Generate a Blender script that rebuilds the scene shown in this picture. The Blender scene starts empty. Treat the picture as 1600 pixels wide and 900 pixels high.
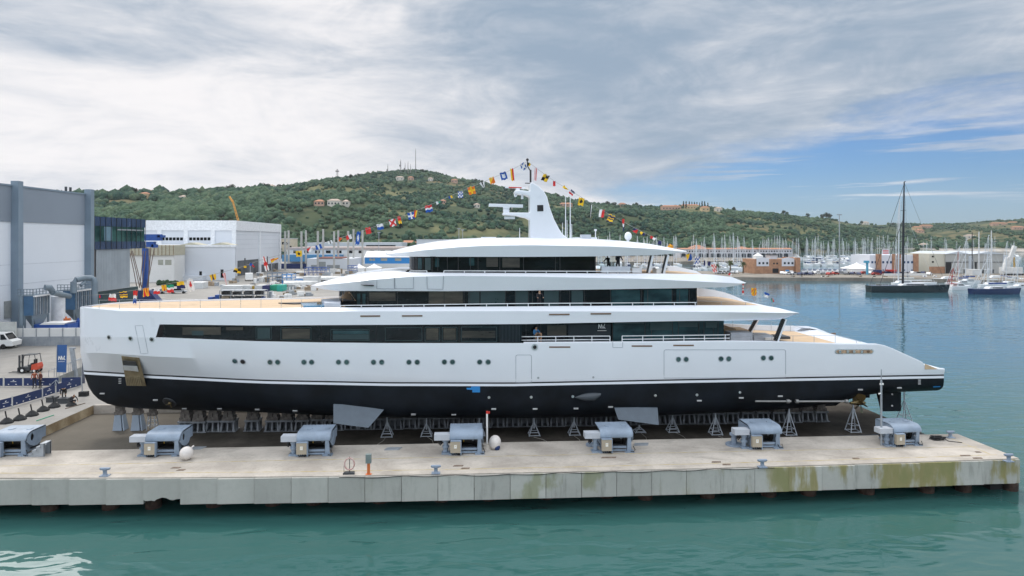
import bpy, bmesh, math, random
import numpy as np
from mathutils import Vector, Matrix
R = math.radians
random.seed(7)
rng = np.random.default_rng(7)
scene = bpy.context.scene
C = scene.collection
# ------------------------------------------------------------ camera, sky, sun, exposure
F = 1066.67; HOR = 375.0; CZ = 17.1; YAW = R(3.6)
SA, CA = math.sin(YAW), math.cos(YAW)
cam = bpy.data.objects.new('camera', bpy.data.cameras.new('camera'))
C.objects.link(cam); scene.camera = cam
cam.location = (0, 0, CZ); cam.rotation_euler = (R(90), 0, -YAW)
cam.data.sensor_width = 36; cam.data.lens = 24
cam.data.shift_y = -(450 - HOR) / 1600.0
cam.data.clip_start = .5; cam.data.clip_end = 20000
scene.view_settings.view_transform = 'Standard'; scene.view_settings.look = 'None'
scene.view_settings.exposure = 0.0; scene.view_settings.gamma = 1
scene.view_settings.use_curve_mapping = False
SUN_EL, SUN_AZ = R(54), R(-32)      # azimuth from +Y towards +X: high, beyond the yacht to the left
sd = bpy.data.lights.new('sun', 'SUN'); sd.energy = 1.7; sd.angle = R(16); sd.color = (1, .95, .89)
so = bpy.data.objects.new('sun', sd); C.objects.link(so)
dv = Vector((math.sin(SUN_AZ)*math.cos(SUN_EL), math.cos(SUN_AZ)*math.cos(SUN_EL), math.sin(SUN_EL)))
so.rotation_euler = dv.to_track_quat('Z', 'Y').to_euler()
so.location = dv * 200

class NT:
    """tiny node-tree writer"""
    def __init__(s, tree): s.t = tree; s.n = tree.nodes; s.l = tree.links
    def new(s, kind, **kw):
        n = s.n.new(kind)
        for k, v in kw.items(): setattr(n, k, v)
        return n
    def put(s, sock, v):
        if isinstance(v, bpy.types.NodeSocket): s.l.new(v, sock)
        elif v is not None:
            try: sock.default_value = v
            except Exception: sock.default_value = (v, v, v, 1) if len(sock.default_value) == 4 else (v, v, v)
    def math(s, op, a, b=None, c=None, clamp=False):
        n = s.new('ShaderNodeMath', operation=op, use_clamp=clamp)
        s.put(n.inputs[0], a); s.put(n.inputs[1], b); s.put(n.inputs[2], c)
        return n.outputs[0]
    def mix(s, f, a, b, blend='MIX'):
        n = s.new('ShaderNodeMixRGB', blend_type=blend)
        s.put(n.inputs[0], f)
        for k, v in ((1, a), (2, b)):
            if isinstance(v, tuple) and len(v) == 3: v = (*v, 1)
            s.put(n.inputs[k], v)
        return n.outputs[0]
    def noise(s, vec, scale=1, detail=4, rough=.5, dist=0):
        n = s.new('ShaderNodeTexNoise'); s.put(n.inputs['Vector'], vec)
        n.inputs['Scale'].default_value = scale; n.inputs['Detail'].default_value = detail
        n.inputs['Roughness'].default_value = rough; n.inputs['Distortion'].default_value = dist
        return n.outputs[0]
    def step(s, v, a, b, lo=0., hi=1.):
        n = s.new('ShaderNodeMapRange', interpolation_type='SMOOTHSTEP')
        s.put(n.inputs[0], v); s.put(n.inputs[1], a); s.put(n.inputs[2], b)
        n.inputs[3].default_value = lo; n.inputs[4].default_value = hi
        return n.outputs[0]
    def comb(s, x, y, z=0.):
        n = s.new('ShaderNodeCombineXYZ')
        for k, v in enumerate((x, y, z)): s.put(n.inputs[k], v)
        return n.outputs[0]
    def sep(s, v):
        n = s.new('ShaderNodeSeparateXYZ'); s.put(n.inputs[0], v); return n.outputs
    def vmap(s, v, scale):
        n = s.new('ShaderNodeVectorMath', operation='MULTIPLY'); s.put(n.inputs[0], v)
        n.inputs[1].default_value = scale; return n.outputs[0]

wd = bpy.data.worlds.new('World'); scene.world = wd; wd.use_nodes = True
w = NT(wd.node_tree); w.n.clear()
wo = w.new('ShaderNodeOutputWorld'); bg = w.new('ShaderNodeBackground'); bg.inputs[1].default_value = .1
w.l.new(bg.outputs[0], wo.inputs[0])
sky = w.new('ShaderNodeTexSky', sky_type='NISHITA'); sky.sun_disc = False
sky.sun_elevation = SUN_EL; sky.sun_rotation = SUN_AZ; sky.altitude = 0; sky.ozone_density = 2.0; sky.air_density = 1.0; sky.dust_density = .6
tc = w.new('ShaderNodeTexCoord'); X_, Y_, Z_ = w.sep(tc.outputs['Generated'])
az = w.math('SUBTRACT', w.math('ARCTAN2', X_, Y_), YAW)        # 0 = straight ahead
el = w.math('ARCSINE', w.math('MINIMUM', w.math('MAXIMUM', Z_, -.99), .99))
def uv(ka, ke, o=0.): return w.comb(w.math('MULTIPLY', az, ka), w.math('MULTIPLY', el, ke), o)
big = w.noise(uv(1.6, 5, 3.1), 1, 3, .5, .4)
mid = w.noise(uv(3.0, 11.5, 1.3), 1, 8, .60, .5)
fine = w.noise(uv(8, 30, 8.7), 1, 7, .62, .4)
streak = w.noise(uv(4, 75, 5.2), 1, 5, .55, .3)
# blue opening, low and to the right
elim = w.math('MULTIPLY_ADD', w.math('MAXIMUM', w.math('SUBTRACT', az, .08), 0.), .36, .045)
elim = w.math('MINIMUM', elim, .185)
elim = w.math('SUBTRACT', elim, w.step(az, .10, -.12, 0, .2))
edge = w.math('ADD', w.math('SUBTRACT', elim, el), w.math('MULTIPLY', w.math('SUBTRACT', mid, .5), .16))
edge = w.math('ADD', edge, w.math('MULTIPLY', w.math('SUBTRACT', fine, .5), .07))
blue = w.step(edge, -.015, .06)
blue = w.math('MULTIPLY', blue, w.step(streak, .68, .54, .35, 1.))
dx = w.math('DIVIDE', w.math('SUBTRACT', az, .33), .46); dz = w.math('DIVIDE', w.math('SUBTRACT', el, .24), .16)
r2 = w.math('ADD', w.math('MULTIPLY', dx, dx), w.math('MULTIPLY', dz, dz))
dark = w.step(r2, 2.4, .0)
dx2 = w.math('DIVIDE', w.math('SUBTRACT', az, -.56), .28); dz2 = w.math('DIVIDE', w.math('SUBTRACT', el, .27), .05)
r3 = w.math('ADD', w.math('MULTIPLY', dx2, dx2), w.math('MULTIPLY', dz2, dz2))
d2 = w.math('MULTIPLY', w.step(r3, 2.0, 0.), .75)
lump = w.noise(uv(5.5, 15, 4.4), 1, 9, .66, .8)
shade = w.math('ADD', w.math('MULTIPLY', dark, .74), w.math('MULTIPLY', d2, .72))
shade = w.math('ADD', shade, w.math('MULTIPLY', w.math('SUBTRACT', mid, .44), 1.35))
shade = w.math('ADD', shade, w.math('MULTIPLY', w.math('SUBTRACT', lump, .5), 1.15))
shade = w.math('ADD', shade, w.math('MULTIPLY', w.math('SUBTRACT', fine, .48), .55))
shade = w.step(shade, -.13, 1.12)
shade = w.math('MULTIPLY', shade, w.step(el, .9, .35))
cloud = w.mix(shade, (9.6, 9.4, 9.5), (3.2, 4.15, 5.35))
cloud = w.mix(w.step(el, .45, .9), cloud, (16.0, 16.0, 16.4))
cloud = w.mix(w.step(w.math('ABSOLUTE', az), 1.2, 2.0), cloud, (13.6, 14.6, 16.2))
# bright sky patch added out of view, high left, for the water to reflect
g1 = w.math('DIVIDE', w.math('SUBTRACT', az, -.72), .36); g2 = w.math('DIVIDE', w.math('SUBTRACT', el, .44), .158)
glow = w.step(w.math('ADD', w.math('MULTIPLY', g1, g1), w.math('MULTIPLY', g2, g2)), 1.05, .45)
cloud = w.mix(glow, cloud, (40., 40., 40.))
skyc = w.mix(1.0, sky.outputs[0], (.47, .71, 1.05), 'MULTIPLY')
hz = w.step(el, .11, -.005)
skyc = w.mix(w.math('MULTIPLY', hz, .40), skyc, (4.6, 5.9, 7.4))
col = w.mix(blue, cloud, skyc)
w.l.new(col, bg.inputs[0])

# ------------------------------------------------------------ photograph pixel -> world
def ray(px):
    t = (px - 800) / F
    return SA + t * CA, CA - t * SA
def PD(px, py, d):
    rx, ry = ray(px); return Vector((rx*d, ry*d, CZ - (py-HOR)/F*d))
def PY(px, py, Y):
    return PD(px, py, Y / ray(px)[1])
def PX(px, py, X):
    return PD(px, py, X / ray(px)[0])
def PG(px, py, z):
    return PD(px, py, (CZ - z) * F / (py - HOR))
def proj(p):
    d = p[0]*SA + p[1]*CA; s = p[0]*CA - p[1]*SA
    return 800 + s/d*F, HOR + (CZ - p[2])/d*F

# ------------------------------------------------------------ materials
MATS = {}
def mk(name, c, r=.6, m=0., var=.10, scale=1.5, c2=None, bump=0., coat=0., spec=.5, coords='Object', stretch=None, fine=0., isl=0.):
    if name in MATS: return MATS[name]
    mt = bpy.data.materials.new(name); mt.use_nodes = True
    t = NT(mt.node_tree); b = t.n['Principled BSDF']
    tcn = t.new('ShaderNodeTexCoord'); v = tcn.outputs['Object']
    if coords == 'World': v = t.new('ShaderNodeNewGeometry').outputs['Position']
    if stretch: v = t.vmap(v, stretch)
    n = t.noise(v, scale, 6, .6)
    lo = tuple(x*(1-var) for x in c); hi = tuple(min(1, x*(1+var)) for x in c)
    if c2: hi = c2
    f = t.step(n, .3, .7)
    cc = t.mix(f, lo, hi)
    if fine:
        n2 = t.noise(v, scale*14, 5, .65)
        cc = t.mix(t.math('MULTIPLY', t.step(n2, .45, .75), fine), cc, tuple(x*.45 for x in c))
    if isl:
        gi = t.new('ShaderNodeNewGeometry').outputs['Random Per Island']
        g = t.math('MULTIPLY_ADD', gi, 2*isl, 1-isl)
        cc = t.mix(1., cc, t.comb(g, g, g), 'MULTIPLY')
    t.l.new(cc, b.inputs['Base Color'])
    b.inputs['Roughness'].default_value = r; b.inputs['Metallic'].default_value = m
    b.inputs['Specular IOR Level'].default_value = spec; b.inputs['Coat Weight'].default_value = coat
    b.inputs['Coat Roughness'].default_value = .08
    t.l.new(t.math('MULTIPLY_ADD', n, .16, r-.08), b.inputs['Roughness'])
    if bump:
        bn = t.new('ShaderNodeBump'); bn.inputs['Strength'].default_value = bump; bn.inputs['Distance'].default_value = .05
        t.l.new(t.noise(v, scale*9, 5, .6), bn.inputs['Height']); t.l.new(bn.outputs[0], b.inputs['Normal'])
    MATS[name] = mt; return mt

# ------------------------------------------------------------ mesh writer
class MB:
    def __init__(s, M=None): s.v = []; s.f = []; s.m = []; s.M = M
    def add(s, vs, fs, mi=0):
        o = len(s.v)
        s.v += [tuple(s.M @ Vector(p)) if s.M else tuple(p) for p in vs]
        s.f += [tuple(i+o for i in f) for f in fs]; s.m += [mi]*len(fs); return s
    def box(s, x0, x1, y0, y1, z0, z1, mi=0):
        return s.add([(x0,y0,z0),(x1,y0,z0),(x1,y1,z0),(x0,y1,z0),(x0,y0,z1),(x1,y0,z1),(x1,y1,z1),(x0,y1,z1)],
                     [(0,3,2,1),(4,5,6,7),(0,1,5,4),(1,2,6,5),(2,3,7,6),(3,0,4,7)], mi)
    def cbox(s, c, d, mi=0):
        return s.box(c[0]-d[0]/2, c[0]+d[0]/2, c[1]-d[1]/2, c[1]+d[1]/2, c[2]-d[2]/2, c[2]+d[2]/2, mi)
    def tube(s, pts, r, n=8, mi=0, caps=True):
        pts = [Vector(p) for p in pts]; k = len(pts)
        rs = r if isinstance(r, (list, tuple)) else [r]*k
        rings = []
        for i, p in enumerate(pts):
            d = (pts[min(i+1, k-1)] - pts[max(i-1, 0)]).normalized()
            a = Vector((0,0,1)) if abs(d.z) < .9 else Vector((1,0,0))
            u = d.cross(a).normalized(); q = u.cross(d)
            rings.append([p + (u*math.cos(2*math.pi*j/n) + q*math.sin(2*math.pi*j/n))*rs[i] for j in range(n)])
        s.loft(rings, closed=True, caps=caps, mi=mi); return s
    def bar(s, p0, p1, wdt, h=None, mi=0):
        p0, p1 = Vector(p0), Vector(p1); h = h or wdt
        d = (p1-p0).normalized(); a = Vector((0,0,1)) if abs(d.z) < .95 else Vector((0,1,0))
        u = d.cross(a).normalized()*wdt/2; q = u.cross(d).normalized()*h/2
        rings = [[p-u-q, p+u-q, p+u+q, p-u+q] for p in (p0, p1)]
        s.loft(rings, closed=True, caps=True, mi=mi); return s
    def loft(s, rings, closed=False, caps=False, mi=0):
        n = len(rings[0]); vs = [p for r in rings for p in r]; fs = []
        for i in range(len(rings)-1):
            for j in range(n if closed else n-1):
                a = i*n+j; b = i*n+(j+1) % n
                fs.append((a, b, b+n, a+n))
        if caps: fs += [tuple(range(n))[::-1], tuple(range((len(rings)-1)*n, len(rings)*n))]
        s.add(vs, fs, mi); return s
    def prism(s, poly, off, mi=0):
        off = Vector(off); poly = [Vector(p) for p in poly]
        return s.loft([poly, [p+off for p in poly]], closed=True, caps=True, mi=mi)
    def ball(s, c, r, n=12, m=8, mi=0, sc=(1,1,1)):
        c = Vector(c); rings = []
        for i in range(m+1):
            a = math.pi*i/m; rr = max(math.sin(a), .001)*r
            rings.append([c + Vector((rr*math.cos(2*math.pi*j/n)*sc[0], rr*math.sin(2*math.pi*j/n)*sc[1], math.cos(a)*r*sc[2])) for j in range(n)])
        s.loft(rings, closed=True, mi=mi); return s
    def build(s, name, mat, parent=None, loc=None, smooth=False, ang=38):
        o0 = Vector((0,0,0)); p = parent
        while p: o0 += p.location; p = p.parent
        if loc is not None: o0 = Vector(loc)
        me = bpy.data.meshes.new(name)
        me.from_pydata([(x-o0.x, y-o0.y, z-o0.z) for x, y, z in s.v], [], s.f)
        for mt in (mat if isinstance(mat, (list, tuple)) else [mat]): me.materials.append(mt)
        me.polygons.foreach_set('material_index', s.m)
        bm = bmesh.new(); bm.from_mesh(me)
        bmesh.ops.recalc_face_normals(bm, faces=bm.faces); bm.to_mesh(me); bm.free()
        if smooth:
            me.polygons.foreach_set('use_smooth', [True]*len(me.polygons)); me.set_sharp_from_angle(angle=R(ang))
        me.update()
        o = bpy.data.objects.new(name, me); C.objects.link(o)
        if parent: o.parent = parent
        elif loc is not None: o.location = loc
        return o
def tag(o, label=None, cat=None, group=None, kind=None):
    if label: o['label'] = label
    if cat: o['category'] = cat
    if group: o['group'] = group
    if kind: o['kind'] = kind
    return o
def thing(name, label, cat, loc=(0,0,0), group=None, rz=0):
    o = bpy.data.objects.new(name, None); C.objects.link(o); o.location = loc; o.rotation_euler.z = rz
    o.empty_display_size = .2
    return tag(o, label, cat, group)
def kids(o): return [c for c in ALLC if c.parent == o]
def clone(o, loc=None, rz=None, label=None, sc=None, parent=None):
    c = o.copy(); C.objects.link(c)
    if parent: c.parent = parent
    for ch in o.children: clone(ch, parent=c)
    if loc is not None: c.location = loc
    if rz is not None: c.rotation_euler.z = rz
    if label: c['label'] = label
    if sc is not None: c.scale = (sc, sc, sc) if not isinstance(sc, tuple) else sc
    return c
def interp(tab, x):
    if x <= tab[0][0]: return tab[0][1]
    for (a, b), (c, d) in zip(tab, tab[1:]):
        if x <= c: return b + (d-b)*(x-a)/(c-a) if c > a else d
    return tab[-1][1]
def smooth_tab(tab, n=60):
    xs = [p[0] for p in tab]; ys = [p[1] for p in tab]; k = len(xs)
    d = [(ys[i+1]-ys[i])/(xs[i+1]-xs[i]) for i in range(k-1)]
    mm = [d[0]] + [0 if d[i-1]*d[i] <= 0 else 2*d[i-1]*d[i]/(d[i-1]+d[i]) for i in range(1, k-1)] + [d[-1]]
    out = []
    for i in range(k-1):
        h = xs[i+1]-xs[i]
        for j in range(12):
            t_ = j/12; a_ = 2*t_**3-3*t_*t_+1; b_ = t_**3-2*t_*t_+t_; c_ = -2*t_**3+3*t_*t_; e_ = t_**3-t_*t_
            out.append((xs[i]+h*t_, a_*ys[i]+b_*h*mm[i]+c_*ys[i+1]+e_*h*mm[i+1]))
    return out + [tab[-1]]
def struct(o): o['kind'] = 'structure'; return o
def nth(n):
    ones = 'zeroth first second third fourth fifth sixth seventh eighth ninth tenth eleventh twelfth thirteenth fourteenth fifteenth sixteenth seventeenth eighteenth nineteenth'.split()
    if n < 20: return ones[n]
    tens = {2:'twenty',3:'thirty',4:'forty'}[n//10]
    return (tens[:-1]+'ieth') if n % 10 == 0 else tens+'-'+ones[n % 10]
ORD = 'first second third fourth fifth sixth seventh eighth ninth tenth eleventh twelfth thirteenth fourteenth fifteenth sixteenth'.split()

white = mk('white_gloss_paint', (.755,.785,.83), .30, var=.02, scale=.25, coat=.35, fine=.012)
t_ = NT(white.node_tree); bn_ = t_.new('ShaderNodeBump'); bn_.inputs['Strength'].default_value = .25; bn_.inputs['Distance'].default_value = .02
t_.l.new(t_.noise(t_.new('ShaderNodeTexCoord').outputs['Object'], .55, 2, .5), bn_.inputs['Height']); t_.l.new(bn_.outputs[0], t_.n['Principled BSDF'].inputs['Coat Normal'])
navy_bottom = mk('black_antifouling', (.005,.007,.010), .5, var=.25, scale=.5, c2=(.009,.013,.019), spec=.18)
black = mk('black_trim', (.012,.012,.014), .4)
teak = mk('teak_deck', (.52,.38,.24), .7, var=.12, scale=.6, stretch=(1,8,1), fine=.25)
steel = mk('polished_steel', (.62,.63,.64), .28, .9)
paleblue = mk('pale_blue_grey_paint', (.30,.36,.43), .45, var=.08, scale=.8, fine=.15)
galv = mk('galvanised_steel', (.34,.37,.40), .5, .4, var=.15, scale=2)
darksteel = mk('dark_steel', (.06,.065,.07), .5, .3, var=.2)
rubber = mk('black_rubber', (.015,.015,.016), .8, var=.2)
offwhite = mk('weathered_white', (.66,.66,.64), .7, var=.08, scale=.08, coords='World', fine=.06)
whitewall = mk('white_cladding', (.72,.75,.78), .6, var=.04, scale=.05, coords='World')
red = mk('red_paint', (.55,.03,.02), .5)
orange = mk('orange_paint', (.62,.16,.04), .5)
yellow = mk('yellow_paint', (.75,.48,.03), .5)
blue = mk('blue_paint', (.015,.07,.30), .5, c2=(.02,.09,.36))
bluecyan = mk('bright_blue_paint', (.02,.22,.55), .5)
green = mk('green_paint', (.02,.30,.17), .5)
navy = mk('navy_fabric', (.012,.03,.11), .8)
clear_w = mk('plain_white', (.78,.78,.76), .6, var=.03)
brick = mk('brick', (.36,.20,.12), .9, var=.18, scale=.8, coords='World', fine=.2)
terracotta = mk('terracotta_roof', (.40,.19,.11), .9, var=.2, scale=.8, coords='World')
stucco = mk('cream_stucco', (.58,.50,.38), .9, var=.1, scale=.2, coords='World')
wood = mk('weathered_timber', (.24,.19,.13), .9, var=.25, scale=3)
skin = mk('skin', (.45,.27,.18), .6)
darkcloth = mk('dark_cloth', (.02,.022,.03), .9)
redcloth = mk('red_cloth', (.35,.05,.03), .9)
darkglass = None
def glassmat(name, c, r=.05, c2=None, sc=.35, st=(1,1,2.2)):
    mt = mk(name, c, r, var=.4, scale=sc, c2=c2, spec=.32, stretch=st, coords='World')
    b = mt.node_tree.nodes['Principled BSDF']
    for l in list(mt.node_tree.links):
        if l.to_socket == b.inputs['Roughness']: mt.node_tree.links.remove(l)
    b.inputs['Roughness'].default_value = r
    return mt
darkglass = glassmat('dark_tinted_glass', (.003,.004,.006), .04, (.008,.013,.016))
tealglass = glassmat('teal_tinted_glass', (.010,.030,.038), .04, (.03,.075,.085))
# ------------------------------------------------------------ water
wm = bpy.data.materials.new('harbour_water'); wm.use_nodes = True
t = NT(wm.node_tree); b = t.n['Principled BSDF']
pos = t.new('ShaderNodeNewGeometry').outputs['Position']
n1 = t.noise(pos, .012, 4, .5)
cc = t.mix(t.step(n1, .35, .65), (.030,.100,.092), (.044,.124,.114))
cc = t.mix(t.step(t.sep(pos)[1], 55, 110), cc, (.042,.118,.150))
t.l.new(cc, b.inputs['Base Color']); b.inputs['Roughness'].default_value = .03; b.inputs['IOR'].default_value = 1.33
bn = t.new('ShaderNodeBump'); bn.inputs['Strength'].default_value = .5; bn.inputs['Distance'].default_value = .32
rp = t.vmap(pos, (.45, 1.0, 1))
h = t.math('ADD', t.noise(rp, .65, 1, .4, .8), t.math('MULTIPLY', t.noise(rp, 2.0, 1, .4, .6), .16))
patch = t.math('MULTIPLY', t.step(t.noise(pos, .035, 3, .5), .38, .62, .45, 1.), t.step(t.sep(pos)[1], 55, 150, 1., .45))
h = t.math('MULTIPLY', h, patch)
t.l.new(h, bn.inputs['Height']); t.l.new(bn.outputs[0], b.inputs['Normal'])
m = MB(); m.add([(-5000,-3000,0),(6000,-3000,0),(6000,9000,0),(-5000,9000,0)], [(0,1,2,3)])
struct(m.build('water', wm))

# ------------------------------------------------------------ terrain
SKYL = [(-1500,330),(-600,310),(0,300),(140,302),(215,297),(269,298),(341,295),(390,294),(442,289),(470,285),(513,278),(557,272),(598,268),(644,266),(678,269),
 (713,278),(744,282),(787,292),(854,301),(888,308),(935,316),(995,320),(1035,322),(1072,323),(1100,322),(1122,324),(1145,328),(1185,331),(1242,336),(1294,339),(1334,347),(1372,349),(1444,350),(1506,348),(1537,345),(1600,341),(2000,335),(3000,340)]
DRT = [(-1500,700),(0,900),(400,1000),(520,1400),(620,1750),(900,1550),(1100,1350),(1280,1700),(1400,2300),(1600,2500),(3000,2600)]
D0T = [(-1500,520),(0,520),(400,520),(1180,650),(1236,680),(1250,930),(1600,960),(3000,960)]
pxs = np.concatenate([np.linspace(-1500,0,30)[:-1], np.linspace(0,1600,400)[:-1], np.linspace(1600,3000,30)])
ts = np.concatenate([np.linspace(0,1,70), np.linspace(1,1.6,12)[1:]])
from mathutils import noise as mn
def hterr(px, tt):
    dr = interp(DRT, px); d0 = interp(D0T, px); d = d0 + (dr-d0)*tt
    zr = CZ + (HOR - interp(SKYL, px))/F*dr - 5.5
    x = min(tt, 1)
    s = .55*x + .45*(x*x*(3-2*x))
    if px > 1180: s = s*.75 + .25*x**.7
    rx, ry = ray(px)
    nz = mn.fractal(Vector((rx*d*.004, ry*d*.004, 2.0)), .9, 2.1, 5)
    amp = 26*min(1, max(0, x*(1-x)*4))*min(1, zr/110)
    z = 2.4 + (zr-2.4)*s + nz*amp
    if tt > 1: z = zr - (tt-1)*(zr*.7)
    if tt == 0: z = -2
    return rx*d, ry*d, z
V = []; nP, nT = len(pxs), len(ts)
for px in pxs:
    for tt in ts: V.append(hterr(float(px), float(tt)))
Fc = [(i*nT+j, (i+1)*nT+j, (i+1)*nT+j+1, i*nT+j+1) for i in range(nP-1) for j in range(nT-1)]
m = MB(); m.add(V, Fc)
hm = bpy.data.materials.new('hillside_ground'); hm.use_nodes = True
t = NT(hm.node_tree); b = t.n['Principled BSDF']
pos = t.new('ShaderNodeNewGeometry').outputs['Position']
a1 = t.noise(pos, .006, 5, .6, .5); a2 = t.noise(pos, .05, 5, .6); a3 = t.noise(pos, .0035, 2, .5)
cc = t.mix(t.step(a2, .35, .65), (.040,.062,.034), (.066,.085,.044))
cc = t.mix(t.step(a1, .52, .64), cc, (.15,.15,.075))
cc = t.mix(t.math('MULTIPLY', t.step(a3, .55, .62), t.step(a2, .42, .58)), cc, (.15,.13,.07))
t.l.new(cc, b.inputs['Base Color']); b.inputs['Roughness'].default_value = 1; b.inputs['Specular IOR Level'].default_value = .1
struct(m.build('hills', hm, smooth=True, ang=80))

# the low wooded shore on the other side of the harbour mouth, behind the camera
m = MB(); rows = []
for i in range(41):
    a = math.pi*(.98 + 1.04*i/40); row = []
    for k, (rr, zz) in enumerate(((420,-1),(440,5),(520,28),(640,46),(900,20))):
        row.append((math.cos(a)*rr, math.sin(a)*rr, zz + (6*math.sin(i*1.7)+5*math.sin(i*.6+k) if zz > 6 else 0)))
    rows.append(row)
m.loft(rows); struct(m.build('hills', hm, smooth=True, ang=80))

# wood covering the hillside: many small irregular crowns in one mesh
ico = bmesh.new(); bmesh.ops.create_icosphere(ico, subdivisions=1, radius=1)
IV = np.array([v.co[:] for v in ico.verts]); IF = np.array([[v.index for v in f.verts] for f in ico.faces]); ico.free()
leafm = bpy.data.materials.new('wood_foliage'); leafm.use_nodes = True
t = NT(leafm.node_tree); b = t.n['Principled BSDF']
gg = t.new('ShaderNodeNewGeometry'); pos = gg.outputs['Position']; ri = gg.outputs['Random Per Island']
cr = t.new('ShaderNodeValToRGB'); t.l.new(ri, cr.inputs[0])
E = cr.color_ramp.elements; E[0].position = 0; E[0].color = (.016,.034,.024,1); E[1].position = 1; E[1].color = (.085,.090,.045,1)
for p_, c_ in ((.3,(.025,.046,.027,1)),(.6,(.036,.058,.031,1)),(.85,(.054,.072,.036,1))):
    e = E.new(p_); e.color = c_
c2 = t.mix(t.math('MULTIPLY', t.step(t.noise(pos, .008, 3, .5), .4, .62), .55), cr.outputs[0], (.075,.095,.045))
c2 = t.mix(t.step(t.noise(pos, .45, 4, .65), .35, .65), c2, (.5,.5,.5), 'MULTIPLY')
c2 = t.mix(1., c2, (1.5,1.82,2.15), 'MULTIPLY')
t.l.new(c2, b.inputs['Base Color']); b.inputs['Roughness'].default_value = 1; b.inputs['Specular IOR Level'].default_value = .1
FIELDS = [(1205,358,52,7,-.05),(1150,352,22,4,0),(1285,338,30,4,.05),(720,330,48,4,.02),(200,318,60,6,.02),(770,368,70,8,0),(790,335,20,5,0),(1330,350,60,4,.05),(1560,352,50,5,0),(1490,366,60,6,0),(560,322,35,4,-.1),(470,345,30,4,0),(1400,360,30,5,0),(640,362,60,6,0)]
FIELDS += [(x_, y_+2.5, w_*.6+1, 4.0, 0) for x_, y_, w_ in ((213,303,7),(227,309,12),(241,298,13),(358,296,14),(379,298,16),(425,295,9),(500,320,14),(523,320,18),(541,321,9),(625,281,11),(642,281,8),(673,283,7),(710,285,9),(692,318,9),(709,320,10),(745,324,9),(796,325,8),(884,322,18),(972,321,9),(1048,327,27),(1077,326,26),(1101,329,11),(1122,330,9),(1352,347,8),(1447,356,16),(1432,359,10),(1437,363,9),(1560,353,22),(1585,352,18),(1590,358,16),(1515,372,12),(1443,386,8),(287,312,8),(345,308,9),(333,306,7))]
def infield(px, py):
    for cx, cy, rx, ry, sl in FIELDS:
        if ((px-cx)/rx)**2 + ((py-cy-(px-cx)*sl)/ry)**2 < 1: return True
    return False
cv = []; 
N = 0
while N < 38000:
    px = random.uniform(-120, 1760); tt = random.random()**.8*1.02
    x, y, z = hterr(px, max(tt, .01))
    qx, qy = proj((x, y, z))
    nz = mn.fractal(Vector((x*.011, y*.011, 7.)), .8, 2, 4)
    if infield(qx, qy) and random.random() < .97: continue
    if nz < (-.10 if px < 1180 else .02) and random.random() < .75: continue
    r = random.choice((1.6,2.0,2.4,2.9,3.4,4.0))*random.uniform(.85,1.15)*(1.55 if px < 430 else 1)
    if tt > .97: r *= random.choice((.7, 1, 1.2))
    cv.append((x, y, z + r*.45, r)); N += 1
cv = np.array(cv); n = len(cv); k = len(IV)
P = IV[None]*(1 + rng.uniform(-.38, .38, (n, k, 1)))
P = P*np.stack([rng.uniform(.85,1.3,n), rng.uniform(.85,1.3,n), rng.uniform(.7,1.1,n)], 1)[:, None, :]*cv[:, 3][:, None, None] + cv[:, None, :3]
FI = (IF[None] + (np.arange(n)*k)[:, None, None]).reshape(-1, 3)
me = bpy.data.meshes.new('hillside_wood')
me.vertices.add(n*k); me.vertices.foreach_set('co', P.reshape(-1).astype(np.float32))
me.loops.add(FI.size); me.loops.foreach_set('vertex_index', FI.reshape(-1).astype(np.int32))
me.polygons.add(len(FI)); me.polygons.foreach_set('loop_start', np.arange(0, FI.size, 3, dtype=np.int32))
me.materials.append(leafm); me.update(calc_edges=True); me.validate()
o = bpy.data.objects.new('hillside_wood', me); C.objects.link(o); o['kind'] = 'stuff'
tag(o, 'mixed green wood and scrub covering the hills behind the harbour')

# ------------------------------------------------------------ shipyard ground, pier, platform
conc = mk('pale_concrete', (.40,.36,.31), .85, var=.16, scale=.35, c2=(.51,.465,.405), coords='World', bump=.3, fine=.30)
# darker stains and pale worn bands along the pier top
def stains(mt):
    t = NT(mt.node_tree); b = t.n['Principled BSDF']; old = b.inputs['Base Color'].links[0].from_socket
    pos = t.new('ShaderNodeNewGeometry').outputs['Position']
    s1 = t.step(t.noise(t.vmap(pos, (.25,1,1)), .9, 6, .65, .8), .52, .72)
    c = t.mix(t.math('MULTIPLY', s1, .45), old, (.22,.20,.17))
    s2 = t.step(t.noise(t.vmap(pos, (.6,1,1)), .30, 4, .6, .5), .55, .7)
    c = t.mix(t.math('MULTIPLY', s2, .55), c, (.56,.51,.445) if mt.name != 'yard_concrete' else (.36,.345,.315))
    t.l.new(c, b.inputs['Base Color'])
stains(conc)
yard = mk('yard_concrete', (.255,.245,.225), .9, var=.14, scale=.06, c2=(.32,.305,.28), coords='World', fine=.25)
stains(yard)
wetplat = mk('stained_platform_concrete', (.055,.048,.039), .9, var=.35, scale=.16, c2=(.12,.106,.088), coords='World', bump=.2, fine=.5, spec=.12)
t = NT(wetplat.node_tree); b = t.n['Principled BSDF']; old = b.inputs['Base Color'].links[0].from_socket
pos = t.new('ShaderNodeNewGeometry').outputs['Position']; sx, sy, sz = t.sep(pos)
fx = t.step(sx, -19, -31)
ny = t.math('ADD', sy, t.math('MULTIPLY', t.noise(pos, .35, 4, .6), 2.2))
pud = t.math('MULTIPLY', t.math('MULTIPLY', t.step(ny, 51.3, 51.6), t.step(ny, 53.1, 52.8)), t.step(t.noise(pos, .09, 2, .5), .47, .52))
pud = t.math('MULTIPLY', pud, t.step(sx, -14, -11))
c = t.mix(t.math('MULTIPLY', fx, .7), old, (.15,.135,.11)); c = t.mix(pud, c, (.012,.012,.012))
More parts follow.
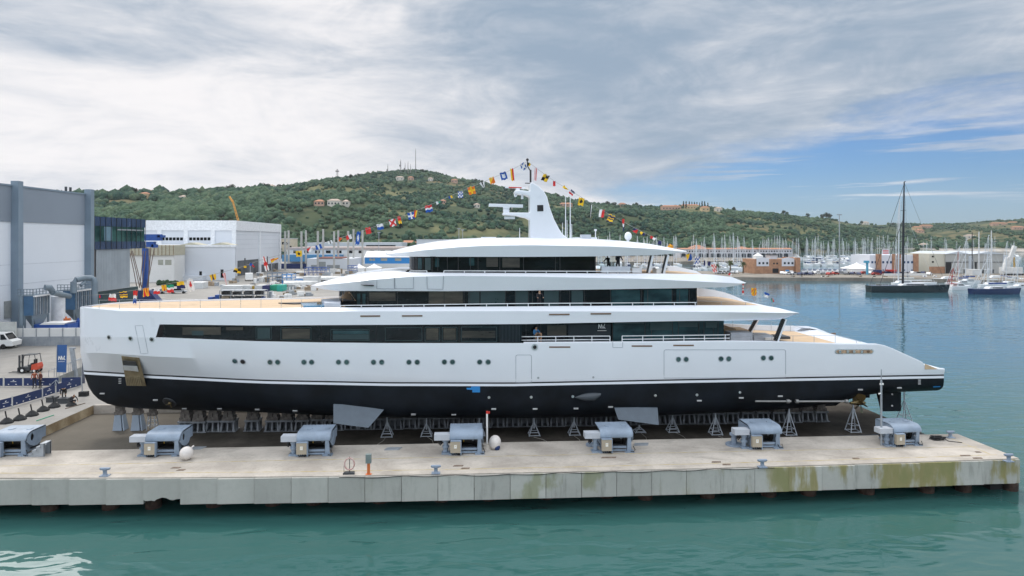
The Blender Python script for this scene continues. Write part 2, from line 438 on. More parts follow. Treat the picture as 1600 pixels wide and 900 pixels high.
t.l.new(c, b.inputs['Base Color']); t.l.new(t.math('MULTIPLY_ADD', pud, -.55, .85), b.inputs['Roughness'])
quayface = mk('ochre_quay_wall', (.36,.26,.14), .9, var=.3, scale=.6, c2=(.50,.41,.27), coords='World', fine=.3)
QZ, PLZ = 2.5, 1.75
XL, XR, YF, YB, YP = -33.1, 36.7, 43.3, 49.2, 62.8
m = MB()
m.add([(-900,46,QZ),(XL,46,QZ),(XL,YP,QZ),(33,YP,QZ),(33,78,QZ),(52,330,QZ),(110,660,QZ),(-900,660,QZ)], [(0,1,2,3,4,5,6,7)])
struct(m.build('shipyard_ground', yard))
m = MB(); m.box(XL-.25, XL, YB, YP, -1, QZ-.002); struct(m.build('quay_wall', quayface))
m = MB(); m.box(XL, 33, YP-.3, YP, -1, QZ-.003); m.box(32.7, 33.02, YP, 78, -1, QZ-.004); struct(m.build('quay_wall', conc))
# front pier
def yfx(x): return 42.75 + (.00105 if x < 3 else .00062)*(x-3)**2
pface = mk('pier_face_concrete', (.42,.415,.375), .85, var=.08, scale=.25, coords='World', isl=.10, fine=.12)
t = NT(pface.node_tree); b = t.n['Principled BSDF']; old = b.inputs['Base Color'].links[0].from_socket
pos = t.new('ShaderNodeNewGeometry').outputs['Position']; sx, sy, sz = t.sep(pos)
st = t.noise(t.comb(t.math('MULTIPLY', sx, 2.2), 0., t.math('MULTIPLY', sz, .35)), 1, 5, .65)
ls = t.noise(t.comb(t.math('MULTIPLY', sx, .42), 0., t.math('MULTIPLY', sz, .25)), 1, 4, .55)
gx = t.step(sx, 8, 24)
c = t.mix(t.math('MULTIPLY', t.step(st, .5, .7), t.step(sx, -14, 10, .08, .42)), old, (.13,.14,.12))
c = t.mix(t.math('MULTIPLY', gx, t.math('MULTIPLY', t.step(t.math('ADD', ls, t.math('MULTIPLY', t.math('SUBTRACT', st, .5), .5)), .44, .60), .8)), c, (.25,.21,.05))
c = t.mix(t.math('MULTIPLY', t.step(ls, .56, .66), t.step(sx, -8, 2, 0, .6)), c, (.20,.21,.08))
t.l.new(c, b.inputs['Base Color'])
pier = struct(thing('pier', None, None, (0, YF, 0)))
m = MB()
xs = list(np.linspace(-60, XR, 60)); m.loft([[(x,yfx(x),1.6),(x,yfx(x),QZ+.004),(x,YB,QZ+.004),(x,YB,1.6)] for x in xs], closed=True, caps=True)      # deck slab
m.build('pier_deck', conc, pier)
line = mk('faded_yellow_line', (.55,.44,.22), .9, var=.3, scale=1.5, c2=(.46,.41,.33), coords='World')
m = MB()
m.box(-60, XR-.9, 46.0, 46.12, QZ, QZ+.008)
m.loft([[(x,yfx(x)+.75,QZ+.008),(x,yfx(x)+.9,QZ+.008)] for x in np.linspace(-60, XR-.9, 50)])
m.box(XR-1.35, XR-1.2, 44.3, YB-.4, QZ, QZ+.0085)
m.build('painted_line', line, pier)
m = MB(); x = PY(225, 760, yfx(-22)-.13).x; pw = (PY(1486, 760, yfx(31)).x - x)/23.0
k0 = -12
for k in range(k0, 27):
    a0 = x + k*pw; a1 = min(a0 + pw, XR)
    if a1 <= a0 + .2: break
    zt = QZ - .07 + random.uniform(-.012, .012); yy = yfx((a0+a1)/2) - .13 + random.uniform(-.012, .012)
    if k == 0:   # the broken panel
        cut = [(0,.55),(.10,.47),(.22,.52),(.30,.45),(.36,.62),(.5,.78),(.62,.72),(.72,.55),(.8,.50),(.9,.60),(1,.62)]
        poly = [(a0+.02, yy, zt)] + [(a0+.02 + (a1-a0-.04)*u, yy, .80+v*.9*.72) for u, v in cut] + [(a1-.02, yy, zt)]
        m.prism(poly, (0,.25,0))
    else: m.box(a0+.016, a1-.016, yy, yy+.25, .89, zt)
m.build('pier_face', pface, pier)
m = MB(); m.box(XR-.25, XR+.002, yfx(XR)+.14, YB, .9, 2.46); m.box(-60, XR-.3, YB-.3, YB-.003, .9, 2.46)
m.build('pier_end_wall', pface, pier)
m = MB(); m.box(-60, XR-1.1, 47.2, 49.0, -1, .95); m.box(XR-1.1, XR-.3, 44.6, 49.1, -1, .9); m.build('pier_shade_block', rubber, pier)  # black filler added for the shade under the pier, hiding bright water
rust = mk('rusty_weedy_steel', (.045,.028,.02), .9, var=.5, scale=2, c2=(.09,.055,.04), bump=.6)
pp = []
for px in (78,173,240,335,427,491,594,690,764,853,947,1008,1105,1201,1263,1354,1447,1505,1578): pp.append(px)
for i, px in enumerate(pp):
    yq = 45.1 if px < 1000 else 44.6
    q = PY(px, 790, yq); m = MB()
    m.tube([(q.x, yq, -2), (q.x, yq, .35), (q.x, yq, 1.7)], [.46,.5,.42], 12); m.build('pile', rust, pier, smooth=True)
m = MB()                                   # sagging hose along the lip
for (a, b_, z) in ((-38, 36.0, 0),):
    pts = [(xx, yfx(xx)-.17, QZ-.03 - .035*(1+math.sin(xx*1.9)+.5*math.sin(xx*.7))) for xx in np.arange(-8, 20, .4)]
m.tube(pts, .022, 5); tag(m.build('hose', rubber, loc=(0,YF,QZ)), 'thin dark hose sagging along the lip of the pier', 'hose')
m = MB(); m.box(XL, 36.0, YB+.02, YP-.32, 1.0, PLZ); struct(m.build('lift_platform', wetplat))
# ------------------------------------------------------------ the yacht
YC = 56.2
def Xat(px, w): return PY(px, 500, YC-w).x
def zpix(X, w, py):
    d = X*SA + (YC-w)*CA; return CZ - (py-HOR)/F*d
def pxof(X, w): return proj((X, YC-w, 5))[0]
XB, XS = Xat(126, 0), Xat(1475, 5.0)
WD = [(0,.10),(.008,.9),(.02,1.7),(.05,2.9),(.1,3.95),(.16,4.7),(.22,5.2),(.3,5.5),(.4,5.7),(.85,5.65),(1,5.1)]
WB = [(0,.03),(.015,.40),(.04,1.0),(.08,1.92),(.14,3.15),(.2,4.15),(.3,5.1),(.4,5.52),(.5,5.62),(.85,5.55),(1,5.0)]
WK = [(0,.09),(.008,.8),(.02,1.55),(.05,2.68),(.1,3.72),(.16,4.52),(.22,5.06),(.3,5.42),(.4,5.66),(.5,5.68),(.85,5.62),(1,5.06)]
WD, WB, WK = smooth_tab(WD), smooth_tab(WB), smooth_tab(WK)
SILL = [(126,527),(250,527),(300,529),(400,533),(500,535),(600,536),(815,536),(1000,535),(1140,533.5),(1210,534.5),(1306,538),(1373,538.5),(1381,540),(1392,544),(1436,564),(1444,568),(1445,577),(1475,577)]
KN = [(126,552),(148,551),(240,557),(400,564),(500,575),(600,587),(700,592.5),(800,594),(1060,589),(1475,581)]
B1 = [(126,577.5),(133,579),(227,584.5),(380,592),(420,593.5),(603,597),(800,597.5),(1060,592.5),(1473,585)]
BOT = [(126,520),(129,565),(131,583),(133,592),(136,603),(142,614.5),(152,625.5),(165,633),(185,639),(230,643.5),(290,646.5),(420,648.5),(560,650),(700,651),(840,651),(1000,648.5),(1100,644),(1200,638.5),(1245,636),(1300,628),(1330,618),(1358,612),(1408,609),(1465,606),(1472,603),(1475,597)]
def sfrac(X): return (X-XB)/(XS-XB)
FULL = [(0,1.3),(.1,1.7),(.2,2.2),(.35,3.6),(.8,3.6),(.9,2.8),(1,3.5)]
def hullsec(X):
    s = sfrac(X); wd_, wk, wb = interp(WD, s), interp(WK, s), interp(WB, s)
    px = pxof(X, wd_)
    zs = zpix(X, wd_, interp(SILL, px)); zk = zpix(X, wk, interp(KN, px)); b1 = interp(B1, pxof(X, wb))
    z1, z2, z3 = zpix(X, wb, b1), zpix(X, wb, b1+2.3), zpix(X, wb, b1+6.0)
    wbil = wb*.45; bot = interp(BOT, pxof(X, wbil)); zb = zpix(X, wbil, bot)
    up = [(wd_, zs), (wk, zk), (wb, z1), (wb, z2), (wb, z3)]
    if zs < zk: up[1] = (wk, zs-.01)
    fn = interp(FULL, s); lo = []
    for k in range(1, 13):
        tt = k/12; ang = tt*math.pi/2
        ww = wb*max(0, math.cos(ang))**(2/fn); zz = z3 - (z3-zb)*math.sin(ang)**(2/fn*1.0)
        lo.append((ww, zz))
    pts = up + lo
    return [(w_, max(z_, zb)) if z_ < zb else (w_, z_) for w_, z_ in pts]
sx_ = [0,.002,.005,.009,.014,.02,.03,.04,.055,.07,.09] + list(np.linspace(.11, .965, 88)) + [.972,.978,.9795,.981,.986,.992,.997,1]
HST = [XB + s*(XS-XB) for s in sx_]
SEC = [hullsec(X) for X in HST]
def hullw(X, z):
    sec = hullsec(X)
    for (w0, z0), (w1, z1) in zip(sec, sec[1:]):
        if z0 >= z >= z1: return w0 + (w1-w0)*(z0-z)/max(z0-z1, 1e-6)
    return sec[0][0] if z > sec[0][1] else 0
def surf(px, py, off=.03):
    w_ = 5.5
    for _ in range(12):
        X = Xat(px, w_); z = zpix(X, w_, py); w_ = hullw(X, z)
    X = Xat(px, w_); z = zpix(X, w_, py)
    e = .25
    dwx = (hullw(X+e, z)-hullw(X-e, z))/(2*e); dwz = (hullw(X, z+e)-hullw(X, z-e))/(2*e)
    n = Vector((-dwx, -1, -dwz)).normalized()
    return Vector((X, YC-w_, z)) + n*off, n
yacht = thing('superyacht', 'long white superyacht with black bottom standing on keel blocks on the platform', 'yacht', ((XB+XS)/2, YC, PLZ))
def side_loft(rows, name, mat, i0=0, i1=None, smooth=True, ang=25, cap=False):
    i1 = i1 or len(HST); m = MB()
    for sgn in (-1, 1):
        m.loft([[(HST[i], YC + sgn*SEC[i][r][0], SEC[i][r][1]) for r in rows] for i in range(i0, i1)])
    if cap:
        m.add([(HST[-1], YC - SEC[-1][r][0], SEC[-1][r][1]) for r in rows] + [(HST[-1], YC + SEC[-1][r][0], SEC[-1][r][1]) for r in reversed(rows)], [tuple(range(2*len(rows)))])
    return m.build(name, mat, yacht, smooth=smooth, ang=ang)
side_loft([0,1,2], 'topside', white, cap=True)
side_loft([2,3], 'boot_stripe', black, cap=True)
side_loft([3,4], 'white_stripe', white, cap=True)
side_loft(list(range(4,17)), 'hull_bottom', navy_bottom, cap=True)
# bulwark bands / brows: profile tables in photograph pixels
def band(name, wtab, X0, X1, top, cham, bot, tin, bin_, n=90, mat=white, soffit=True, deckin=.9, deckdz=.12, sill_w=None):
    """returns deck edge points; wtab by metres from X0"""
    xs = [X0 + (X1-X0)*((i/(n-1))**1.35) for i in range(n)] if wtab[0][1] < 1.2 else [X0 + (X1-X0)*i/(n-1) for i in range(n)]
    xs = sorted(set(xs + [X1-.02]))
    rings = []; deck = []
    for X in xs:
        wv = interp(wtab, X-X0); px = pxof(X, wv)
        wt = max(.0, wv-tin(px)); wbt = max(.0, wv-bin_(px))
        zt = zpix(X, wt, interp(top, px)); zc = zpix(X, wv, interp(cham, px)); zb_ = zpix(X, wbt, interp(bot, px))
        zc = min(zc, zt-.004); zb_ = min(zb_, zc-.004)
        wi = max(0., wt-.12); zd = zt - deckdz
        rings.append([(wi, zd), (wi, zt-.01), (wt, zt), (wv, zc), (wbt, zb_), (0, zb_)])
        deck.append((X, wi, zd, zb_, zt))
    m = MB()
    for sg in (-1, 1):
        m.loft([[(X, YC+sg*a, z) for a, z in (r if soffit else r[:-1])] for X, r in zip(xs, rings)])
        for idx in (0, -1):
            r = rings[idx]; m.add([(xs[idx], YC+sg*a, z) for a, z in r] + [(xs[idx], YC, r[0][1])], [tuple(range(len(r)+1))])
    m.build(name, mat, yacht, smooth=True, ang=22)
    return deck
def deck_part(name, deck, mat, x0=None, x1=None, camber=.0, par=None):
    m = MB(); rows = []
    for X, wi, zd, _, zt in deck:
        if (x0 is not None and X < x0) or (x1 is not None and X > x1): continue
        rows.append([(X, YC+u*wi, zd + camber*(1-u*u)) for u in (-1,-.8,-.5,0,.5,.8,1)])
    m.loft(rows); return m.build(name, mat, yacht, smooth=True)
# --- band 1: bow to the aft tip of the upper deck
x247 = Xat(247, 5.0); X1e = Xat(1250, 5.55)
TOP1 = [(126,479.5),(189,481.5),(250,482.3),(400,482),(480,480.6),(820,478.6),(1060,477),(1190,477),(1214,479.5),(1250,488)]
CH1 = [(126,480.6),(160,483.5),(189,486),(330,486.8),(820,486.2),(1060,487),(1245,489),(1250,488.6)]
BT1 = [(126,527),(246,527),(247.4,506.8),(400,508.6),(700,507),(820,506.3),(1060,501.7),(1131,501),(1219,498.4),(1235,494),(1250,489)]
wt1 = [(s*(XS-XB), w_+.0) for s, w_ in WD if s < .8] + [(X1e-XB-4, 5.66), (X1e-XB, 5.55)]
def tin1(px): return .55 if px > 400 else interp([(126,.02),(160,.15),(400,.55)], px)
def bin1(px): return interp([(126,0),(700,.02),(815,.05),(1100,.12),(1210,.5),(1250,.1)], px)
d1 = band('upper_deck_bulwark', wt1, XB, X1e, TOP1, CH1, BT1, tin1, bin1, n=150, soffit=False)
# refine the step at the window start: handled by close stations
# soffit over the side and aft decks
m = MB(); rows = [(X, wi, zb_) for X, wi, zd, zb_, zt in d1 if X > Xat(800, 5.6)]
m.loft([[(X, YC-5.5*1.0, zb_+.0), (X, YC, zb_+.002), (X, YC+5.5, zb_)] for X, wi, zb_ in rows]); m.build('soffit', white, yacht)
deck_part('foredeck', d1, teak, x0=XB+1.2, x1=Xat(545, 4), camber=.10)
deck_part('upper_deck', d1, teak, x0=Xat(545, 4), camber=.0)
m = MB(); rows = []
for X, wi, zd, zb_, zt in d1:
    if X > Xat(1080, -5):
        u = min(1, (X1e-X)/4.5); hh = .72*u**.6 + .03; rows.append([(X,YC+wi+.02,zd-.05),(X,YC+wi+.02,zd+hh),(X,YC+wi-.35,zd+hh),(X,YC+wi-.45,zd)])
m.loft(rows, caps=True); m.build('aft_bulwark', white, yacht, smooth=True, ang=30)
for px in (1096,1103):
    q = PY(px, 470, YC+4.6); m = MB(); m.tube([(q.x,YC+4.66,q.z),(q.x,YC+4.6,q.z)], .14, 12); m.build('vent', steel, yacht)
# --- main deck behind the hull edge, aft
x815 = Xat(815, 5.6); iA = min(i for i, X in enumerate(HST) if X > x815)
x1345 = Xat(1350, 5.4)
m = MB(); rows = []; rows2 = []
for i in range(iA, len(HST)):
    X = HST[i]; w_, z_ = SEC[i][0]
    row = [(X, YC+u*(w_-.32), z_-(.42 if X < x1345 else .42*max(0, 1-(X-x1345)/2)+.06)) for u in (-1,-.5,0,.5,1)]
    (rows if X <= x1345 else rows2).append(row)
rows2.insert(0, rows[-1])
m.loft(rows); m.build('main_deck', teak, yacht)
m = MB(); m.loft(rows2); m.build('stern_slope', white, yacht, smooth=True)
m = MB()
for sg in (-1, 1):    # bulwark capping with thickness
    m.loft([[(HST[i], YC+sg*a, z) for a, z in ((SEC[i][0][0]+.004, SEC[i][0][1]-.02), (SEC[i][0][0]-.03, SEC[i][0][1]+.05), (SEC[i][0][0]-.30, SEC[i][0][1]+.05), (SEC[i][0][0]-.34, SEC[i][0][1]-.55 if HST[i] < x1345 else SEC[i][0][1]-.1))] for i in range(iA, len(HST))])
m.build('bulwark_cap', white, yacht, smooth=True, ang=30)
# --- flush window band in the hull side, 247..815
m = MB(); xs = [x for x in np.linspace(x247+.02, x815, 60)]
rg = []
for X in xs:
    w_ = interp(WD, sfrac(X)); px = pxof(X, w_)
    rg.append([(X, YC-w_+.05, zpix(X, w_, interp(SILL, px))-.02), (X, YC-w_+.07, zpix(X, w_, interp(BT1, px))+.02)])
m.loft(rg); m.loft([[(x, 2*YC-y, z) for x, y, z in r] for r in rg])
hw = m.build('hull_window', darkglass, yacht, smooth=True)
def pl(px, py, w_): X = Xat(px, w_); return Vector((X, YC-w_, zpix(X, w_, py)))
frm = mk('window_frame_teal', (.025,.05,.055), .3)
def wfr(px0, px1, py0, py1, wf, mat=frm, name='window_frame', par=hw, th=.035):
    m = MB()
    c = []
    for px, py in ((px0,py0),(px1,py0),(px1,py1),(px0,py1)):
        w_ = wf(px) if callable(wf) else wf; c.append(pl(px, py, w_))
    for a, b_ in zip(c, c[1:]+c[:1]): m.bar(a, b_, th)
    m.build(name, mat, par)
wfl = lambda px: interp(WD, sfrac(Xat(px, 5.3))) - .045
for a, b_, c_, d_ in ((400,424,511,530),(439,486,512,531),(517,577,515,532),(602,659,512,532),(664,687,511.5,533),(691,714,511.5,533),(721,776,511,533.5)): wfr(a, b_, c_, d_, wfl)
window_panel = mk('window_blind', (.022,.045,.05), .35); warmrefl = mk('warm_interior_reflection', (.035,.032,.028), .3, var=.4, scale=.8, c2=(.075,.066,.05), stretch=(.5,1,3), fine=.7)  # warm panes: brown scenery reflection painted into the colour, with interior tones
def panel(px0, px1, py0, py1, wf, mat, name, par):
    m = MB(); vs = []
    for px, py in ((px0,py0),(px1,py0),(px1,py1),(px0,py1)): vs.append(pl(px, py, (wf(px) if callable(wf) else wf)-.008))
    m.prism(vs, (0,.006,0)); return m.build(name, mat, par)
wfp = lambda px: wfl(px) + .012
for a, b_, c_, d_, q in ((285,345,511,523,warmrefl),(300,318,517,524,window_panel),(353,380,511,516,warmrefl),(402,422,512.5,529,window_panel),(441,484,513.5,529.5,warmrefl),(520,576,516.5,522,tealglass),(520,576,522.5,530.5,window_panel),(666,685,513,531,warmrefl),(693,712,513,531,warmrefl),(722,774,517,528,warmrefl)):
    panel(a, b_, c_, d_, wfp, q, 'window_panel', hw)
for px in (502,588,660,718,781):
    m = MB(); m.bar(pl(px, 509, wfl(px)), pl(px, 535, wfl(px)), .03); m.build('mullion', black, hw)
louv = mk('louvre_black', (.012,.02,.028), .4)
m = MB()
for k in range(14): m.bar(pl(783+k*2.2, 508.5, wfl(783)), pl(783+k*2.2, 534.5, wfl(783)), .045)
m.build('louvre', louv, hw)
# --- deckhouses
def house(name, pxa, pxb, w_, pytop, pybot, rf, mat, deck=None):
    """glass walled storey: rounded front (left), square aft, its top under the brow above"""
    Xa, Xb = Xat(pxa, 0 if rf > 1 else w_), Xat(pxb, w_)
    half = [(Xb, w_)] + [(X, w_) for X in np.linspace(Xb-.5, Xa+rf+.3, 20)] + [(Xa + rf*(1-math.sin(q)), max(.02, w_*math.cos(q))) for q in np.linspace(0, math.pi/2, 16)]
    plan = [(x, -y) for x, y in half] + [(x, y) for x, y in reversed(half)]
    zt, zb_ = zpix((Xa+Xb)/2, w_, pytop), zpix((Xa+Xb)/2, w_, pybot)
    tp = (lambda x: interp([(d[0], d[3]) for d in deck], x) + .02) if deck else (lambda x: zt)
    m = MB(); m.loft([[(x, YC+y, zb_) for x, y in plan], [(x, YC+y, tp(x)) for x, y in plan]], closed=True, caps=True)
    o = m.build(name, mat, yacht, smooth=True, ang=20)
    def wf(px):
        ww = w_
        for _ in range(6):
            u = (Xa + rf - Xat(px, ww))/rf
            ww = w_ if u <= 0 else w_*math.sqrt(max(.0, 1-min(1, u)**2))
        return ww
    return o, wf, zt
h1, wf1, zt1 = house('main_saloon_glazing', 800, 955, 4.35, 503, 540, .1, darkglass, d1)
h1b, wf1b, _ = house('main_saloon_glazing', 956, 1131, 4.4, 500, 540, .1, tealglass, d1)
# monogram and lettering by the side door
ltr = mk('white_lettering', (.8,.8,.8), .6)
def strokes(name, segs, P0, ux, uz, sc, th, mat, parent, n=Vector((0,-1,0))):
    m = MB()
    for x0, y0, x1, y1 in segs:
        a = P0 + ux*x0*sc + uz*y0*sc + n*.012; b_ = P0 + ux*x1*sc + uz*y1*sc + n*.012
        d = (b_-a).normalized(); s_ = d.cross(n)*th/2
        m.prism([a-s_, b_-s_, b_+s_, a+s_], n*.006)
    return m.build(name, mat, parent)
NV = [(0,0,0,1),(0,1,.55,0),(.55,0,.55,1),(.62,1,.95,.0),(.95,0,1.35,1),(1.1,.55,1.45,0)]
tiny = [(-.3+k*.17, -.45, -.3+k*.17+.10, -.45) for k in range(12)] + [(-.3+k*.17, -.58, -.3+k*.17+.05, -.58) for k in range(12)]
ux, uz = Vector((1,0,0)), Vector((0,0,1))
p0 = pl(935.5, 513.5, 4.44)
strokes('monogram', NV, p0, ux, uz, .34, .055, ltr, h1); strokes('lettering', [(-.3,-.45,1.75,-.45)], p0, ux, uz, .34, .035, ltr, h1)
# --- band 2 and roof
X2a, X2b = Xat(485, 0), Xat(1165, 4.5)
L2 = X2b-X2a
w2 = [(0,.02),(.25,.9),(.8,1.9),(1.8,3.1),(3.2,4.1),(4.6,4.75),(7,5.0),(11,5.05),(L2-6,5.05),(L2,4.6)]
TOP2 = [(485,446.6),(488,445),(510,438),(540,431.7),(580,426.3),(610,423.8),(640,425.5),(700,426),(820,426.6),(1045,427.5),(1113,428.7),(1146,433),(1165,441.3)]
CH2 = [(485,446.9),(530,443.2),(580,437.2),(640,432.6),(700,431),(820,432),(1000,435.4),(1158,443),(1165,442)]
BT2 = [(485,447.4),(504,452),(530,454.6),(700,455),(820,454),(950,452.2),(1090,450),(1140,448.5),(1158,445),(1165,442.4)]
d2 = band('bridge_deck_bulwark', w2, X2a, X2b, TOP2, CH2, BT2, lambda p: interp([(485,.02),(520,.7),(600,1.1),(700,.6),(1100,.55),(1165,.1)], p), lambda p: interp([(485,0),(540,.35),(1100,.3),(1165,.05)], p))
deck_part('bridge_deck', d2, white, x1=Xat(630, 5), camber=.12); deck_part('bridge_deck', d2, teak, x0=Xat(630, 5))
m = MB(); rows = [[(X,YC+wi+.02,zd-.05),(X,YC+wi+.02,zd+.45*min(1,(X2b-X)/4)**.6+.02),(X,YC+wi-.3,zd+.45*min(1,(X2b-X)/4)**.6+.02),(X,YC+wi-.4,zd)] for X, wi, zd, zb_, zt in d2 if X > Xat(1040, -4) and X < X2b-.1]
m.loft(rows, caps=True); m.build('aft_bulwark', white, yacht, smooth=True, ang=30)
X3a, X3b = Xat(602.5, 0), Xat(1074, 3.9); L3 = X3b-X3a
w3 = [(0,.02),(.25,.8),(.9,1.9),(2,3.0),(3.5,3.8),(5.5,4.2),(10,4.25),(L3-6,4.25),(L3,3.9)]
TOP3 = [(602,396.6),(620,390.5),(650,383.2),(680,378.2),(720,374.4),(752,373),(828,372.4),(920,373.6),(960,375.5),(989,378),(1022,381.5),(1045,386),(1074,392.8)]
CH3 = [(602,397),(640,393.5),(660,391),(720,386),(760,384),(828,383.2),(955,385.2),(1022,389),(1070,393.2),(1074,393)]
BT3 = [(602,397.4),(612,400.8),(700,401.2),(820,401.4),(932,400.6),(1022,398.8),(1056,396),(1074,393.3)]
d3 = band('roof', w3, X3a, X3b, TOP3, CH3, BT3, lambda p: interp([(602,.02),(640,.9),(720,1.6),(960,1.6),(1040,.9),(1074,.05)], p), lambda p: interp([(602,0),(640,.2),(1000,.3),(1074,.03)], p), deckdz=-.02)
deck_part('roof_top', d3, white, camber=.06)
h2, wf2, zt2 = house('upper_saloon_glazing', 531.5, 1089, 4.45, 449, 483, 3.0, darkglass, d2)
h3, wf3, zt3 = house('bridge_glazing', 640, 931, 3.75, 397, 429, 2.4, darkglass, d3)
for par, w_, y0, y1, lst in ((h1, 4.36, 505, 535, (822,840,845,872,905)), (h1b, 4.41, 502, 534, (957,1008,1018,1051,1060,1092,1100,1115,1122)), (h2, 4.46, 453, 479, (575,621,670,694,725,734,750,790,805,826,832,844,875,890,913,954,1002,1012,1050,1062,1077,1088)), (h3, 3.76, 401, 424, (648,652,661,675,684,699,716,735,747,781,818,868,875,930))):
    for px in lst:
        ww = min(w_, {3.76: wf3, 4.46: wf2}.get(w_, lambda p: w_)(px)+.01); m = MB(); m.bar(pl(px, y0, ww), pl(px, y1, ww), .05, .04); m.build('mullion', black, par)
for a, b_, c_, d_, w_, q, par in ((653,659,403,421,3.75,tealglass,h3),(664,673,403,422,3.75,window_panel,h3),(680,686,404,417,3.75,tealglass,h3),(733,741,403,415,3.75,tealglass,h3),(785,812,403,418,3.75,warmrefl,h3),(760,778,402,417,3.75,warmrefl,h3),
    (558,571,459,477,4.45,tealglass,h2),(670,723,455,476,4.45,warmrefl,h2),(577,618,457,470,4.45,warmrefl,h2),(732,749,455,476,4.45,window_panel,h2),(751,789,454,478,4.45,frm,h2),(805,825,454,478,4.45,frm,h2),(850,873,454,478,4.45,frm,h2),(893,911,454,478,4.45,frm,h2),(955,1000,453,478,4.45,tealglass,h2),(1006,1050,452,478,4.45,tealglass,h2),(1057,1075,452,478,4.45,tealglass,h2),
    (855,885,508,524,4.36,warmrefl,h1),(888,954,507,535,4.36,louv,h1),(960,1006,502,506,4.41,frm,h1b),(1016,1050,502,516,4.41,frm,h1b),(1060,1090,503,511,4.41,frm,h1b),(1103,1120,503,512,4.41,frm,h1b)):
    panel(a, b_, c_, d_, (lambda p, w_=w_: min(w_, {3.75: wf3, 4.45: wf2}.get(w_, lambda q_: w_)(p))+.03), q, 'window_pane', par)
m = MB(); m.prism([pl(x, y, wf2(x)+.03) for x, y in ((535,456),(546,456),(556,470),(535,472))], (0,.01,0)); m.build('curtain', mk('tan_curtain', (.25,.17,.10), .8), h2)
# --- features on the hull surface
def disc(px, py, r, name, mat, off=.02, depth=.03, par=yacht, n=20):
    p, nn = surf(px, py, off); u = nn.cross(Vector((0,0,1))).normalized(); v_ = u.cross(nn)
    m = MB(); m.prism([p + u*r*math.cos(2*math.pi*k/n) + v_*r*math.sin(2*math.pi*k/n) for k in range(n)], -nn*depth)
    return m.build(name, mat, par)
def outline(pts, name, mat, r=.018, off=.005, close=True, dens=6):
    pp_ = []; q = pts + (pts[:1] if close else [])
    for (a, b_), (c_, d_) in zip(q, q[1:]):
        for k in range(dens): pp_.append(surf(a+(c_-a)*k/dens, b_+(d_-b_)*k/dens, off)[0])
    pp_.append(surf(*q[-1], off)[0])
    m = MB(); m.tube(pp_, r, 5); return m.build(name, mat, yacht)
def patch(poly, name, mat, off=.02, th=.03, par=yacht):
    f = [surf(x, y, off)[0] for x, y in poly]; g = [surf(x, y, off-th)[0] for x, y in poly]
    m = MB(); m.loft([g, f], closed=True, caps=True); return m.build(name, mat, par)
chrome = mk('brushed_rim', (.45,.47,.50), .3, .7)
portg = glassmat('porthole_glass', (.03,.075,.075), .06, (.07,.13,.13), sc=1.5)
PORT = [(367,564),(379.5,565)] + [(x, 565.8) for x in (422,434,475,487,529,541.7,583.7,596.5,639,652)] + [(x, 565.6) for x in (694.4,707,749.5,762.7)] + [(1060,561.4),(1072,561.4),(1126.5,560.6),(1138.5,560.6),(1192.6,559.3),(1204.8,559.3)]
for i, (x, y) in enumerate(PORT):
    rm = disc(x, y, .215, 'porthole', chrome, .03)
    disc(x, y, .165, 'glass', black if i == 1 else portg, .037, .02, par=rm)
for x, y in ((170.5,527),(204,528.7),(237.5,530.3),(835.5,542.3)):
    rm = disc(x, y, .24 if x > 800 else .19, 'fairlead', steel, .04); disc(x, y, .14 if x > 800 else .12, 'opening', black, .05, .02, par=rm)
for x, y in ((841,590.3),(927,589.5)): disc(x, y, .08, 'vent', chrome, .02)
seam = mk('panel_seam', (.30,.33,.37), .6)
def rr(x0, x1, y0, y1, c=2.5): return [(x0,y0+c),(x0+c*.3,y0+c*.3),(x0+c,y0),(x1-c,y0),(x1-c*.3,y0+c*.3),(x1,y0+c),(x1,y1),(x0,y1)]
outline(rr(806,830.5,554.5,598), 'side_door_seam', seam)
outline(rr(1037.5,1227.5,546.5,590.5), 'shell_door_seam', seam, r=.02)
outline([(211,509),(223,508.5),(231.5,552),(220,552.5)], 'bow_door_seam', seam, r=.014)
outline([(957.5,534.5),(957.5,543),(973,543),(973,534.5)], 'gate_seam', seam, close=False)
bronze = mk('bronze_vent', (.16,.10,.06), .5)
for x0, x1, y in ((858,891,542.3),(987,1019,540.7),(1052,1084,539.7)): patch([(x0,y-1.1),(x1,y-1.1),(x1,y+1.1),(x0,y+1.1)], 'slot_vent', bronze)
for x0, x1, y in ((563,594,494),(628,660,493.7),(858,890,491.5),(923,955,490.4)):
    m = MB(); wq = lambda p: interp(WD, sfrac(Xat(p, 5.6)))
    m.prism([pl(a, b_, wq(a)+.03) for a, b_ in ((x0,y-1.1),(x1,y-1.3),(x1,y+.9),(x0,y+1.1))], (0,.05,0)); m.build('slot_vent', bronze, yacht)
m = MB(); m.prism([pl(a, b_, 5.0) for a, b_ in ((563,445),(583.5,445.6),(583.5,447.4),(569,446.6))], (0,.3,0)); m.build('slot_vent', black, yacht)
m = MB()
for pts in ([(589,436),(588.5,451),(616,451.5),(616,434)],[(617,434),(617,451),(646,451),(646,433)],[(667,432),(667.5,451.5),(692,452),(693,431)]):
    for a, b_ in zip(pts, pts[1:]):
        wv = lambda p, q: interp(w2, Xat(p, 4.9)-X2a) + .012 - .3*max(0, (q-435)/20)
        m.tube([pl(*a, wv(*a)), pl(*b_, wv(*b_))], .016, 4)
m.build('panel_seam', seam, yacht)
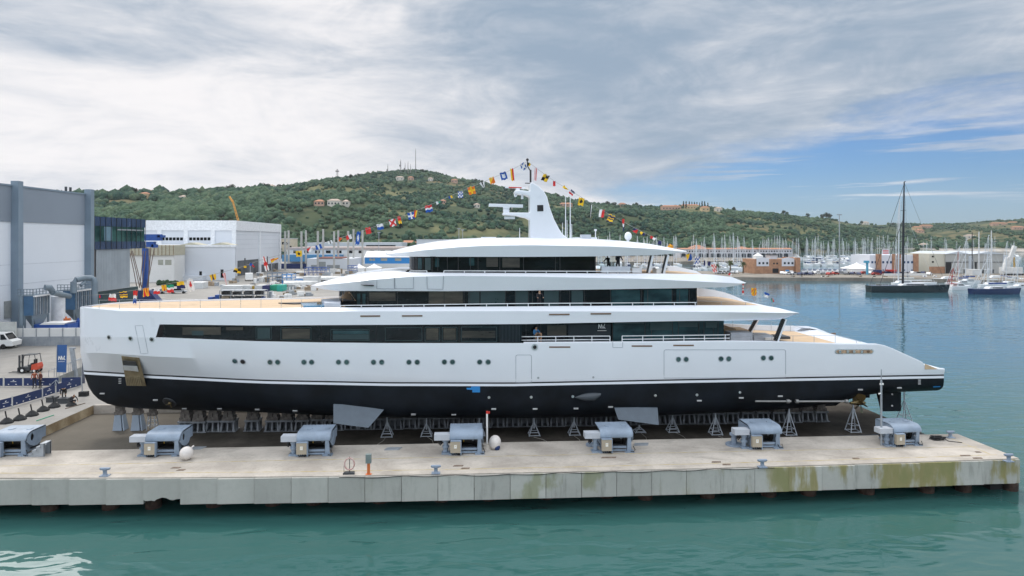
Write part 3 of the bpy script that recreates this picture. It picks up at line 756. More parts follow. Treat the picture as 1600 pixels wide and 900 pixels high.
# anchor pocket
pk = patch([(190,556),(217.5,559),(228.5,603),(198,602)], 'anchor_pocket', mk('brass_plate', (.30,.25,.16), .4, .6, var=.2, scale=2), off=.03)
patch([(194,560),(214.5,562),(218.5,574),(196.5,572.5)], 'recess', darksteel, .22, par=pk)
patch([(196,567),(217.5,568),(220,577),(198,576.5)], 'anchor_plate', mk('bright_plate', (.65,.68,.70), .3, .3), .28, par=pk)
m = MB()
for k in range(9):
    a, b_ = surf(200+k*2.5, 579, .26)[0], surf(202+k*2.7, 601, .2)[0]; m.bar(a, b_, .05)
m.build('grating', mk('brass_bars', (.42,.36,.24), .4, .6), pk)
# aft mooring opening
mo = patch([(1304,549.5),(1305.5,546.5),(1308,545.8),(1361,545.6),(1364,546.4),(1365.3,549.2),(1363.5,552.2),(1360,553),(1308,553.2),(1305,552.3)], 'mooring_opening', steel, .02)
patch([(1306,549.5),(1308.5,547),(1361,546.9),(1363.5,549.2),(1361,551.8),(1308.5,552)], 'opening', mk('mooring_interior', (.38,.26,.17), .6, var=.5, scale=3), .035, par=mo)
for x in (1312,1324,1334,1346,1356):
    disc(x, 549.3, .11, 'roller', steel if x % 3 else bronze, .07, .03, par=mo)
patch([(1445,568.3),(1466,576.8),(1445,577)], 'platform_side', teak, .02)
patch([(1332,599.0),(1332,598)], 'x', black) if False else None
# marks on the bottom
anode = mk('zinc_anode', (.55,.56,.56), .6)
for x, y in ((160,614.7),(243,624.8),(288,638.6),(343,638.8),(402,639.8),(461,641.8),(555,643),(646,647.3),(709,647.8),(771.5,638.8),(836,638.6),(900,638),(954,635.6),(1092.5,625.8),(1158,621.5),(1219,618.8),(1344,608.6),(1405,605.8)):
    patch([(x-3.6,y-.9),(x+3.6,y-.9),(x+3.6,y+.9),(x-3.6,y+.9)], 'anode', anode, .05, .05)
for x0, ys in ((187.5,(592,595.4,598.6)),(1436.5,(593.8,596.8,599.8))):
    for y in ys: patch([(x0-2,y-.45),(x0+2,y-.45),(x0+2,y+.45),(x0-2,y+.45)], 'draught_mark', ltr, .02)
patch([(729,606),(736,606),(736,603.6),(750,603.6),(750,613),(738,613),(738,609),(729.5,608.5)], 'masking_patch', bluecyan, .02)
patch([(1458,603.8),(1469,603.2),(1469,604.6),(1458,605.2)], 'blue_mark', bluecyan, .02)
for x, y in ((764,621),(830,620.6),(895,619.6),(1024,618),(1089,617),(1156,613)):
    disc(x, y, .10, 'outlet', steel, .02); 
tn = disc(265, 628, .52, 'bow_thruster', darksteel, .10, .1, n=28)
disc(265.8, 628.4, .41, 'tunnel', black, .125, par=tn, n=28)
m = MB(); p, nn = surf(267, 628, .14); m.ball(p, .13); 
for a in range(4):
    d = Vector((math.cos(a*1.57+.4), 0, math.sin(a*1.57+.4))); m.bar(p+d*.08, p+d*.34, .16, .03)
m.build('propeller', mk('bronze_metal', (.16,.12,.055), .35, .8), tn)
# scoop
m = MB(); a = surf(898, 621, -.02)[0]; rr_ = []
for k in range(9):
    u = k/8; c_, nn = surf(898+u*30, 621 - u*1.0, 0); r_ = .30*math.sin(min(1, u*1.25)*math.pi/2) + .01
    rr_.append([c_ + Vector((0, -r_*.8*math.cos(q), r_*math.sin(q))) for q in np.linspace(-1.5, 1.5, 9)])
c_, nn = surf(939, 616.5, 0); rr_.append([c_ + Vector((.0, -.03*math.cos(q), .10*math.sin(q))) for q in np.linspace(-1.5, 1.5, 9)])
m.loft(rr_, caps=True); m.build('scoop', mk('scoop_grey', (.05,.06,.07), .4), yacht, smooth=True)
# stabiliser fins
fing = mk('fin_grey', (.085,.11,.135), .45, var=.1)
for poly in ([(521,632),(537,631.6),(570,635),(599.7,640.5),(575.7,668.5),(521,661.5)], [(960,637.5),(990,636.8),(1027.5,637.5),(1029.5,664),(966,655.5)]):
    x0_ = poly[0][0]
    ys = surf(560 if x0_ < 700 else 995, 637)[0].y - .12; f_ = [PY(x, y, ys - max(0, (y-640))*.03 + max(0, 640-y)*.02) for x, y in poly]
    m = MB(); m.prism(f_, (0,.16,.05)); m.build('stabiliser_fin', fing, yacht)
# shaft line, propeller, skeg, rudder
m = MB(); ysh = surf(1235, 627)[0].y - .12
for seg in (((1180,627),(1236,627)),((1245,627.2),(1322,627.0))):
    m.tube([PY(*seg[0], ysh), PY(*seg[1], ysh)], .075, 8)
for x in (1231,1245,1322): c_ = PY(x, 627, ysh); m.tube([c_-Vector((.1,0,0)), c_+Vector((.12,0,0))], .15, 10)
m.build('propeller_shaft', mk('shaft_metal', (.28,.28,.27), .4, .5), yacht, smooth=True)
m = MB(); m.prism([PY(x, y, YC) for x, y in ((1230,622),(1356,609),(1358,616),(1330,617),(1306,634),(1240,637))], (0,.5,0)); m.build('skeg', navy_bottom, yacht)
m = MB(); m.prism([PY(x, y, 52.9) for x, y in ((1316,607),(1359,606),(1359,621.5),(1318,621.5))], (0,.35,0)); m.build('shaft_bracket', navy_bottom, yacht)
m = MB(); m.prism([PY(x, y, 52.7) for x, y in ((1318,612),(1328,612),(1326,628),(1320,628))], (0,.2,0)); m.build('shaft_bracket', navy_bottom, yacht)
bz = MATS['bronze_metal']; m = MB(); c_ = PY(1343, 629.5, ysh)
m.tube([c_-Vector((.75,0,0)), c_-Vector((.1,0,0)), c_+Vector((.3,0,0)), c_+Vector((.5,0,0))], [.10,.2,.17,.04], 12)
for k in range(5):
    a0 = k*2*math.pi/5 + .35; rgs = []
    for q in np.linspace(.12, .74, 7):
        wv = .30*math.sin(min(1, (q-.05)/.8*1.0)*math.pi*.85 + .2) + .05; pit = 1.05 - q*.5
        rd = Vector((0, math.cos(a0+q*.35), math.sin(a0+q*.35))); tg = Vector((0, -rd.z, rd.y))
        ctr = c_ + Vector((.05,0,0)) + rd*q; dd = Vector((math.cos(pit), 0, 0)) + tg*math.sin(pit)
        rgs.append([ctr-dd*wv, ctr-dd*wv*.3+Vector((.02,0,0)), ctr+dd*wv*.3+Vector((.02,0,0)), ctr+dd*wv, ctr, ])
    m.loft(rgs, closed=True, caps=True)
m.build('propeller', bz, yacht, smooth=True)
rd = MB(); rd.prism([PY(x, y, 53.4) for x, y in ((1371.5,608),(1408,608),(1408,642.5),(1380,642.8),(1377,630))], (0,.38,0)); ru = rd.build('rudder', navy_bottom, yacht)
m = MB()
for x, y in ((1394,616),(1394,634)): m.tube([PY(x, y, 53.38), PY(x, y, 53.34)], .07, 8)
m.build('plug', ltr, ru)
# --- mast
def side_poly(name, poly, yc, th, mat, parent, taper=None, smooth=False, bev=0):
    m = MB(); m.prism([PY(x, y, yc-th/2) for x, y in poly], (0,th,0)); o = m.build(name, mat, parent, smooth=smooth)
    if bev:
        md = o.modifiers.new('bevel', 'BEVEL'); md.width = bev; md.segments = 3; md.limit_method = 'ANGLE'; md.angle_limit = R(40)
    return o
mast = side_poly('mast', [(828,375),(828,343),(822,340.3),(807,336.9),(785.7,335.6),(785.7,332),(828,332),(828,307.5),(822,304.2),(804,302.3),(804,297.5),(813,297),(828,298.5),(828,287),(831,284.3),(841,290),(850,298.5),(855,307.5),(859.5,325),(866,342.6),(873.5,357),(879,365.5),(886,371),(890,375)], YC, 1.5, white, yacht, smooth=True, bev=.12)
side_poly('vent_grille', [(839.3,320.5),(848.8,320.2),(849.2,330),(839.6,330.3)], YC-.76, .04, black, mast)
side_poly('access_panel', [(838,302),(844,302),(844,308),(838,308)], YC-.76, .03, white, mast)
m = MB(); a, b_ = PY(764, 319.8, YC), PY(817, 321.2, YC); m.bar(a, b_, .35, .17)
m.bar(PY(763.5,321.8,YC), PY(817,323.6,YC), .3, .1); radar = m.build('radar_scanner', white, mast)
m = MB(); m.tube([PY(791,332,YC), PY(791,328,YC), PY(791,326,YC)], [.26,.27,.22], 12); m.box(PY(786,330,YC).x, PY(796,330,YC).x, YC-.3, YC+.3, PY(790,326,YC).z, PY(790,323.4,YC).z); m.build('pedestal', white, radar, smooth=True)
m = MB(); a = PY(788,338,YC); m.box(a.x, a.x+.85, YC-.3, YC+.3, a.z-.22, a.z-.02); m.build('camera_housing', MATS['bright_plate'], mast)
m = MB(); m.bar(PY(789,292.8,YC), PY(821,293.8,YC), .12, .12); up = m.build('upper_scanner', white, mast)
m = MB(); m.bar(PY(795,292.8,YC-.08), PY(815,293.4,YC-.08), .02, .09); m.build('red_stripe', red, up)
m = MB(); m.tube([PY(809,297.5,YC), PY(809,294,YC)], .18, 10); m.ball(PY(805.5,305.5,YC-.1), .13); m.tube([PY(816,302,YC-.1), PY(816,311,YC-.1)], .10, 8); m.build('sensor', white, mast, smooth=True)
m = MB(); m.tube([PY(829,285,YC), PY(829,265.5,YC)], .085, 6); m.tube([PY(829,267,YC), PY(826.5,263.5,YC), PY(824,259,YC), PY(824,251,YC)], .05, 6); m.tube([PY(820.5,287,YC), PY(820.5,286.2,YC), PY(829,286.4,YC)], .04, 5)
m.ball(PY(824,249.5,YC), .12); m.build('masthead_pole', black, mast)
for x, y0, r_ in ((883.7,307,.05),(891,306,.055),(879,348,.035),(886,344,.035),(893.3,350,.035),(812,356,.04)):
    m = MB(); yy = YC+.6 if x != 891 else YC-.5; m.tube([PY(x, 374, yy), PY(x, y0, yy)], [r_, r_*.6], 6); m.build('whip_antenna', white, yacht)
m = MB(); a, b_ = PY(908.5, 378, YC-1.4), PY(923.5, 366.5, YC-1.4); m.box(a.x, b_.x, YC-1.4, YC-.7, a.z, b_.z); m.build('locker', mk('pale_grey', (.5,.54,.6), .4), yacht)
m = MB(); a, b_ = PY(899, 379, YC-.6), PY(933, 370.8, YC-.6); m.box(a.x, b_.x, YC-.6, YC+1, a.z, b_.z); m.build('roof_housing', white, yacht)
m = MB(); a, b_ = PY(752, 374.2, YC-.6), PY(775, 370.4, YC-.6); m.box(a.x, b_.x, YC-.6, YC+1, a.z, b_.z); m.build('roof_housing', white, yacht)
m = MB(); c_ = PY(981.5, 369, YC-1); m.ball(c_, .30, 16, 12, sc=(1,1,1.15)); m.tube([PY(981.5,379,YC-1), PY(981.5,372,YC-1)], .09, 8); m.build('radome', white, yacht, smooth=True)
m = MB(); c_ = PY(930.5, 363, YC+.5); m.tube([PY(930.5,374,YC+.5), PY(930.5,360,YC+.5)], .04, 6); m.tube([PY(930.5,361,YC+.5), PY(930.5,358,YC+.5)], .11, 8); m.build('light_mast', white, yacht)
# --- pillars under the aft brows
for x0, y0, x1, y1, w_ in ((1019,399,1013,426,3.6),(1043,398,1036,427,3.6),(1183,499,1171,520,-3),(1226,498,1213,532,5.2)):
    a, b_ = pl(x0, y0, w_), pl(x1, y1, w_); m = MB(); m.bar(a, b_, .20, .34); pr = m.build('brow_pillar', white, yacht)
    m = MB(); m.bar(a+Vector((-.12,-.06,0)), b_+Vector((-.12,-.06,0)), .08, .3); m.build('pillar_glass', black, pr)
# --- railings
def rail(pts, w_, ph, ystep, name, r_=.022, bars=(0,), mat=steel, postr=.022):
    """pts: table px->py of the rail top; ph pixel height of posts"""
    m = MB(); x0, x1 = pts[0][0], pts[-1][0]; wf = w_ if callable(w_) else (lambda p: w_)
    for b_ in bars:
        n = max(2, int((x1-x0)/12)); m.tube([pl(x, interp(pts, x)+b_, wf(x)) for x in np.linspace(x0, x1, n)], r_, 5)
    for x in np.arange(x0, x1+.1, ystep): m.tube([pl(x, interp(pts, x), wf(x)), pl(x, interp(pts, x)+ph, wf(x))], postr, 5)
    return m.build(name, mat, yacht)
railm = mk('rail_white', (.72,.74,.76), .35)
rail([(532,477.3),(700,475.5),(820,474.2),(1088,472.6)], 5.2, 4.6, 32.6, 'upper_rail', .03, mat=railm, postr=.035)
rail([(640,423.5),(667,423.3)], 4.6, 3.4, 27, 'bridge_rail', .03, mat=railm, postr=.035); rail([(693.5,423.2),(1000,424)], 4.6, 3.8, 32, 'bridge_rail', .03, mat=railm, postr=.035)
rail([(812,526.2),(929,525.2),(953,525.2)], 5.35, 9, 28.2, 'main_rail', .033, bars=(0,5.4), mat=railm, postr=.035)
rail([(972,525),(1140,523.2)], 5.35, 9.6, 32.2, 'main_rail', .033, bars=(0,5.2), mat=railm, postr=.035)
wfd = lambda p: interp(WD, sfrac(Xat(p, 5.0)))-.25
rail([(155,469),(220,468.3),(400,467.5),(532,467)], wfd, 14.5, 31.6, 'foredeck_rail', .008, mat=steel, postr=.016)
rail([(1089,461),(1190,462)], -5.0, 9, 33, 'upper_aft_rail', .014, mat=galv, postr=.018)
rail([(1089,470),(1200,473.5)], 5.0, 6, 38, 'upper_aft_rail', .012, mat=galv, postr=.018)
rail([(1000,416),(1115,419)], -4.2, 8, 30, 'bridge_aft_rail', .012, mat=galv, postr=.018)
rail([(1140,526.5),(1210,525),(1306,524),(1345,534)], 5.2, 12, 33, 'aft_rail', .014, mat=galv, postr=.018)
rail([(1145,500),(1200,501),(1265,514)], -5.1, 13, 30, 'far_aft_rail', .014, mat=galv, postr=.018)
# --- aft deck furniture and far side fittings
def obox(name, pxa, pya, pxb, pyb, w_, dep, mat, parent=yacht):
    a, b_ = pl(pxa, pyb, w_), pl(pxb, pya, w_); m = MB(); m.box(min(a.x, b_.x), max(a.x, b_.x), YC-w_, YC-w_+dep, a.z, b_.z); return m.build(name, mat, parent)
tan = mk('tan_upholstery', (.45,.33,.21), .8); pgrey = mk('pale_fabric', (.50,.54,.60), .8)
obox('aft_bulkhead', 1132, 514, 1150, 537, 1.5, 4, tan); obox('bar_counter', 1142, 519.5, 1176, 537, 4.0, 1.2, pgrey)
obox('sofa', 1178, 524, 1208, 536, 3.0, 1.6, pgrey); obox('sun_pad', 1128, 515.5, 1170, 519, -1.5, 2.0, tan); obox('table', 1218, 526, 1235, 530, 2.5, 1.5, darksteel)
obox('sun_lounger', 1196, 527.5, 1212, 531.5, 3.2, 1.4, clear_w)
for k in range(7):
    m = MB(); q = PY(1239+k*10.5, 523.8, YC+4.9); m.box(q.x-.20, q.x+.22, YC+4.85, YC+4.95, q.z-.22, q.z+.22); m.build('bulwark_fitting', (bronze, steel, tan)[k % 3], yacht)
obox('locker', 988, 419, 1003, 426.5, 3.4, 1.5, white); obox('bar_counter', 940, 416.5, 985, 426, 3.95, .5, pgrey)
obox('locker', 1026, 420.5, 1040, 427, 3.6, 1.2, clear_w)
gp = bpy.data.materials.new('clear_glass_screen'); gp.use_nodes = True
b = gp.node_tree.nodes['Principled BSDF']; b.inputs['Transmission Weight'].default_value = 1; b.inputs['Roughness'].default_value = .02; b.inputs['IOR'].default_value = 1.05; b.inputs['Base Color'].default_value = (.75,.85,.88,1)
obox('windbreak', 933, 401.5, 962, 424, 3.7, .03, gp)
dd1 = [d for d in d1]
# foredeck details
def dk(px, py):   # point on the foredeck plane
    z = 12.05; return PG(px, py, z)
m = MB(); m.prism([dk(435,474.3), dk(528,471.8), dk(530,473.8), dk(460,475.6)], (0,0,.07)); m.build('deck_recess', black, yacht)
m = MB(); m.prism([dk(470,476), dk(530,474.5), dk(532,479.3), dk(474,480.2)], (0,0,.12)); m.build('pool', mk('pool_blue', (.12,.30,.50), .08), yacht)
m = MB(); m.prism([dk(502,474), dk(532,472), dk(532,481), dk(508,481)], (0,0,.35)); m.build('deck_cover', pgrey, yacht)
m = MB(); m.box(dk(495,478).x, dk(501,478).x, dk(493,478).y, dk(493,478).y+.5, 12, 12.35); m.build('deck_box', wood, yacht)
m = MB(); m.prism([dk(1100,1) if False else (0,0,0)]*3, (0,0,.1)) if False else None
# people aboard
def person(label, loc, shirt, trousers, h=1.75, rz=0, pose='stand', hair=(.02,.015,.01)):
    s = h/1.75; sk = bpy.data.meshes.new('person'); 
    J = {'pel':(0,0,.95),'spn':(0,0,1.15),'chs':(0,-.01,1.35),'nck':(0,0,1.48),'hd0':(0,-.01,1.56),'hd':(0,-.01,1.66),
         'shl':(-.19,0,1.42),'ell':(-.26,.03,1.14),'hnl':(-.24,-.10,.90),'shr':(.19,0,1.42),'elr':(.26,.03,1.14),'hnr':(.24,-.12,.92),
         'hpl':(-.09,0,.90),'knl':(-.11,-.02,.50),'ftl':(-.12,.03,.09),'tol':(-.13,-.14,.04),'hpr':(.09,0,.90),'knr':(.12,-.04,.50),'ftr':(.13,.02,.09),'tor':(.14,-.15,.04)}
    if pose == 'lean':
        for k in ('spn','chs','nck','hd0','hd','shl','shr'): J[k] = (J[k][0], J[k][1]-.28*(J[k][2]-.95), J[k][2]-.03)
        J['ell'] = (-.27,-.30,1.12); J['hnl'] = (-.2,-.5,1.08); J['elr'] = (.27,-.30,1.12); J['hnr'] = (.2,-.5,1.08)
    if pose == 'crouch':
        J.update({'pel':(0,.15,.34),'spn':(0,.05,.52),'chs':(0,-.10,.70),'nck':(0,-.20,.80),'hd0':(0,-.24,.86),'hd':(0,-.28,.95),'shl':(-.19,-.13,.76),'ell':(-.24,-.33,.55),'hnl':(-.15,-.48,.28),'shr':(.19,-.13,.76),'elr':(.24,-.33,.55),'hnr':(.15,-.5,.26),
            'hpl':(-.10,.14,.32),'knl':(-.17,-.26,.48),'ftl':(-.15,-.02,.08),'tol':(-.16,-.18,.04),'hpr':(.10,.14,.32),'knr':(.17,-.26,.45),'ftr':(.15,-.02,.08),'tor':(.16,-.18,.04)})
    if pose == 'bend':
        J.update({'spn':(0,-.10,1.08),'chs':(0,-.30,1.18),'nck':(0,-.42,1.20),'hd0':(0,-.48,1.20),'hd':(0,-.56,1.17),'shl':(-.19,-.33,1.16),'ell':(-.23,-.36,.88),'hnl':(-.16,-.42,.62),'shr':(.19,-.33,1.16),'elr':(.23,-.36,.88),'hnr':(.16,-.44,.62)})
    ks = list(J); ix = {k: i for i, k in enumerate(ks)}
    E_ = [('pel','spn'),('spn','chs'),('chs','nck'),('nck','hd0'),('hd0','hd'),('chs','shl'),('shl','ell'),('ell','hnl'),('chs','shr'),('shr','elr'),('elr','hnr'),('pel','hpl'),('hpl','knl'),('knl','ftl'),('ftl','tol'),('pel','hpr'),('hpr','knr'),('knr','ftr'),('ftr','tor')]
    RR = {'pel':(.14,.11),'spn':(.13,.10),'chs':(.16,.11),'nck':(.055,.055),'hd0':(.075,.085),'hd':(.085,.10),'shl':(.065,.065),'shr':(.065,.065),'ell':(.045,.045),'elr':(.045,.045),'hnl':(.035,.035),'hnr':(.035,.035),'hpl':(.09,.09),'hpr':(.09,.09),'knl':(.06,.06),'knr':(.06,.06),'ftl':(.042,.042),'ftr':(.042,.042),'tol':(.04,.03),'tor':(.04,.03)}
    sk.from_pydata([tuple(c*s for c in J[k]) for k in ks], [(ix[a], ix[b_]) for a, b_ in E_], [])
    o = bpy.data.objects.new('person', sk); C.objects.link(o)
    md = o.modifiers.new('skin', 'SKIN'); 
    sv = sk.skin_vertices[0].data if sk.skin_vertices else None
    if sv is None:
        bm_ = bmesh.new(); bm_.from_mesh(sk); bm_.verts.layers.skin.verify(); bm_.to_mesh(sk); bm_.free(); sv = sk.skin_vertices[0].data
    for k in ks: sv[ix[k]].radius = (RR[k][0]*s, RR[k][1]*s); sv[ix[k]].use_root = (k == 'pel')
    o.modifiers.new('sub', 'SUBSURF').levels = 1
    dg = bpy.context.evaluated_depsgraph_get(); me2 = bpy.data.meshes.new_from_object(o.evaluated_get(dg))
    for mt_ in (skin, mk('cloth_%d_%d_%d' % tuple(int(c*999) for c in shirt), shirt, .9), mk('cloth_%d_%d_%d' % tuple(int(c*999) for c in trousers), trousers, .9), mk('hair_%d' % int(hair[0]*999), hair, .9)): me2.materials.append(mt_)
    nk, pv, hd_ = Vector(J['nck'])*s, Vector(J['pel'])*s, Vector(J['hd'])*s
    for p in me2.polygons:
        c_ = Vector(p.center); p.use_smooth = True
        dist = {k: (c_-Vector(J[k])*s).length for k in ks}; near = min(dist, key=dist.get)
        if near in ('hd','hd0'): p.material_index = 3 if (c_.y > hd_.y+.01*s or c_.z > hd_.z+.05*s) else 0
        elif near in ('hnl','hnr','nck'): p.material_index = 0
        elif near in ('hpl','hpr','knl','knr','pel') : p.material_index = 2
        elif near in ('ftl','ftr','tol','tor'): p.material_index = 3
        else: p.material_index = 1
    bpy.data.objects.remove(o)
    o = bpy.data.objects.new('person', me2); C.objects.link(o); o.location = loc; o.rotation_euler.z = rz
    return tag(o, label, 'person')
zb_deck = interp([(d[0], d[2]) for d in d2], Xat(965, 3.5)); 
q = pl(965.5, 420, 3.2); person('dark figure standing at the rail under the yacht roof brow', (q.x, YC-3.2, zb_deck), (.02,.02,.025), (.015,.015,.02), 1.75, 2.6, 'lean')
q = pl(951, 420, 2.2); person('dark figure leaning low beside the windbreak on the top deck', (q.x, YC-2.2, zb_deck), (.03,.03,.03), (.02,.02,.02), 1.55, 3.6, 'lean')
zmd = pl(830, 537, 5.0).z - .35
q = pl(836, 530, 4.7); person('crew member in blue shirt on the side deck rail by the dark glazing', (q.x, YC-4.75, zmd), (.05,.20,.42), (.03,.03,.04), 1.72, 0.4, 'lean')
q = pl(843, 530, 4.7); person('crew member in tan shirt beside the one in blue on the side deck', (q.x, YC-4.72, zmd), (.40,.24,.14), (.35,.20,.10), 1.7, -.3, 'bend')
zud = interp([(d[0], d[2]) for d in d1], Xat(842, 4.8))
q = pl(842, 470, 4.8); person('pair member in black on the upper side deck before a dark doorway', (q.x, YC-4.8, zud-.3), (.015,.015,.02), (.02,.02,.025), 1.7, 0.2, 'lean')
# --- things standing round the hull
apex = [(605,647,684),(666.5,652,683),(749,650,682),(834.5,649,682),(897,647,681),(947.5,645,680),(999,662,677),(1051,641,676.5),(1118,636,680.5),(1233,624,681),(1333,616,676.5),(1413,608.5,660)]
tripm = mk('tripod_paint', (.46,.50,.54), .5, .1, var=.15, scale=2)
def tripod(h):
    o = thing('tripod_stand', None, 'stand')
    m = MB(); m.tube([(0,0,h*.35),(0,0,h*.93)], .06, 8); m.tube([(0,0,h*.93),(0,0,h)], .035, 6); m.build('pole', tripm, o)
    m = MB(); m.box(-.20,.20,-.08,.08,h-.06,h); m.build('head', darksteel, o)
    for k in range(4):
        a = math.pi/4 + k*math.pi/2; rx, ry = math.cos(a)*.62, math.sin(a)*.62
        m = MB(); m.bar((rx,ry,.03), (math.cos(a)*.05, math.sin(a)*.05, h*.62), .055); m.build('leg', tripm, o)
    m = MB(); c4 = [(math.cos(math.pi/4+k*math.pi/2)*.60, math.sin(math.pi/4+k*math.pi/2)*.60) for k in range(4)]
    for k in range(4):
        a, b_ = c4[k], c4[(k+1) % 4]; m.bar((*a,.08), (*b_,.08), .05)
        m.bar((a[0]*.72,a[1]*.72,h*.19), (b_[0]*.72,b_[1]*.72,h*.19), .035)
    m.build('base_frame', tripm, o); return o
TL = ['beside the tip of the forward fin','between the forward fin and the third winch','half hidden behind the winch nearest the blue-tipped fender','over the dark puddle, closest to the blue-tipped fender','over the dark puddle, left of the aft fin winch','hidden behind the winch below the aft fin, thin pole top only','short one below the aft fin plate','just aft of the aft fin','about midway between aft fin and second winch from the pier end','beside the propeller shaft with the tall slender pole','directly under the propeller','alone beyond the rudder near the water']
for (x, y0, y1), lb in zip(apex, TL):
    q = PG(x, y1-2, PLZ); d = q.x*SA + q.y*CA
    zt = CZ - (y0-HOR)/F*d
    o = tripod(zt-PLZ); o.location = (q.x, q.y, PLZ); o['label'] = 'galvanised tripod stand '+lb; o['group'] = 'tripod stands propping the hull'
# mooring-like ropes from the stands
RK = 0
for a, b_ in (((603,682),(589,695)),((668,683),(677,693)),((897,681),(908,693)),((1002,677),(1011,690)),((1056,676),(1074,688)),((1122,681),(1132,688)),((1236,681),(1198+30,689)),((834,683),(855,690))):
    p, q = PG(*a, PLZ+.05), PG(*b_, PLZ+.05); mid_ = (p+q)/2 + Vector((.15,0,0)); m = MB(); m.tube([p, mid_, q], .018, 4)
    tag(m.build('rope', mk('pale_rope', (.4,.38,.33), .9), loc=p), 'slack pale rope trailing from the tripod stand '+['nearest the forward fin','left of the white post winch','left of the aft fin winch','below the aft fin','just aft of the aft fin','midway along the aft keel blocks','with the tall slender pole','at the big puddle'][RK], 'rope', 'ropes trailing from the tripod stands'); RK += 1
# keel blocks
kst = mk('block_steel', (.19,.205,.22), .6, .2, var=.35, scale=2, fine=.3); ktim = mk('block_timber', (.14,.125,.11), .9, var=.45, scale=4)
kb = thing('keel_block', 'grey steel keel block with battered timber top under the yacht keel', 'keel block', group='keel blocks in the row under the hull')
m = MB()
for x0 in (-.52, -.02, .48):
    m.prism([(x0-.05*(1+abs(x0)),-.55,0),(x0+.09,-.55,0),(x0*.86+.06,-.40,.78),(x0*.86-.04,-.40,.78)], (0,1.0,0))
m.box(-.56,.60,.30,.36,0,.75); m.box(-.62,.66,-.60,.60,0,.06); m.box(-.56,.60,-.50,.50,.74,.88); m.build('stand', kst, kb)
m = MB(); m.box(-.44,.46,-.45,.45,.88,1.16); m.box(-.36,-.02,-.44,.42,1.16,1.48); m.box(.02,.36,-.40,.44,1.16,1.50); m.box(-.30,.32,-.42,.40,1.50,1.86); m.build('timber', ktim, kb)
kx = [292,313,335,358,395,428,450,474,497,518] + [527+22.8*k for k in range(0, 28)] + [1166,1190,1213,1236,1260,1279]
first = True
for i, x in enumerate(kx):
    q = PY(x, 660, 56.4); lab = None
    o = kb if first else clone(kb); first = False
    o['label'] = 'grey steel keel block with battered timber top, %s block from the bow' % nth(i+1)
    o.location = (q.x, 56.4 + random.uniform(-.15,.15), PLZ); o.rotation_euler.z = random.uniform(-.05,.05)
# bow trestles and stool
for x, lb in ((187,'tall pale blue steel trestle nearest the bow'),(215,'tall pale blue steel trestle between the bow trestle and the stool')):
    q = PG(x, 671.5, PLZ); o = thing('trestle', lb, 'trestle', (0,0,0), 'trestles under the bow')
    m = MB(); m.prism([(-.42,-.3,0),(.30,-.3,0),(.16,-.2,1.25),(-.30,-.2,1.25)], (0,.12,0)); m.prism([(.40,-.28,0),(.40,.5,0),(.24,.25,1.25),(.24,-.18,1.25)], (.10,0,0)); m.prism([(-.30,.5,0),(.42,.5,0),(.2,.3,1.25),(-.2,.3,1.25)], (0,.1,0)); m.build('frame', paleblue, o)
    m = MB(); m.box(-.34,.34,-.25,.35,1.25,1.50); m.box(-.26,.3,-.2,.3,1.50,2.2); m.build('timber', ktim, o); o.location = (q.x, q.y, PLZ)
q = PG(238.5, 671, PLZ); o = thing('stool', 'open grey steel stool under the forefoot beside the trestles', 'stool')
m = MB()
for sx1 in (-1,1):
    for sy1 in (-1,1): m.bar((sx1*.36,sy1*.3,0), (sx1*.22,sy1*.2,1.15), .06)
for z_ in (.35,.72): 
    for sg in (-1,1): m.bar((-.3,sg*.26,z_),(.3,sg*.26,z_),.04); m.bar((sg*.3,-.26,z_),(sg*.3,.26,z_),.04)
m.build('frame', galv, o); m = MB(); m.box(-.32,.32,-.28,.28,1.15,1.45); m.box(-.2,.25,-.2,.2,1.45,2.1); m.build('timber', ktim, o); o.location = (q.x, q.y, PLZ)
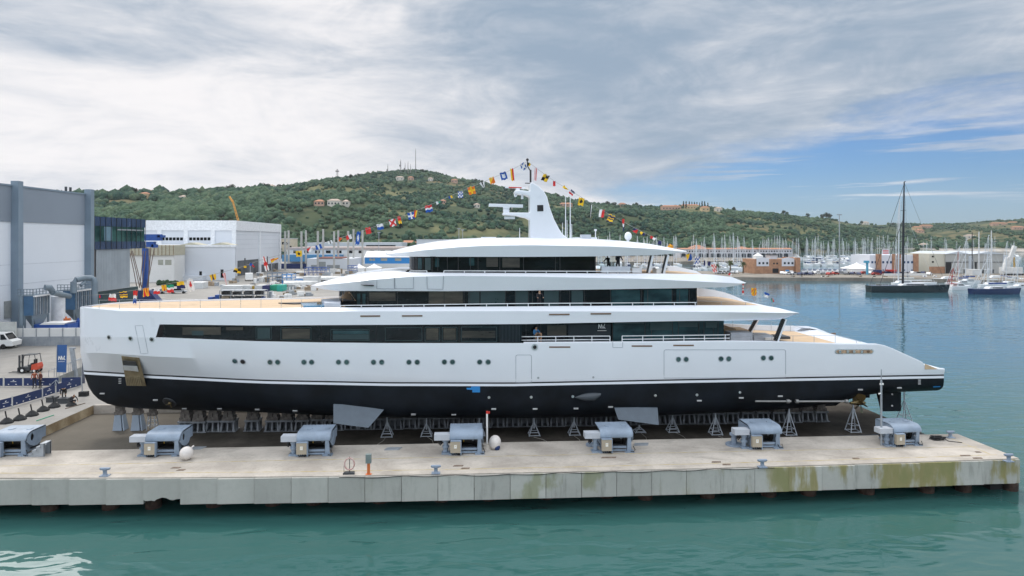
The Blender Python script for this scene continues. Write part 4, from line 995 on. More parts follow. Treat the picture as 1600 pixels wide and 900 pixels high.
# ------------------------------------------------------------ winches on the pier
wgrey = mk('winch_paint', (.235,.295,.37), .45, var=.16, scale=.9, fine=.22, coords='World')
wlight = mk('winch_box_paint', (.46,.49,.53), .5, var=.05, scale=1.2, fine=.08)
beige = mk('switch_cabinet_beige', (.38,.33,.25), .5, var=.06, scale=2)
plate = mk('white_sticker', (.75,.75,.70), .6, c2=(.8,.8,.75)); cable = mk('black_cable', (.012,.012,.013), .6)
drum = mk('drum_wire', (.03,.028,.026), .5, .3, var=.4, scale=6)
def winch(side='right', steps=False):
    o = thing('winch', None, 'winch')
    W_, D_, H0, H1 = 2.3, 2.1, 1.06, 1.57
    prof = [(0, H0)]
    for k in range(9):
        a = k/8*math.pi/2; prof.append((.62-.62*math.cos(a), H0+.08 + (H1-H0-.08)*math.sin(a)))
    prof += [(D_, H1)]
    inner = [(y+.05 if y < .1 else y, z-.05) for y, z in prof]
    m = MB(); poly = prof + [(y+.0, z) for y, z in reversed([(max(.05, y), z-.05) for y, z in prof])]
    m.prism([(0, y, z) for y, z in poly], (W_, 0, 0))
    m.box(.5,.8,.9,1.3,H1,H1+.03); m.box(1.7,2.0,.9,1.3,H1,H1+.03)
    cv = m.build('cover', wgrey, o, smooth=True, ang=30)
    def cheek(x):      # side plate with an opening
        oo = [(y, z) for y, z in prof] + [(D_, 1.2), (D_, .80), (1.7, .80), (1.45, .55), (1.1, .45), (.7, .5), (.35, .68), (.1, .9)]
        m = MB(); hole = []
        for y, z in oo: an = math.atan2((z-1.14)/.27, (y-.62)/.2); hole.append((.62+.2*math.cos(an), 1.14+.27*math.sin(an)))
        r1 = [(x, y, z) for y, z in hole]; r2 = [(x, y, z) for y, z in oo]
        m.loft([r1, r2, [(x+.06, y, z) for y, z in oo], [(x+.06, y, z) for y, z in hole], r1], closed=True)
        m.build('side_plate', wgrey, o)
    cheek(.0 if side == 'left' else W_-.06)
    m = MB(); m.box(.25, W_-.3, 1.9, 1.96, .15, H1-.1); m.box(.1,W_-.1,.75,1.9,.30,.36); m.build('back_plate', darksteel, o)
    m = MB(); m.tube([(.35,1.1,.85), (.5,1.1,.85), (.52,1.1,.85), (W_-.55,1.1,.85), (W_-.53,1.1,.85), (W_-.4,1.1,.85)], [.62,.62,.42,.42,.62,.62], 20); m.build('drum', drum, o, smooth=True, ang=40)
    m = MB(); m.ball((.95,.72,.82), .10, 8, 6, sc=(.5,.5,1.6)); m.build('guide', yellow, o); m = MB(); m.ball((1.6,.75,.85), .16, 8, 6, sc=(.8,.6,1)); m.build('guide', galv, o)
    for x in (.05, W_-.45):
        m = MB()
        m.prism([(x+.02,.10,.08),(x+.34,.10,.08),(x+.30,.02,H0+.02),(x+.06,.02,H0+.02)], (0,.10,0)); m.box(x-.12,x+.52,-.05,.45,0,.08)
        m.bar((x+.18,.1,.9), (x+.18,1.9,.12), .14); m.prism([(x+.1,.1,.1),(x+.1,1.95,.1),(x+.1,1.5,.5),(x+.1,.5,.95)], (.08,0,0))
        m.build('leg', wgrey, o)
    m = MB(); m.bar((.4,.22,.34), (W_-.45,.22,.34), .14, .14); m.bar((.4,.24,.12), (W_-.45,.24,.12), .12, .12); m.build('cross_bar', wgrey, o)
    m = MB(); m.box(-1.05,.02,.05,.75,.98,1.36); m.build('gearbox', wlight, o)
    m = MB(); m.tube([(-.28,.40,.98),(-.28,.40,.80),(-.28,.40,.78),(-.28,.40,.12)], [.22,.22,.16,.16], 12); m.box(-.55,.0,.08,.7,0,.10); m.tube([(-.28,.40,.55),(-.28,.40,.42)], .24, 12); m.build('pedestal', wgrey, o, smooth=True)
    m = MB(); m.tube([(-.55,.55,.98),(-.62,.5,.75),(-.75,.5,.62),(-.66,.45,.55),(-.5,.5,.7)], .045, 6); m.ball((-.66,.5,.74), .12, 8, 6); m.build('hose', cable, o, smooth=True)
    cb = MB(); cb.box(.06,.74,-.28,-.02,.22,.98); cbo = cb.build('switch_cabinet', beige, o)
    m = MB(); m.box(.06,.76,-.30,0,.98,1.02); m.box(.74,.80,-.26,.02,.05,1.0); m.build('frame', wgrey, cbo)
    m = MB(); m.box(.31,.49,-.292,-.283,.52,.76); m.build('sticker', plate, cbo); m = MB(); m.prism([(.36,-.294,.64),(.44,-.294,.64),(.40,-.294,.71)], (0,-.003,0)); m.build('warning_triangle', yellow, cbo)
    m = MB()
    for k in range(4):
        x = .14+k*.15; m.tube([(x,-.15,.22),(x+.02,-.14,.10),(x+.1,-.06,.03),(x+.3,.1,.03)], .03, 6)
    m.build('cable', cable, cbo, smooth=True)
    if side == 'left': m = MB(); m.tube([(W_-.05,-.05,.35),(W_+.02,-.08,.12),(W_-.2,-.04,.08),(W_-.32,-.02,.3)], .035, 6); m.build('cable', cable, o, smooth=True)
    else: m = MB(); m.tube([(W_-.02,-.03,.45),(W_+.1,-.06,.2),(W_,-.08,.08),(W_-.2,-.04,.1)], .03, 6); m.build('cable', cable, o, smooth=True)
    return o
WL = ['pale blue grey winch cut off by the picture edge with grey steps at its side','pale blue grey winch with a plain white ball fender at its right leg','pale blue grey winch in front of the forward fin','pale blue grey winch beside the upright white post','pale blue grey winch in front of the aft fin over a rusty stain','pale blue grey winch whose left side stands on a round mooring bollard','pale blue grey winch nearest the pier end with black hoses at its side']
for i, px in enumerate((-14, 226.5, 463, 702.5, 938, 1172, 1396)):
    q = PG(px, [714,714,713.5,711,708,702,698][i], QZ+.004)
    o = winch('right' if i < 5 else 'left'); o.location = q; o['label'] = WL[i]; o['group'] = 'winches along the pier'
    if i == 6: o.rotation_euler.z = .06; o.scale = (.94,.94,.94)
# steps, fenders, posts, bollards
m = MB(); stp = thing('steps', 'small grey steel steps beside the winch cut off by the picture edge', 'steps', PG(44, 714, QZ))
B = stp.location
for k in range(4):
    m = MB(); m.box(B.x+k*.25, B.x+k*.25+.32, B.y, B.y+.75, B.z+.22*(k+1)-.05, B.z+.22*(k+1)); m.build('tread', galv, stp)
for yy in (0, .70):
    m = MB(); m.prism([(B.x,B.y+yy,B.z),(B.x+1.05,B.y+yy,B.z),(B.x+1.05,B.y+yy,B.z+.83),(B.x+.75,B.y+yy,B.z+.83),(B.x+.75,B.y+yy,B.z+.61),(B.x+.5,B.y+yy,B.z+.61),(B.x+.5,B.y+yy,B.z+.39),(B.x+.25,B.y+yy,B.z+.39),(B.x+.25,B.y+yy,B.z+.17),(B.x,B.y+yy,B.z+.17)], (0,.04,0)); m.box(B.x+1.0,B.x+1.06,B.y+yy,B.y+yy+.05,B.z,B.z+.9); m.build('side_frame', galv, stp)
fend = mk('fender_white', (.66,.62,.58), .5, var=.06, scale=3)
q = PG(291.5, 718.5, QZ); m = MB(); m.ball((0,0,.44), .44, 24, 16); m.tube([(.25,.2,.75),(.36,.3,.85)], .05, 8)
o = m.build('fender', fend, loc=(0,0,0), smooth=True); o.location = q; tag(o, 'plain white ball fender resting by the winch leg', 'fender')
m = MB(); m.bar((0,0,0),(1.1,.25,.0),.06); 
q = PG(771, 701.5, QZ); o = thing('fender', 'oval white fender with a dark blue end beside the white post', 'fender')
m = MB(); m.ball((0,0,.47), .46, 24, 16, sc=(.92,1,1.08)); m.build('body', fend, o, smooth=True)
m = MB(); m.ball((.20,-.22,.22), .215, 14, 10); m.build('end_cap', navy, o, smooth=True); o.location = q; o.rotation_euler = (0, R(12), 0)
q = PG(761, 701, QZ); o = thing('marker_post', 'tall white post with a red top standing in a concrete foot', 'post', q)
m = MB(); m.tube([(q.x,q.y,q.z+.2),(q.x,q.y,q.z+2.45)], .065, 10); m.build('pole', clear_w, o, smooth=True)
m = MB(); m.tube([(q.x,q.y,q.z+2.45),(q.x,q.y,q.z+2.62)], .075, 10); m.box(q.x+.02,q.x+.2,q.y-.04,q.y+.04,q.z+2.46,q.z+2.6); m.build('cap', red, o)
m = MB(); m.tube([(q.x-.05,q.y,q.z),(q.x-.05,q.y,q.z+.35)], [.42,.30], 12); m.build('foot', conc, o)
q = PG(1377, 696, QZ); o = thing('mast_pole', 'thin tall grey pole rising past the yacht stripe beside the end winch', 'pole', q); top = CZ-(577-HOR)/F*(q.x*SA+q.y*CA)
m = MB(); m.tube([(q.x,q.y,q.z),(q.x,q.y,top-.8),(q.x,q.y,top-.78),(q.x,q.y,top)], [.075,.07,.03,.03], 8); m.build('pole', galv, o)
m = MB(); m.tube([(q.x-.09,q.y,top-1.05),(q.x+.14,q.y,top-1.05)], .07, 8); m.tube([(q.x-.2,q.y,top-1.75),(q.x,q.y,top-1.7)], .05, 6); m.build('bracket', clear_w, o)
# bollards
bpaint = mk('bollard_blue_grey', (.22,.27,.34), .5, var=.12, scale=4)
def bollard():
    o = thing('bollard', None, 'bollard')
    m = MB(); m.box(-.27,.27,-.2,.2,0,.05); m.build('base', bpaint, o)
    m = MB(); m.tube([(0,0,.05),(0,0,.12),(0,0,.32),(0,0,.40)], [.17,.12,.12,.16], 14); m.build('stem', bpaint, o, smooth=True)
    m = MB(); m.tube([(-.31,0,.46),(-.24,0,.44),(0,0,.43),(.24,0,.44),(.31,0,.46)], [.06,.085,.10,.085,.06], 10); m.build('horns', bpaint, o, smooth=True)
    return o
for px, py, lb in ((164,743.5,'above the left part of the concrete face, far from any winch'),(681,739.5,'in front of the white post winch near the pier lip'),(1191,730,'in front of the second winch from the pier end'),(1576,721,'on the pier end corner beside the yellow line')):
    o = bollard(); q = PG(px, py, QZ); o.location = q; o['label'] = 'blue grey mooring bollard '+lb; o['group'] = 'mooring bollards'
o = bollard(); o.location = PG(1485, 684, QZ); o['label'] = 'blue grey mooring bollard at the rear pier edge wrapped in black rope'; o['group'] = 'mooring bollards'
for px, py, lb in ((1147, 695.5, 'round grey base plate bollard at the foot of the second last winch'),(925,696,'flat grey deck plate left of the aft fin winch')):
    q = PG(px, py, QZ); m = MB(); m.tube([(q.x,q.y,q.z),(q.x,q.y,q.z+.12)], .6 if px > 1000 else .45, 16)
    if px > 1000: m.tube([(q.x,q.y,q.z+.12),(q.x,q.y,q.z+.7),(q.x,q.y,q.z+.72),(q.x,q.y,q.z+.85)], [.2,.2,.32,.32], 14)
    tag(m.build('deck_fitting', bpaint, loc=q, smooth=True), lb, 'deck fitting')
for px, py, lb in ((612,702,'right of the forward fin winch'),(78+226,697+4,'behind the ball fender'),(1000,695,'right of the aft fin winch')):
    q = PG(px, py, QZ); m = MB(); m.prism([(q.x-.5,q.y-.25,q.z+.01),(q.x+.5,q.y-.25,q.z+.01),(q.x+.7,q.y+.3,q.z+.01),(q.x-.3,q.y+.3,q.z+.01)], (0,0,.05)); tag(m.build('deck_plate', galv, loc=q), 'flat grey steel plate lying on the pier '+lb, 'steel plate')
# coiled rope
q = PG(1465, 687, QZ); m = MB(); pts = []
for k in range(90):
    a = k*.55; rr2 = .15 + .40*((k*7) % 10)/10; pts.append((q.x+math.cos(a)*rr2*1.2, q.y+math.sin(a)*rr2*.8, q.z+.04+k*.0022))
pts += [(q.x+.5,q.y-.5,q.z+.03),(q.x+1.2,q.y-.9,q.z+.03)]
m.tube(pts, .03, 5); tag(m.build('rope_coil', cable, loc=q, smooth=True), 'tangled black rope coil on the pier near its rear corner', 'rope')
# lifebuoy stand and orange service post
q = PG(546, 740.5, QZ); o = thing('lifebuoy_stand', 'faded red lifebuoy ring on a thin stand at the pier lip', 'lifebuoy stand', q)
m = MB(); rr3 = [(q.x+.30*math.cos(a), q.y, q.z+.62+.36*math.sin(a)) for a in np.linspace(0, 2*math.pi, 25)]; m.tube(rr3, .045, 6, caps=False); m.build('ring', mk('faded_red', (.50,.22,.19), .7, c2=(.6,.45,.42), scale=6), o, smooth=True)
m = MB(); m.tube([(q.x,q.y+.06,q.z),(q.x,q.y+.06,q.z+1.05)], .025, 6); m.tube([(q.x-.35,q.y+.06,q.z),(q.x-.35,q.y+.06,q.z+.5)], .015, 5); m.build('pole', darksteel, o)
m = MB(); m.prism([(q.x-.38,q.y-.15,q.z),(q.x+.34,q.y-.15,q.z),(q.x+.28,q.y+.25,q.z),(q.x-.30,q.y+.25,q.z)], (0,0,.10)); m.build('base', darksteel, o)
q = PG(576, 741, QZ); o = thing('service_post', 'orange steel post carrying a grey box at the pier lip', 'service post', q)
m = MB(); m.box(q.x-.085,q.x+.085,q.y-.08,q.y+.08,q.z,q.z+.72); m.box(q.x-.18,q.x+.18,q.y-.15,q.y+.15,q.z,q.z+.02); m.build('post', orange, o)
m = MB(); m.box(q.x-.17,q.x+.17,q.y-.16,q.y+.10,q.z+.72,q.z+1.27); m.build('box', mk('box_green_grey', (.20,.24,.23), .5), o)
# small stains, scraps and drain covers on the pier
scrap = mk('brown_scrap', (.16,.12,.09), .9, var=.4, scale=8)
for DN, (px, py, sx3) in enumerate(((275,731,.3),(283,734.5,.25),(716,728,.35),(727,732,.3),(1119,722,.35),(1135,726,.3),(1508,712,.4),(1527,716,.35),(1528,706.5,.2),(951,715,.55),(1337,716.5,.25))):
    q = PG(px, py, QZ); m = MB(); m.prism([(q.x-sx3,q.y-.12,q.z+.005),(q.x+sx3*.8,q.y-.14,q.z+.005),(q.x+sx3,q.y+.1,q.z+.005),(q.x-sx3*.7,q.y+.13,q.z+.005)], (0,0,.02)); 
    tag(m.build('drain_cover', scrap, loc=q), 'small rusty drain cover, '+['below and left of the ball fender','right of its neighbour below the ball fender','in front of the white post winch, left one','in front of the white post winch, right one','left one before the second last winch','right one before the second last winch','left of three by the pier end','middle of three by the pier end','rear one of three by the pier end','the widest, below the aft fin winch','alone between the last two winches'][DN], 'drain cover', 'drain covers in the pier')
# ------------------------------------------------------------ the quay left of the bow
banner = mk('navy_banner', (.012,.028,.10), .7, var=.1); 
def barrier(pa, pb, lab, n_icons=4, h=.78):
    """a banner panel from pixel pa to pixel pb (ground points)"""
    A_, B_ = PG(*pa, QZ), PG(*pb, QZ); o = thing('barrier_banner', lab, 'barrier', A_, 'navy banners along the quay')
    m = MB(); d = (B_-A_).normalized(); up = Vector((0,0,1)); nn = Vector((d.y,-d.x,0)); 
    if nn.dot(A_) > 0: nn = -nn
    m.prism([A_+up*.10, B_+up*.10, B_+up*(.1+h), A_+up*(.1+h)], -nn*.02); m.build('banner', banner, o)
    for p in (A_, B_): m = MB(); m.tube([p, p+up*(h+.2)], .025, 6); m.build('post', galv, o)
    L_ = (B_-A_).length; m = MB()
    for k in range(max(2, int(L_/.75))):
        c_ = A_ + d*(.35+k*.72) + up*.22 + nn*.012; m.prism([c_, c_+d*.11, c_+d*.11+up*.08, c_+up*.08], nn*.004)
    m.build('small_mark', ltr, o)
    for k in range(max(1, int(L_/2.8))):
        c_ = A_ + d*(L_*(k+.5)/max(1, int(L_/2.8))); m = MB()
        m.prism([c_-d*.28+up*.51+nn*.012, c_+d*.28+up*.51+nn*.012, c_+d*.28+up*.545+nn*.012, c_-d*.28+up*.545+nn*.012], nn*.004)
        m.prism([c_-d*.08+up*.64+nn*.012, c_+d*.02+up*.61+nn*.012, c_+d*.11+up*.69+nn*.012, c_+d*.0+up*.70+nn*.012], nn*.004); m.build('lettering', ltr, o)
for i, (a, b_, lb) in enumerate((((-30,641+10),(-1,641),'navy banner panel cut off by the picture edge in the near row'),((-1,641.5),(18,636.5),'navy banner panel in the near row above the first flag foot'),((20,636),(65.5,622.5),'widest navy banner panel of the near slanting row'),((67,622),(86,615.5),'short navy banner panel in the middle of the near row'),((88,615),(126.5,603.5),'navy banner panel of the near row ending at the bow'),
     ((-20,604.5),(4.5,604.5),'navy banner fragment at the picture edge in the far row'),((7,604.7),(35,604.5),'navy banner panel of the far row below the forklift'),((37,604.5),(92,604.2),'long navy banner panel of the far row in front of two workers'),((96,604),(127,603),'navy banner panel of the far row behind the gangway foot'))):
    barrier(a, b_, lb)
def pl_q(x, y): return PG(x, y, QZ)
foot = mk('sandbag_black', (.018,.019,.02), .85, var=.2, scale=4)
for (x, y), lb in zip(((10.5,661),(31,656),(50,649.5),(67.5,642),(84.5,636.5)), ('nearest the cut off winch','second from the nearest','in the middle of the five','second from the bow','closest to the crouching workers')):
    q = pl_q(x, y); o = thing('pole_weight', 'black faceted weight with a stub pole, '+lb, 'flag foot', q, 'flag feet behind the quay edge')
    m = MB(); m.tube([(q.x,q.y,q.z),(q.x,q.y,q.z+.14),(q.x,q.y,q.z+.42)], [.50,.46,.14], 7); m.build('base', foot, o)
    m = MB(); m.tube([(q.x,q.y,q.z+.35),(q.x-.12,q.y,q.z+.95)], .05, 6); m.build('pole', foot, o)
# flag banner with monogram
q = pl_q(97, 604); o = thing('flag_banner', 'tall blue feather banner with white monogram beside the gangway', 'banner', q)
tp = PD(88.5, 538.5, q.x*SA+q.y*CA).z
m = MB(); m.tube([(q.x-.55,q.y,q.z),(q.x-.5,q.y,tp+.05)], .03, 6); 
for a in (-.6,.0,.6): m.bar((q.x-.55,q.y,q.z+.7),(q.x-.55+a,q.y-.3,q.z+.02),.05)
m.build('pole', galv, o)
bb = mk('banner_blue', (.03,.10,.28), .7, var=.1, scale=.8)
dq = q.x*SA+q.y*CA; c4 = [PD(89.5,539,dq), PD(104.5,538.8,dq), PD(103.3,582,dq), PD(88.5,581.5,dq)]
m = MB(); m.prism(c4, (0,.03,0)); bno = m.build('banner', bb, o)
cc_ = PD(92.3, 562.5, dq) + Vector((0,-.05,0)); strokes('monogram', NV, cc_, ux, uz, .42, .09, ltr, bno); 
strokes('lettering', [(-.05+k*.17, 0, -.05+k*.17+.11, 0) for k in range(9)], PD(92, 565, dq)+Vector((0,-.05,0)), ux, uz, .42, .05, ltr, bno)
# grey leaning column, gangway, silver panel by the bow
q = pl_q(118.5, 590); m = MB(); dq = q.x*SA+q.y*CA; t0 = PD(112.5, 545, dq); m.bar(q, t0, .34, .34); m.box(t0.x-.25,t0.x+.35,t0.y-.1,t0.y+.1,t0.z,t0.z+.16); tag(m.build('steel_arm', galv, loc=q), 'leaning grey steel arm standing behind the monogram banner', 'steel arm')
o = thing('gangway', 'grey ramp gangway with handrails behind the blue banner', 'gangway', pl_q(76, 602)); g0, g1 = pl_q(76, 600), pl_q(126, 588)
up = Vector((0,0,1)); m = MB(); m.prism([g0, g1, g1+up*.95, g0+up*.35], (.0,1.6,0)); m.build('ramp', mk('gangway_grey', (.22,.23,.22), .7, var=.2, scale=2), o)
for dy in (0, 1.6):
    m = MB(); a, b_ = g0+up*.35+Vector((0,dy,0)), g1+up*.95+Vector((0,dy,0)); m.tube([a+up*1, b_+up*1], .03, 6)
    for k in range(7): p = a.lerp(b_, k/6); m.tube([p, p+up*1], .025, 6)
    m.build('handrail', galv, o)
q = pl_q(130.5, 619); o = thing('light_stand', 'slim silver panel stand on a black box at the bow', 'stand', q); dq = q.x*SA+q.y*CA
m = MB(); m.box(q.x-.36,q.x+.36,q.y-.2,q.y+.3,q.z,q.z+.42); m.build('base', foot, o)
m = MB(); m.tube([(q.x-.12,q.y,q.z),(q.x-.12,q.y,PD(127,550,dq).z)], .04, 6); m.build('pole', galv, o)
m = MB(); a, b_ = PD(128.3,551,dq), PD(132.6,599,dq); m.box(a.x,b_.x,q.y-.03,q.y+.03,b_.z,a.z); m.build('panel', mk('silver_panel', (.30,.31,.33), .4, .5, c2=(.05,.06,.12), scale=3, var=.3), o)
# workers
person('worker crouching over a black weight bag near the bow', pl_q(112.5, 633), (.02,.02,.025), (.03,.03,.035), 1.75, 1.2, 'crouch')
person('worker in black bending down behind the crouching worker', pl_q(100, 627), (.018,.018,.02), (.05,.045,.04), 1.78, .4, 'bend')
person('worker in dark clothes with orange sleeve standing behind the long far banner', pl_q(54, 607), (.30,.08,.04), (.02,.02,.03), 1.78, .2)
person('worker in navy standing just right of the orange sleeved worker', pl_q(63, 607), (.12,.04,.03), (.02,.02,.03), 1.75, -.5)
for x, y, lb, mt_ in ((112.5,633.5,'black weight bag under the hands of the crouching worker',foot),(99,630,'low dark equipment case at the bending worker',mk('case_grey',(.05,.055,.06),.6)),(81,628,'square dark case beside the last pole weight',MATS['case_grey'] if 'case_grey' in MATS else foot)):
    q = pl_q(x, y); m = MB(); 
    if 'bag' in lb: m.tube([(q.x,q.y-.1,q.z),(q.x,q.y-.1,q.z+.1),(q.x,q.y-.1,q.z+.3)], [.44,.42,.2], 9)
    else: m.box(q.x-.4,q.x+.42,q.y-.2,q.y+.4,q.z,q.z+.42); m.box(q.x-.44,q.x+.46,q.y-.24,q.y+.44,q.z+.42,q.z+.47); m.bar((q.x-.1,q.y,q.z+.5),(q.x+.2,q.y,q.z+.5),.05)
    tag(m.build('equipment_case', mt_, loc=q), lb, 'case')
for (a, b_), lb in ((((102,639),(133,630.5)),'thin dark strip lying near the bow'),(((57,658),(84,649)),'thin green strip lying near the quay corner')):
    p, q = pl_q(*a), pl_q(*b_); m = MB(); m.bar(p+up*.03, q+up*.03, .06); tag(m.build('strip', green if 'green' in lb else scrap, loc=p), lb+' on the pale quay', 'strip')
# forklift
fl = thing('forklift', 'black forklift with orange red rear body on the quay', 'forklift', pl_q(38, 583.5)); B = fl.location.copy(); fl.location = (0,0,0)
S_ = 1.0
m = MB(); m.prism([(.72,0,.40),(1.35,0,.40),(1.45,0,.75),(1.32,0,1.15),(.80,0,1.0)], (0,1.1,0)); m.build('body', orange if False else mk('forklift_red', (.55,.07,.03), .45), fl)
m = MB(); m.box(-.45,.6,.05,1.05,.3,.72); m.box(.3,.75,.2,.9,.72,.95); m.build('chassis', darksteel, fl)
m = MB(); m.box(.5,.95,.3,.8,.95,1.1); m.box(.85,.98,.3,.8,1.1,1.55); m.build('seat', rubber, fl)
m = MB()
for yy in (.05, 1.05): m.tube([(-.25,yy,.7),(-.05,yy,2.05),(1.1,yy,2.15),(1.25,yy,1.2)], .045, 6)
m.box(-.1,1.15,.02,1.08,2.1,2.16); m.build('overhead_guard', darksteel, fl)
for yy in (.25, .80): m = MB(); m.box(-.78,-.62,yy-.06,yy+.08,.05,2.05); m.build('mast_rail', darksteel, fl)
m = MB(); m.box(-.85,-.74,.1,1.0,.15,.65); m.box(-.78,-.62,.25,.85,1.2,1.3); m.build('carriage', darksteel, fl)
for yy in (.22, .78): m = MB(); m.box(-1.85,-.8,yy-.06,yy+.06,.06,.11); m.build('fork', darksteel, fl)
for x, yy, r_ in ((-.25,-.02,.34),(-.25,1.0,.34),(1.05,.02,.27),(1.05,.98,.27)):
    m = MB(); m.tube([(x,yy,r_),(x,yy+.2,r_)], r_, 16); wh = m.build('wheel', rubber, fl, smooth=True); m = MB(); m.tube([(x,yy-.01,r_),(x,yy+.21,r_)], r_*.5, 10); m.build('rim', clear_w, wh)
fl.location = B; fl.scale = (.95,.95,.95)
# ------------------------------------------------------------ shipyard buildings to the left
HX = -67.0
hallw = mk('hall_white_cladding', (.72,.76,.81), .55, var=.025, scale=.06, coords='World')
hallg = mk('hall_grey_cladding', (.23,.27,.32), .5, var=.05, scale=.08, coords='World')
colm = mk('hall_column_paint', (.20,.26,.32), .5, var=.08, scale=.3, coords='World')
zr, zg = PX(0, 289, HX).z, PX(0, 346, HX).z; Yend = PX(139, 350, HX).y
hall = thing('shipyard_hall', 'huge white shipyard hall with grey upper cladding and square columns', 'building', (HX, Yend, QZ))
m = MB(); m.box(-130, HX, 55, Yend, QZ, zg); m.build('wall', hallw, hall)
m = MB(); m.box(-130, HX+.12, 55, Yend+.05, zg, zr); m.build('upper_cladding', hallg, hall)
m = MB(); m.box(-130, HX+.25, 55, Yend+.1, zr, zr+.25); m.build('roof_edge', colm, hall)
for px, yt in ((-60,275),(20.5,283),(134.5,296)):
    y0 = PX(px, 300, HX).y; m = MB(); m.box(HX, HX+1.1, y0-.55, y0+.55, QZ, PX(px, yt, HX).z); m.build('column', colm, hall)
sm = mk('cladding_seam', (.50,.54,.58), .6)
for yy in (411, 440):
    m = MB(); z = PX(70, yy, HX).z; m.box(HX, HX+.03, 56, Yend-.6, z, z+.05); m.build('seam', sm, hall)
a, b_ = PX(6, 471, HX), PX(18, 496, HX); m = MB(); m.box(HX, HX+.12, a.y, b_.y, b_.z, a.z); m.build('louvre_panel', mk('louvre_grey', (.27,.29,.29), .6), hall)
for px in (103, 110): 
    m = MB(); p_ = PX(px, 297, HX-3); m.tube([(p_.x,p_.y,zr),(p_.x,p_.y,zr+1.4)], .2, 6); m.build('roof_vent', darksteel, hall)
# glass office box and curtain
gz0, gz1 = PX(142, 390, HX).z, PX(142, 338, HX).z; Yg0, Yg1 = Yend+.6, PX(227, 360, HX+.6).y
off = thing('office_block', 'dark blue and green glass office box jutting from the hall', 'building', (HX, Yg0, QZ))
navyc = mk('navy_cladding', (.02,.045,.11), .25, var=.2, scale=.2, coords='World'); gg_ = glassmat('green_office_glass', (.02,.07,.08), .06, (.05,.13,.12), sc=.2)
m = MB(); m.box(-85, HX+.6, Yg0, Yg1, gz0, gz0+(gz1-gz0)*.24); m.box(-85, HX+.6, Yg0, Yg1, gz0+(gz1-gz0)*.72, gz1); m.build('spandrel', navyc, off)
m = MB(); m.box(-85, HX+.5, Yg0+.1, Yg1-.1, gz0+(gz1-gz0)*.24, gz0+(gz1-gz0)*.72); wn = m.build('window', gg_, off)
for k in range(11):
    yy = Yg0 + (Yg1-Yg0)*k/10; m = MB(); m.box(HX+.6, HX+.66, yy-.05, yy+.05, gz0, gz1); m.build('mullion', black, off)
m = MB(); m.box(HX+.5, HX+.56, Yg0+(Yg1-Yg0)*.18, Yg0+(Yg1-Yg0)*.32, gz0+(gz1-gz0)*.27, gz0+(gz1-gz0)*.70); m.build('window_panel', mk('pale_blind', (.14,.24,.31), .4), off)
m = MB(); m.box(HX+.5, HX+.62, Yg0+(Yg1-Yg0)*.42, Yg0+(Yg1-Yg0)*.95, gz0+(gz1-gz0)*.60, gz0+(gz1-gz0)*.64); m.build('frame', galv, off)
cur = thing('hall_curtain', 'grey ribbed sheet curtain hanging beneath the glass office box', 'curtain', (HX, Yg0, QZ))
rib = mk('ribbed_grey_sheet', (.30,.34,.37), .5, var=.1, scale=.3); y0, y1 = PX(150, 400, HX+.3).y, PX(203, 400, HX+.3).y
m = MB(); n = 44; zb_, zt_ = PX(150, 456, HX+.3).z, gz0+.05
m.loft([[(HX+.3+.10*(k % 2), y0+(y1-y0)*k/n, zb_) for k in range(n+1)], [(HX+.3+.10*(k % 2), y0+(y1-y0)*k/n, zt_) for k in range(n+1)], [(HX+.1, y0+(y1-y0)*k/n, zt_) for k in range(n+1)], [(HX+.1, y0+(y1-y0)*k/n, zb_) for k in range(n+1)]], closed=False); m.build('sheet', rib, cur)
m = MB(); m.box(HX-.4, HX+.25, Yg0-.3, y0-.2, QZ, zt_); m.build('brown_post', mk('brown_post', (.10,.07,.05), .7), cur)
m = MB(); m.box(-84, HX, y0, y1+4, QZ, zb_-.1); m.build('base_wall', mk('teal_dark_wall', (.02,.05,.055), .5), cur)
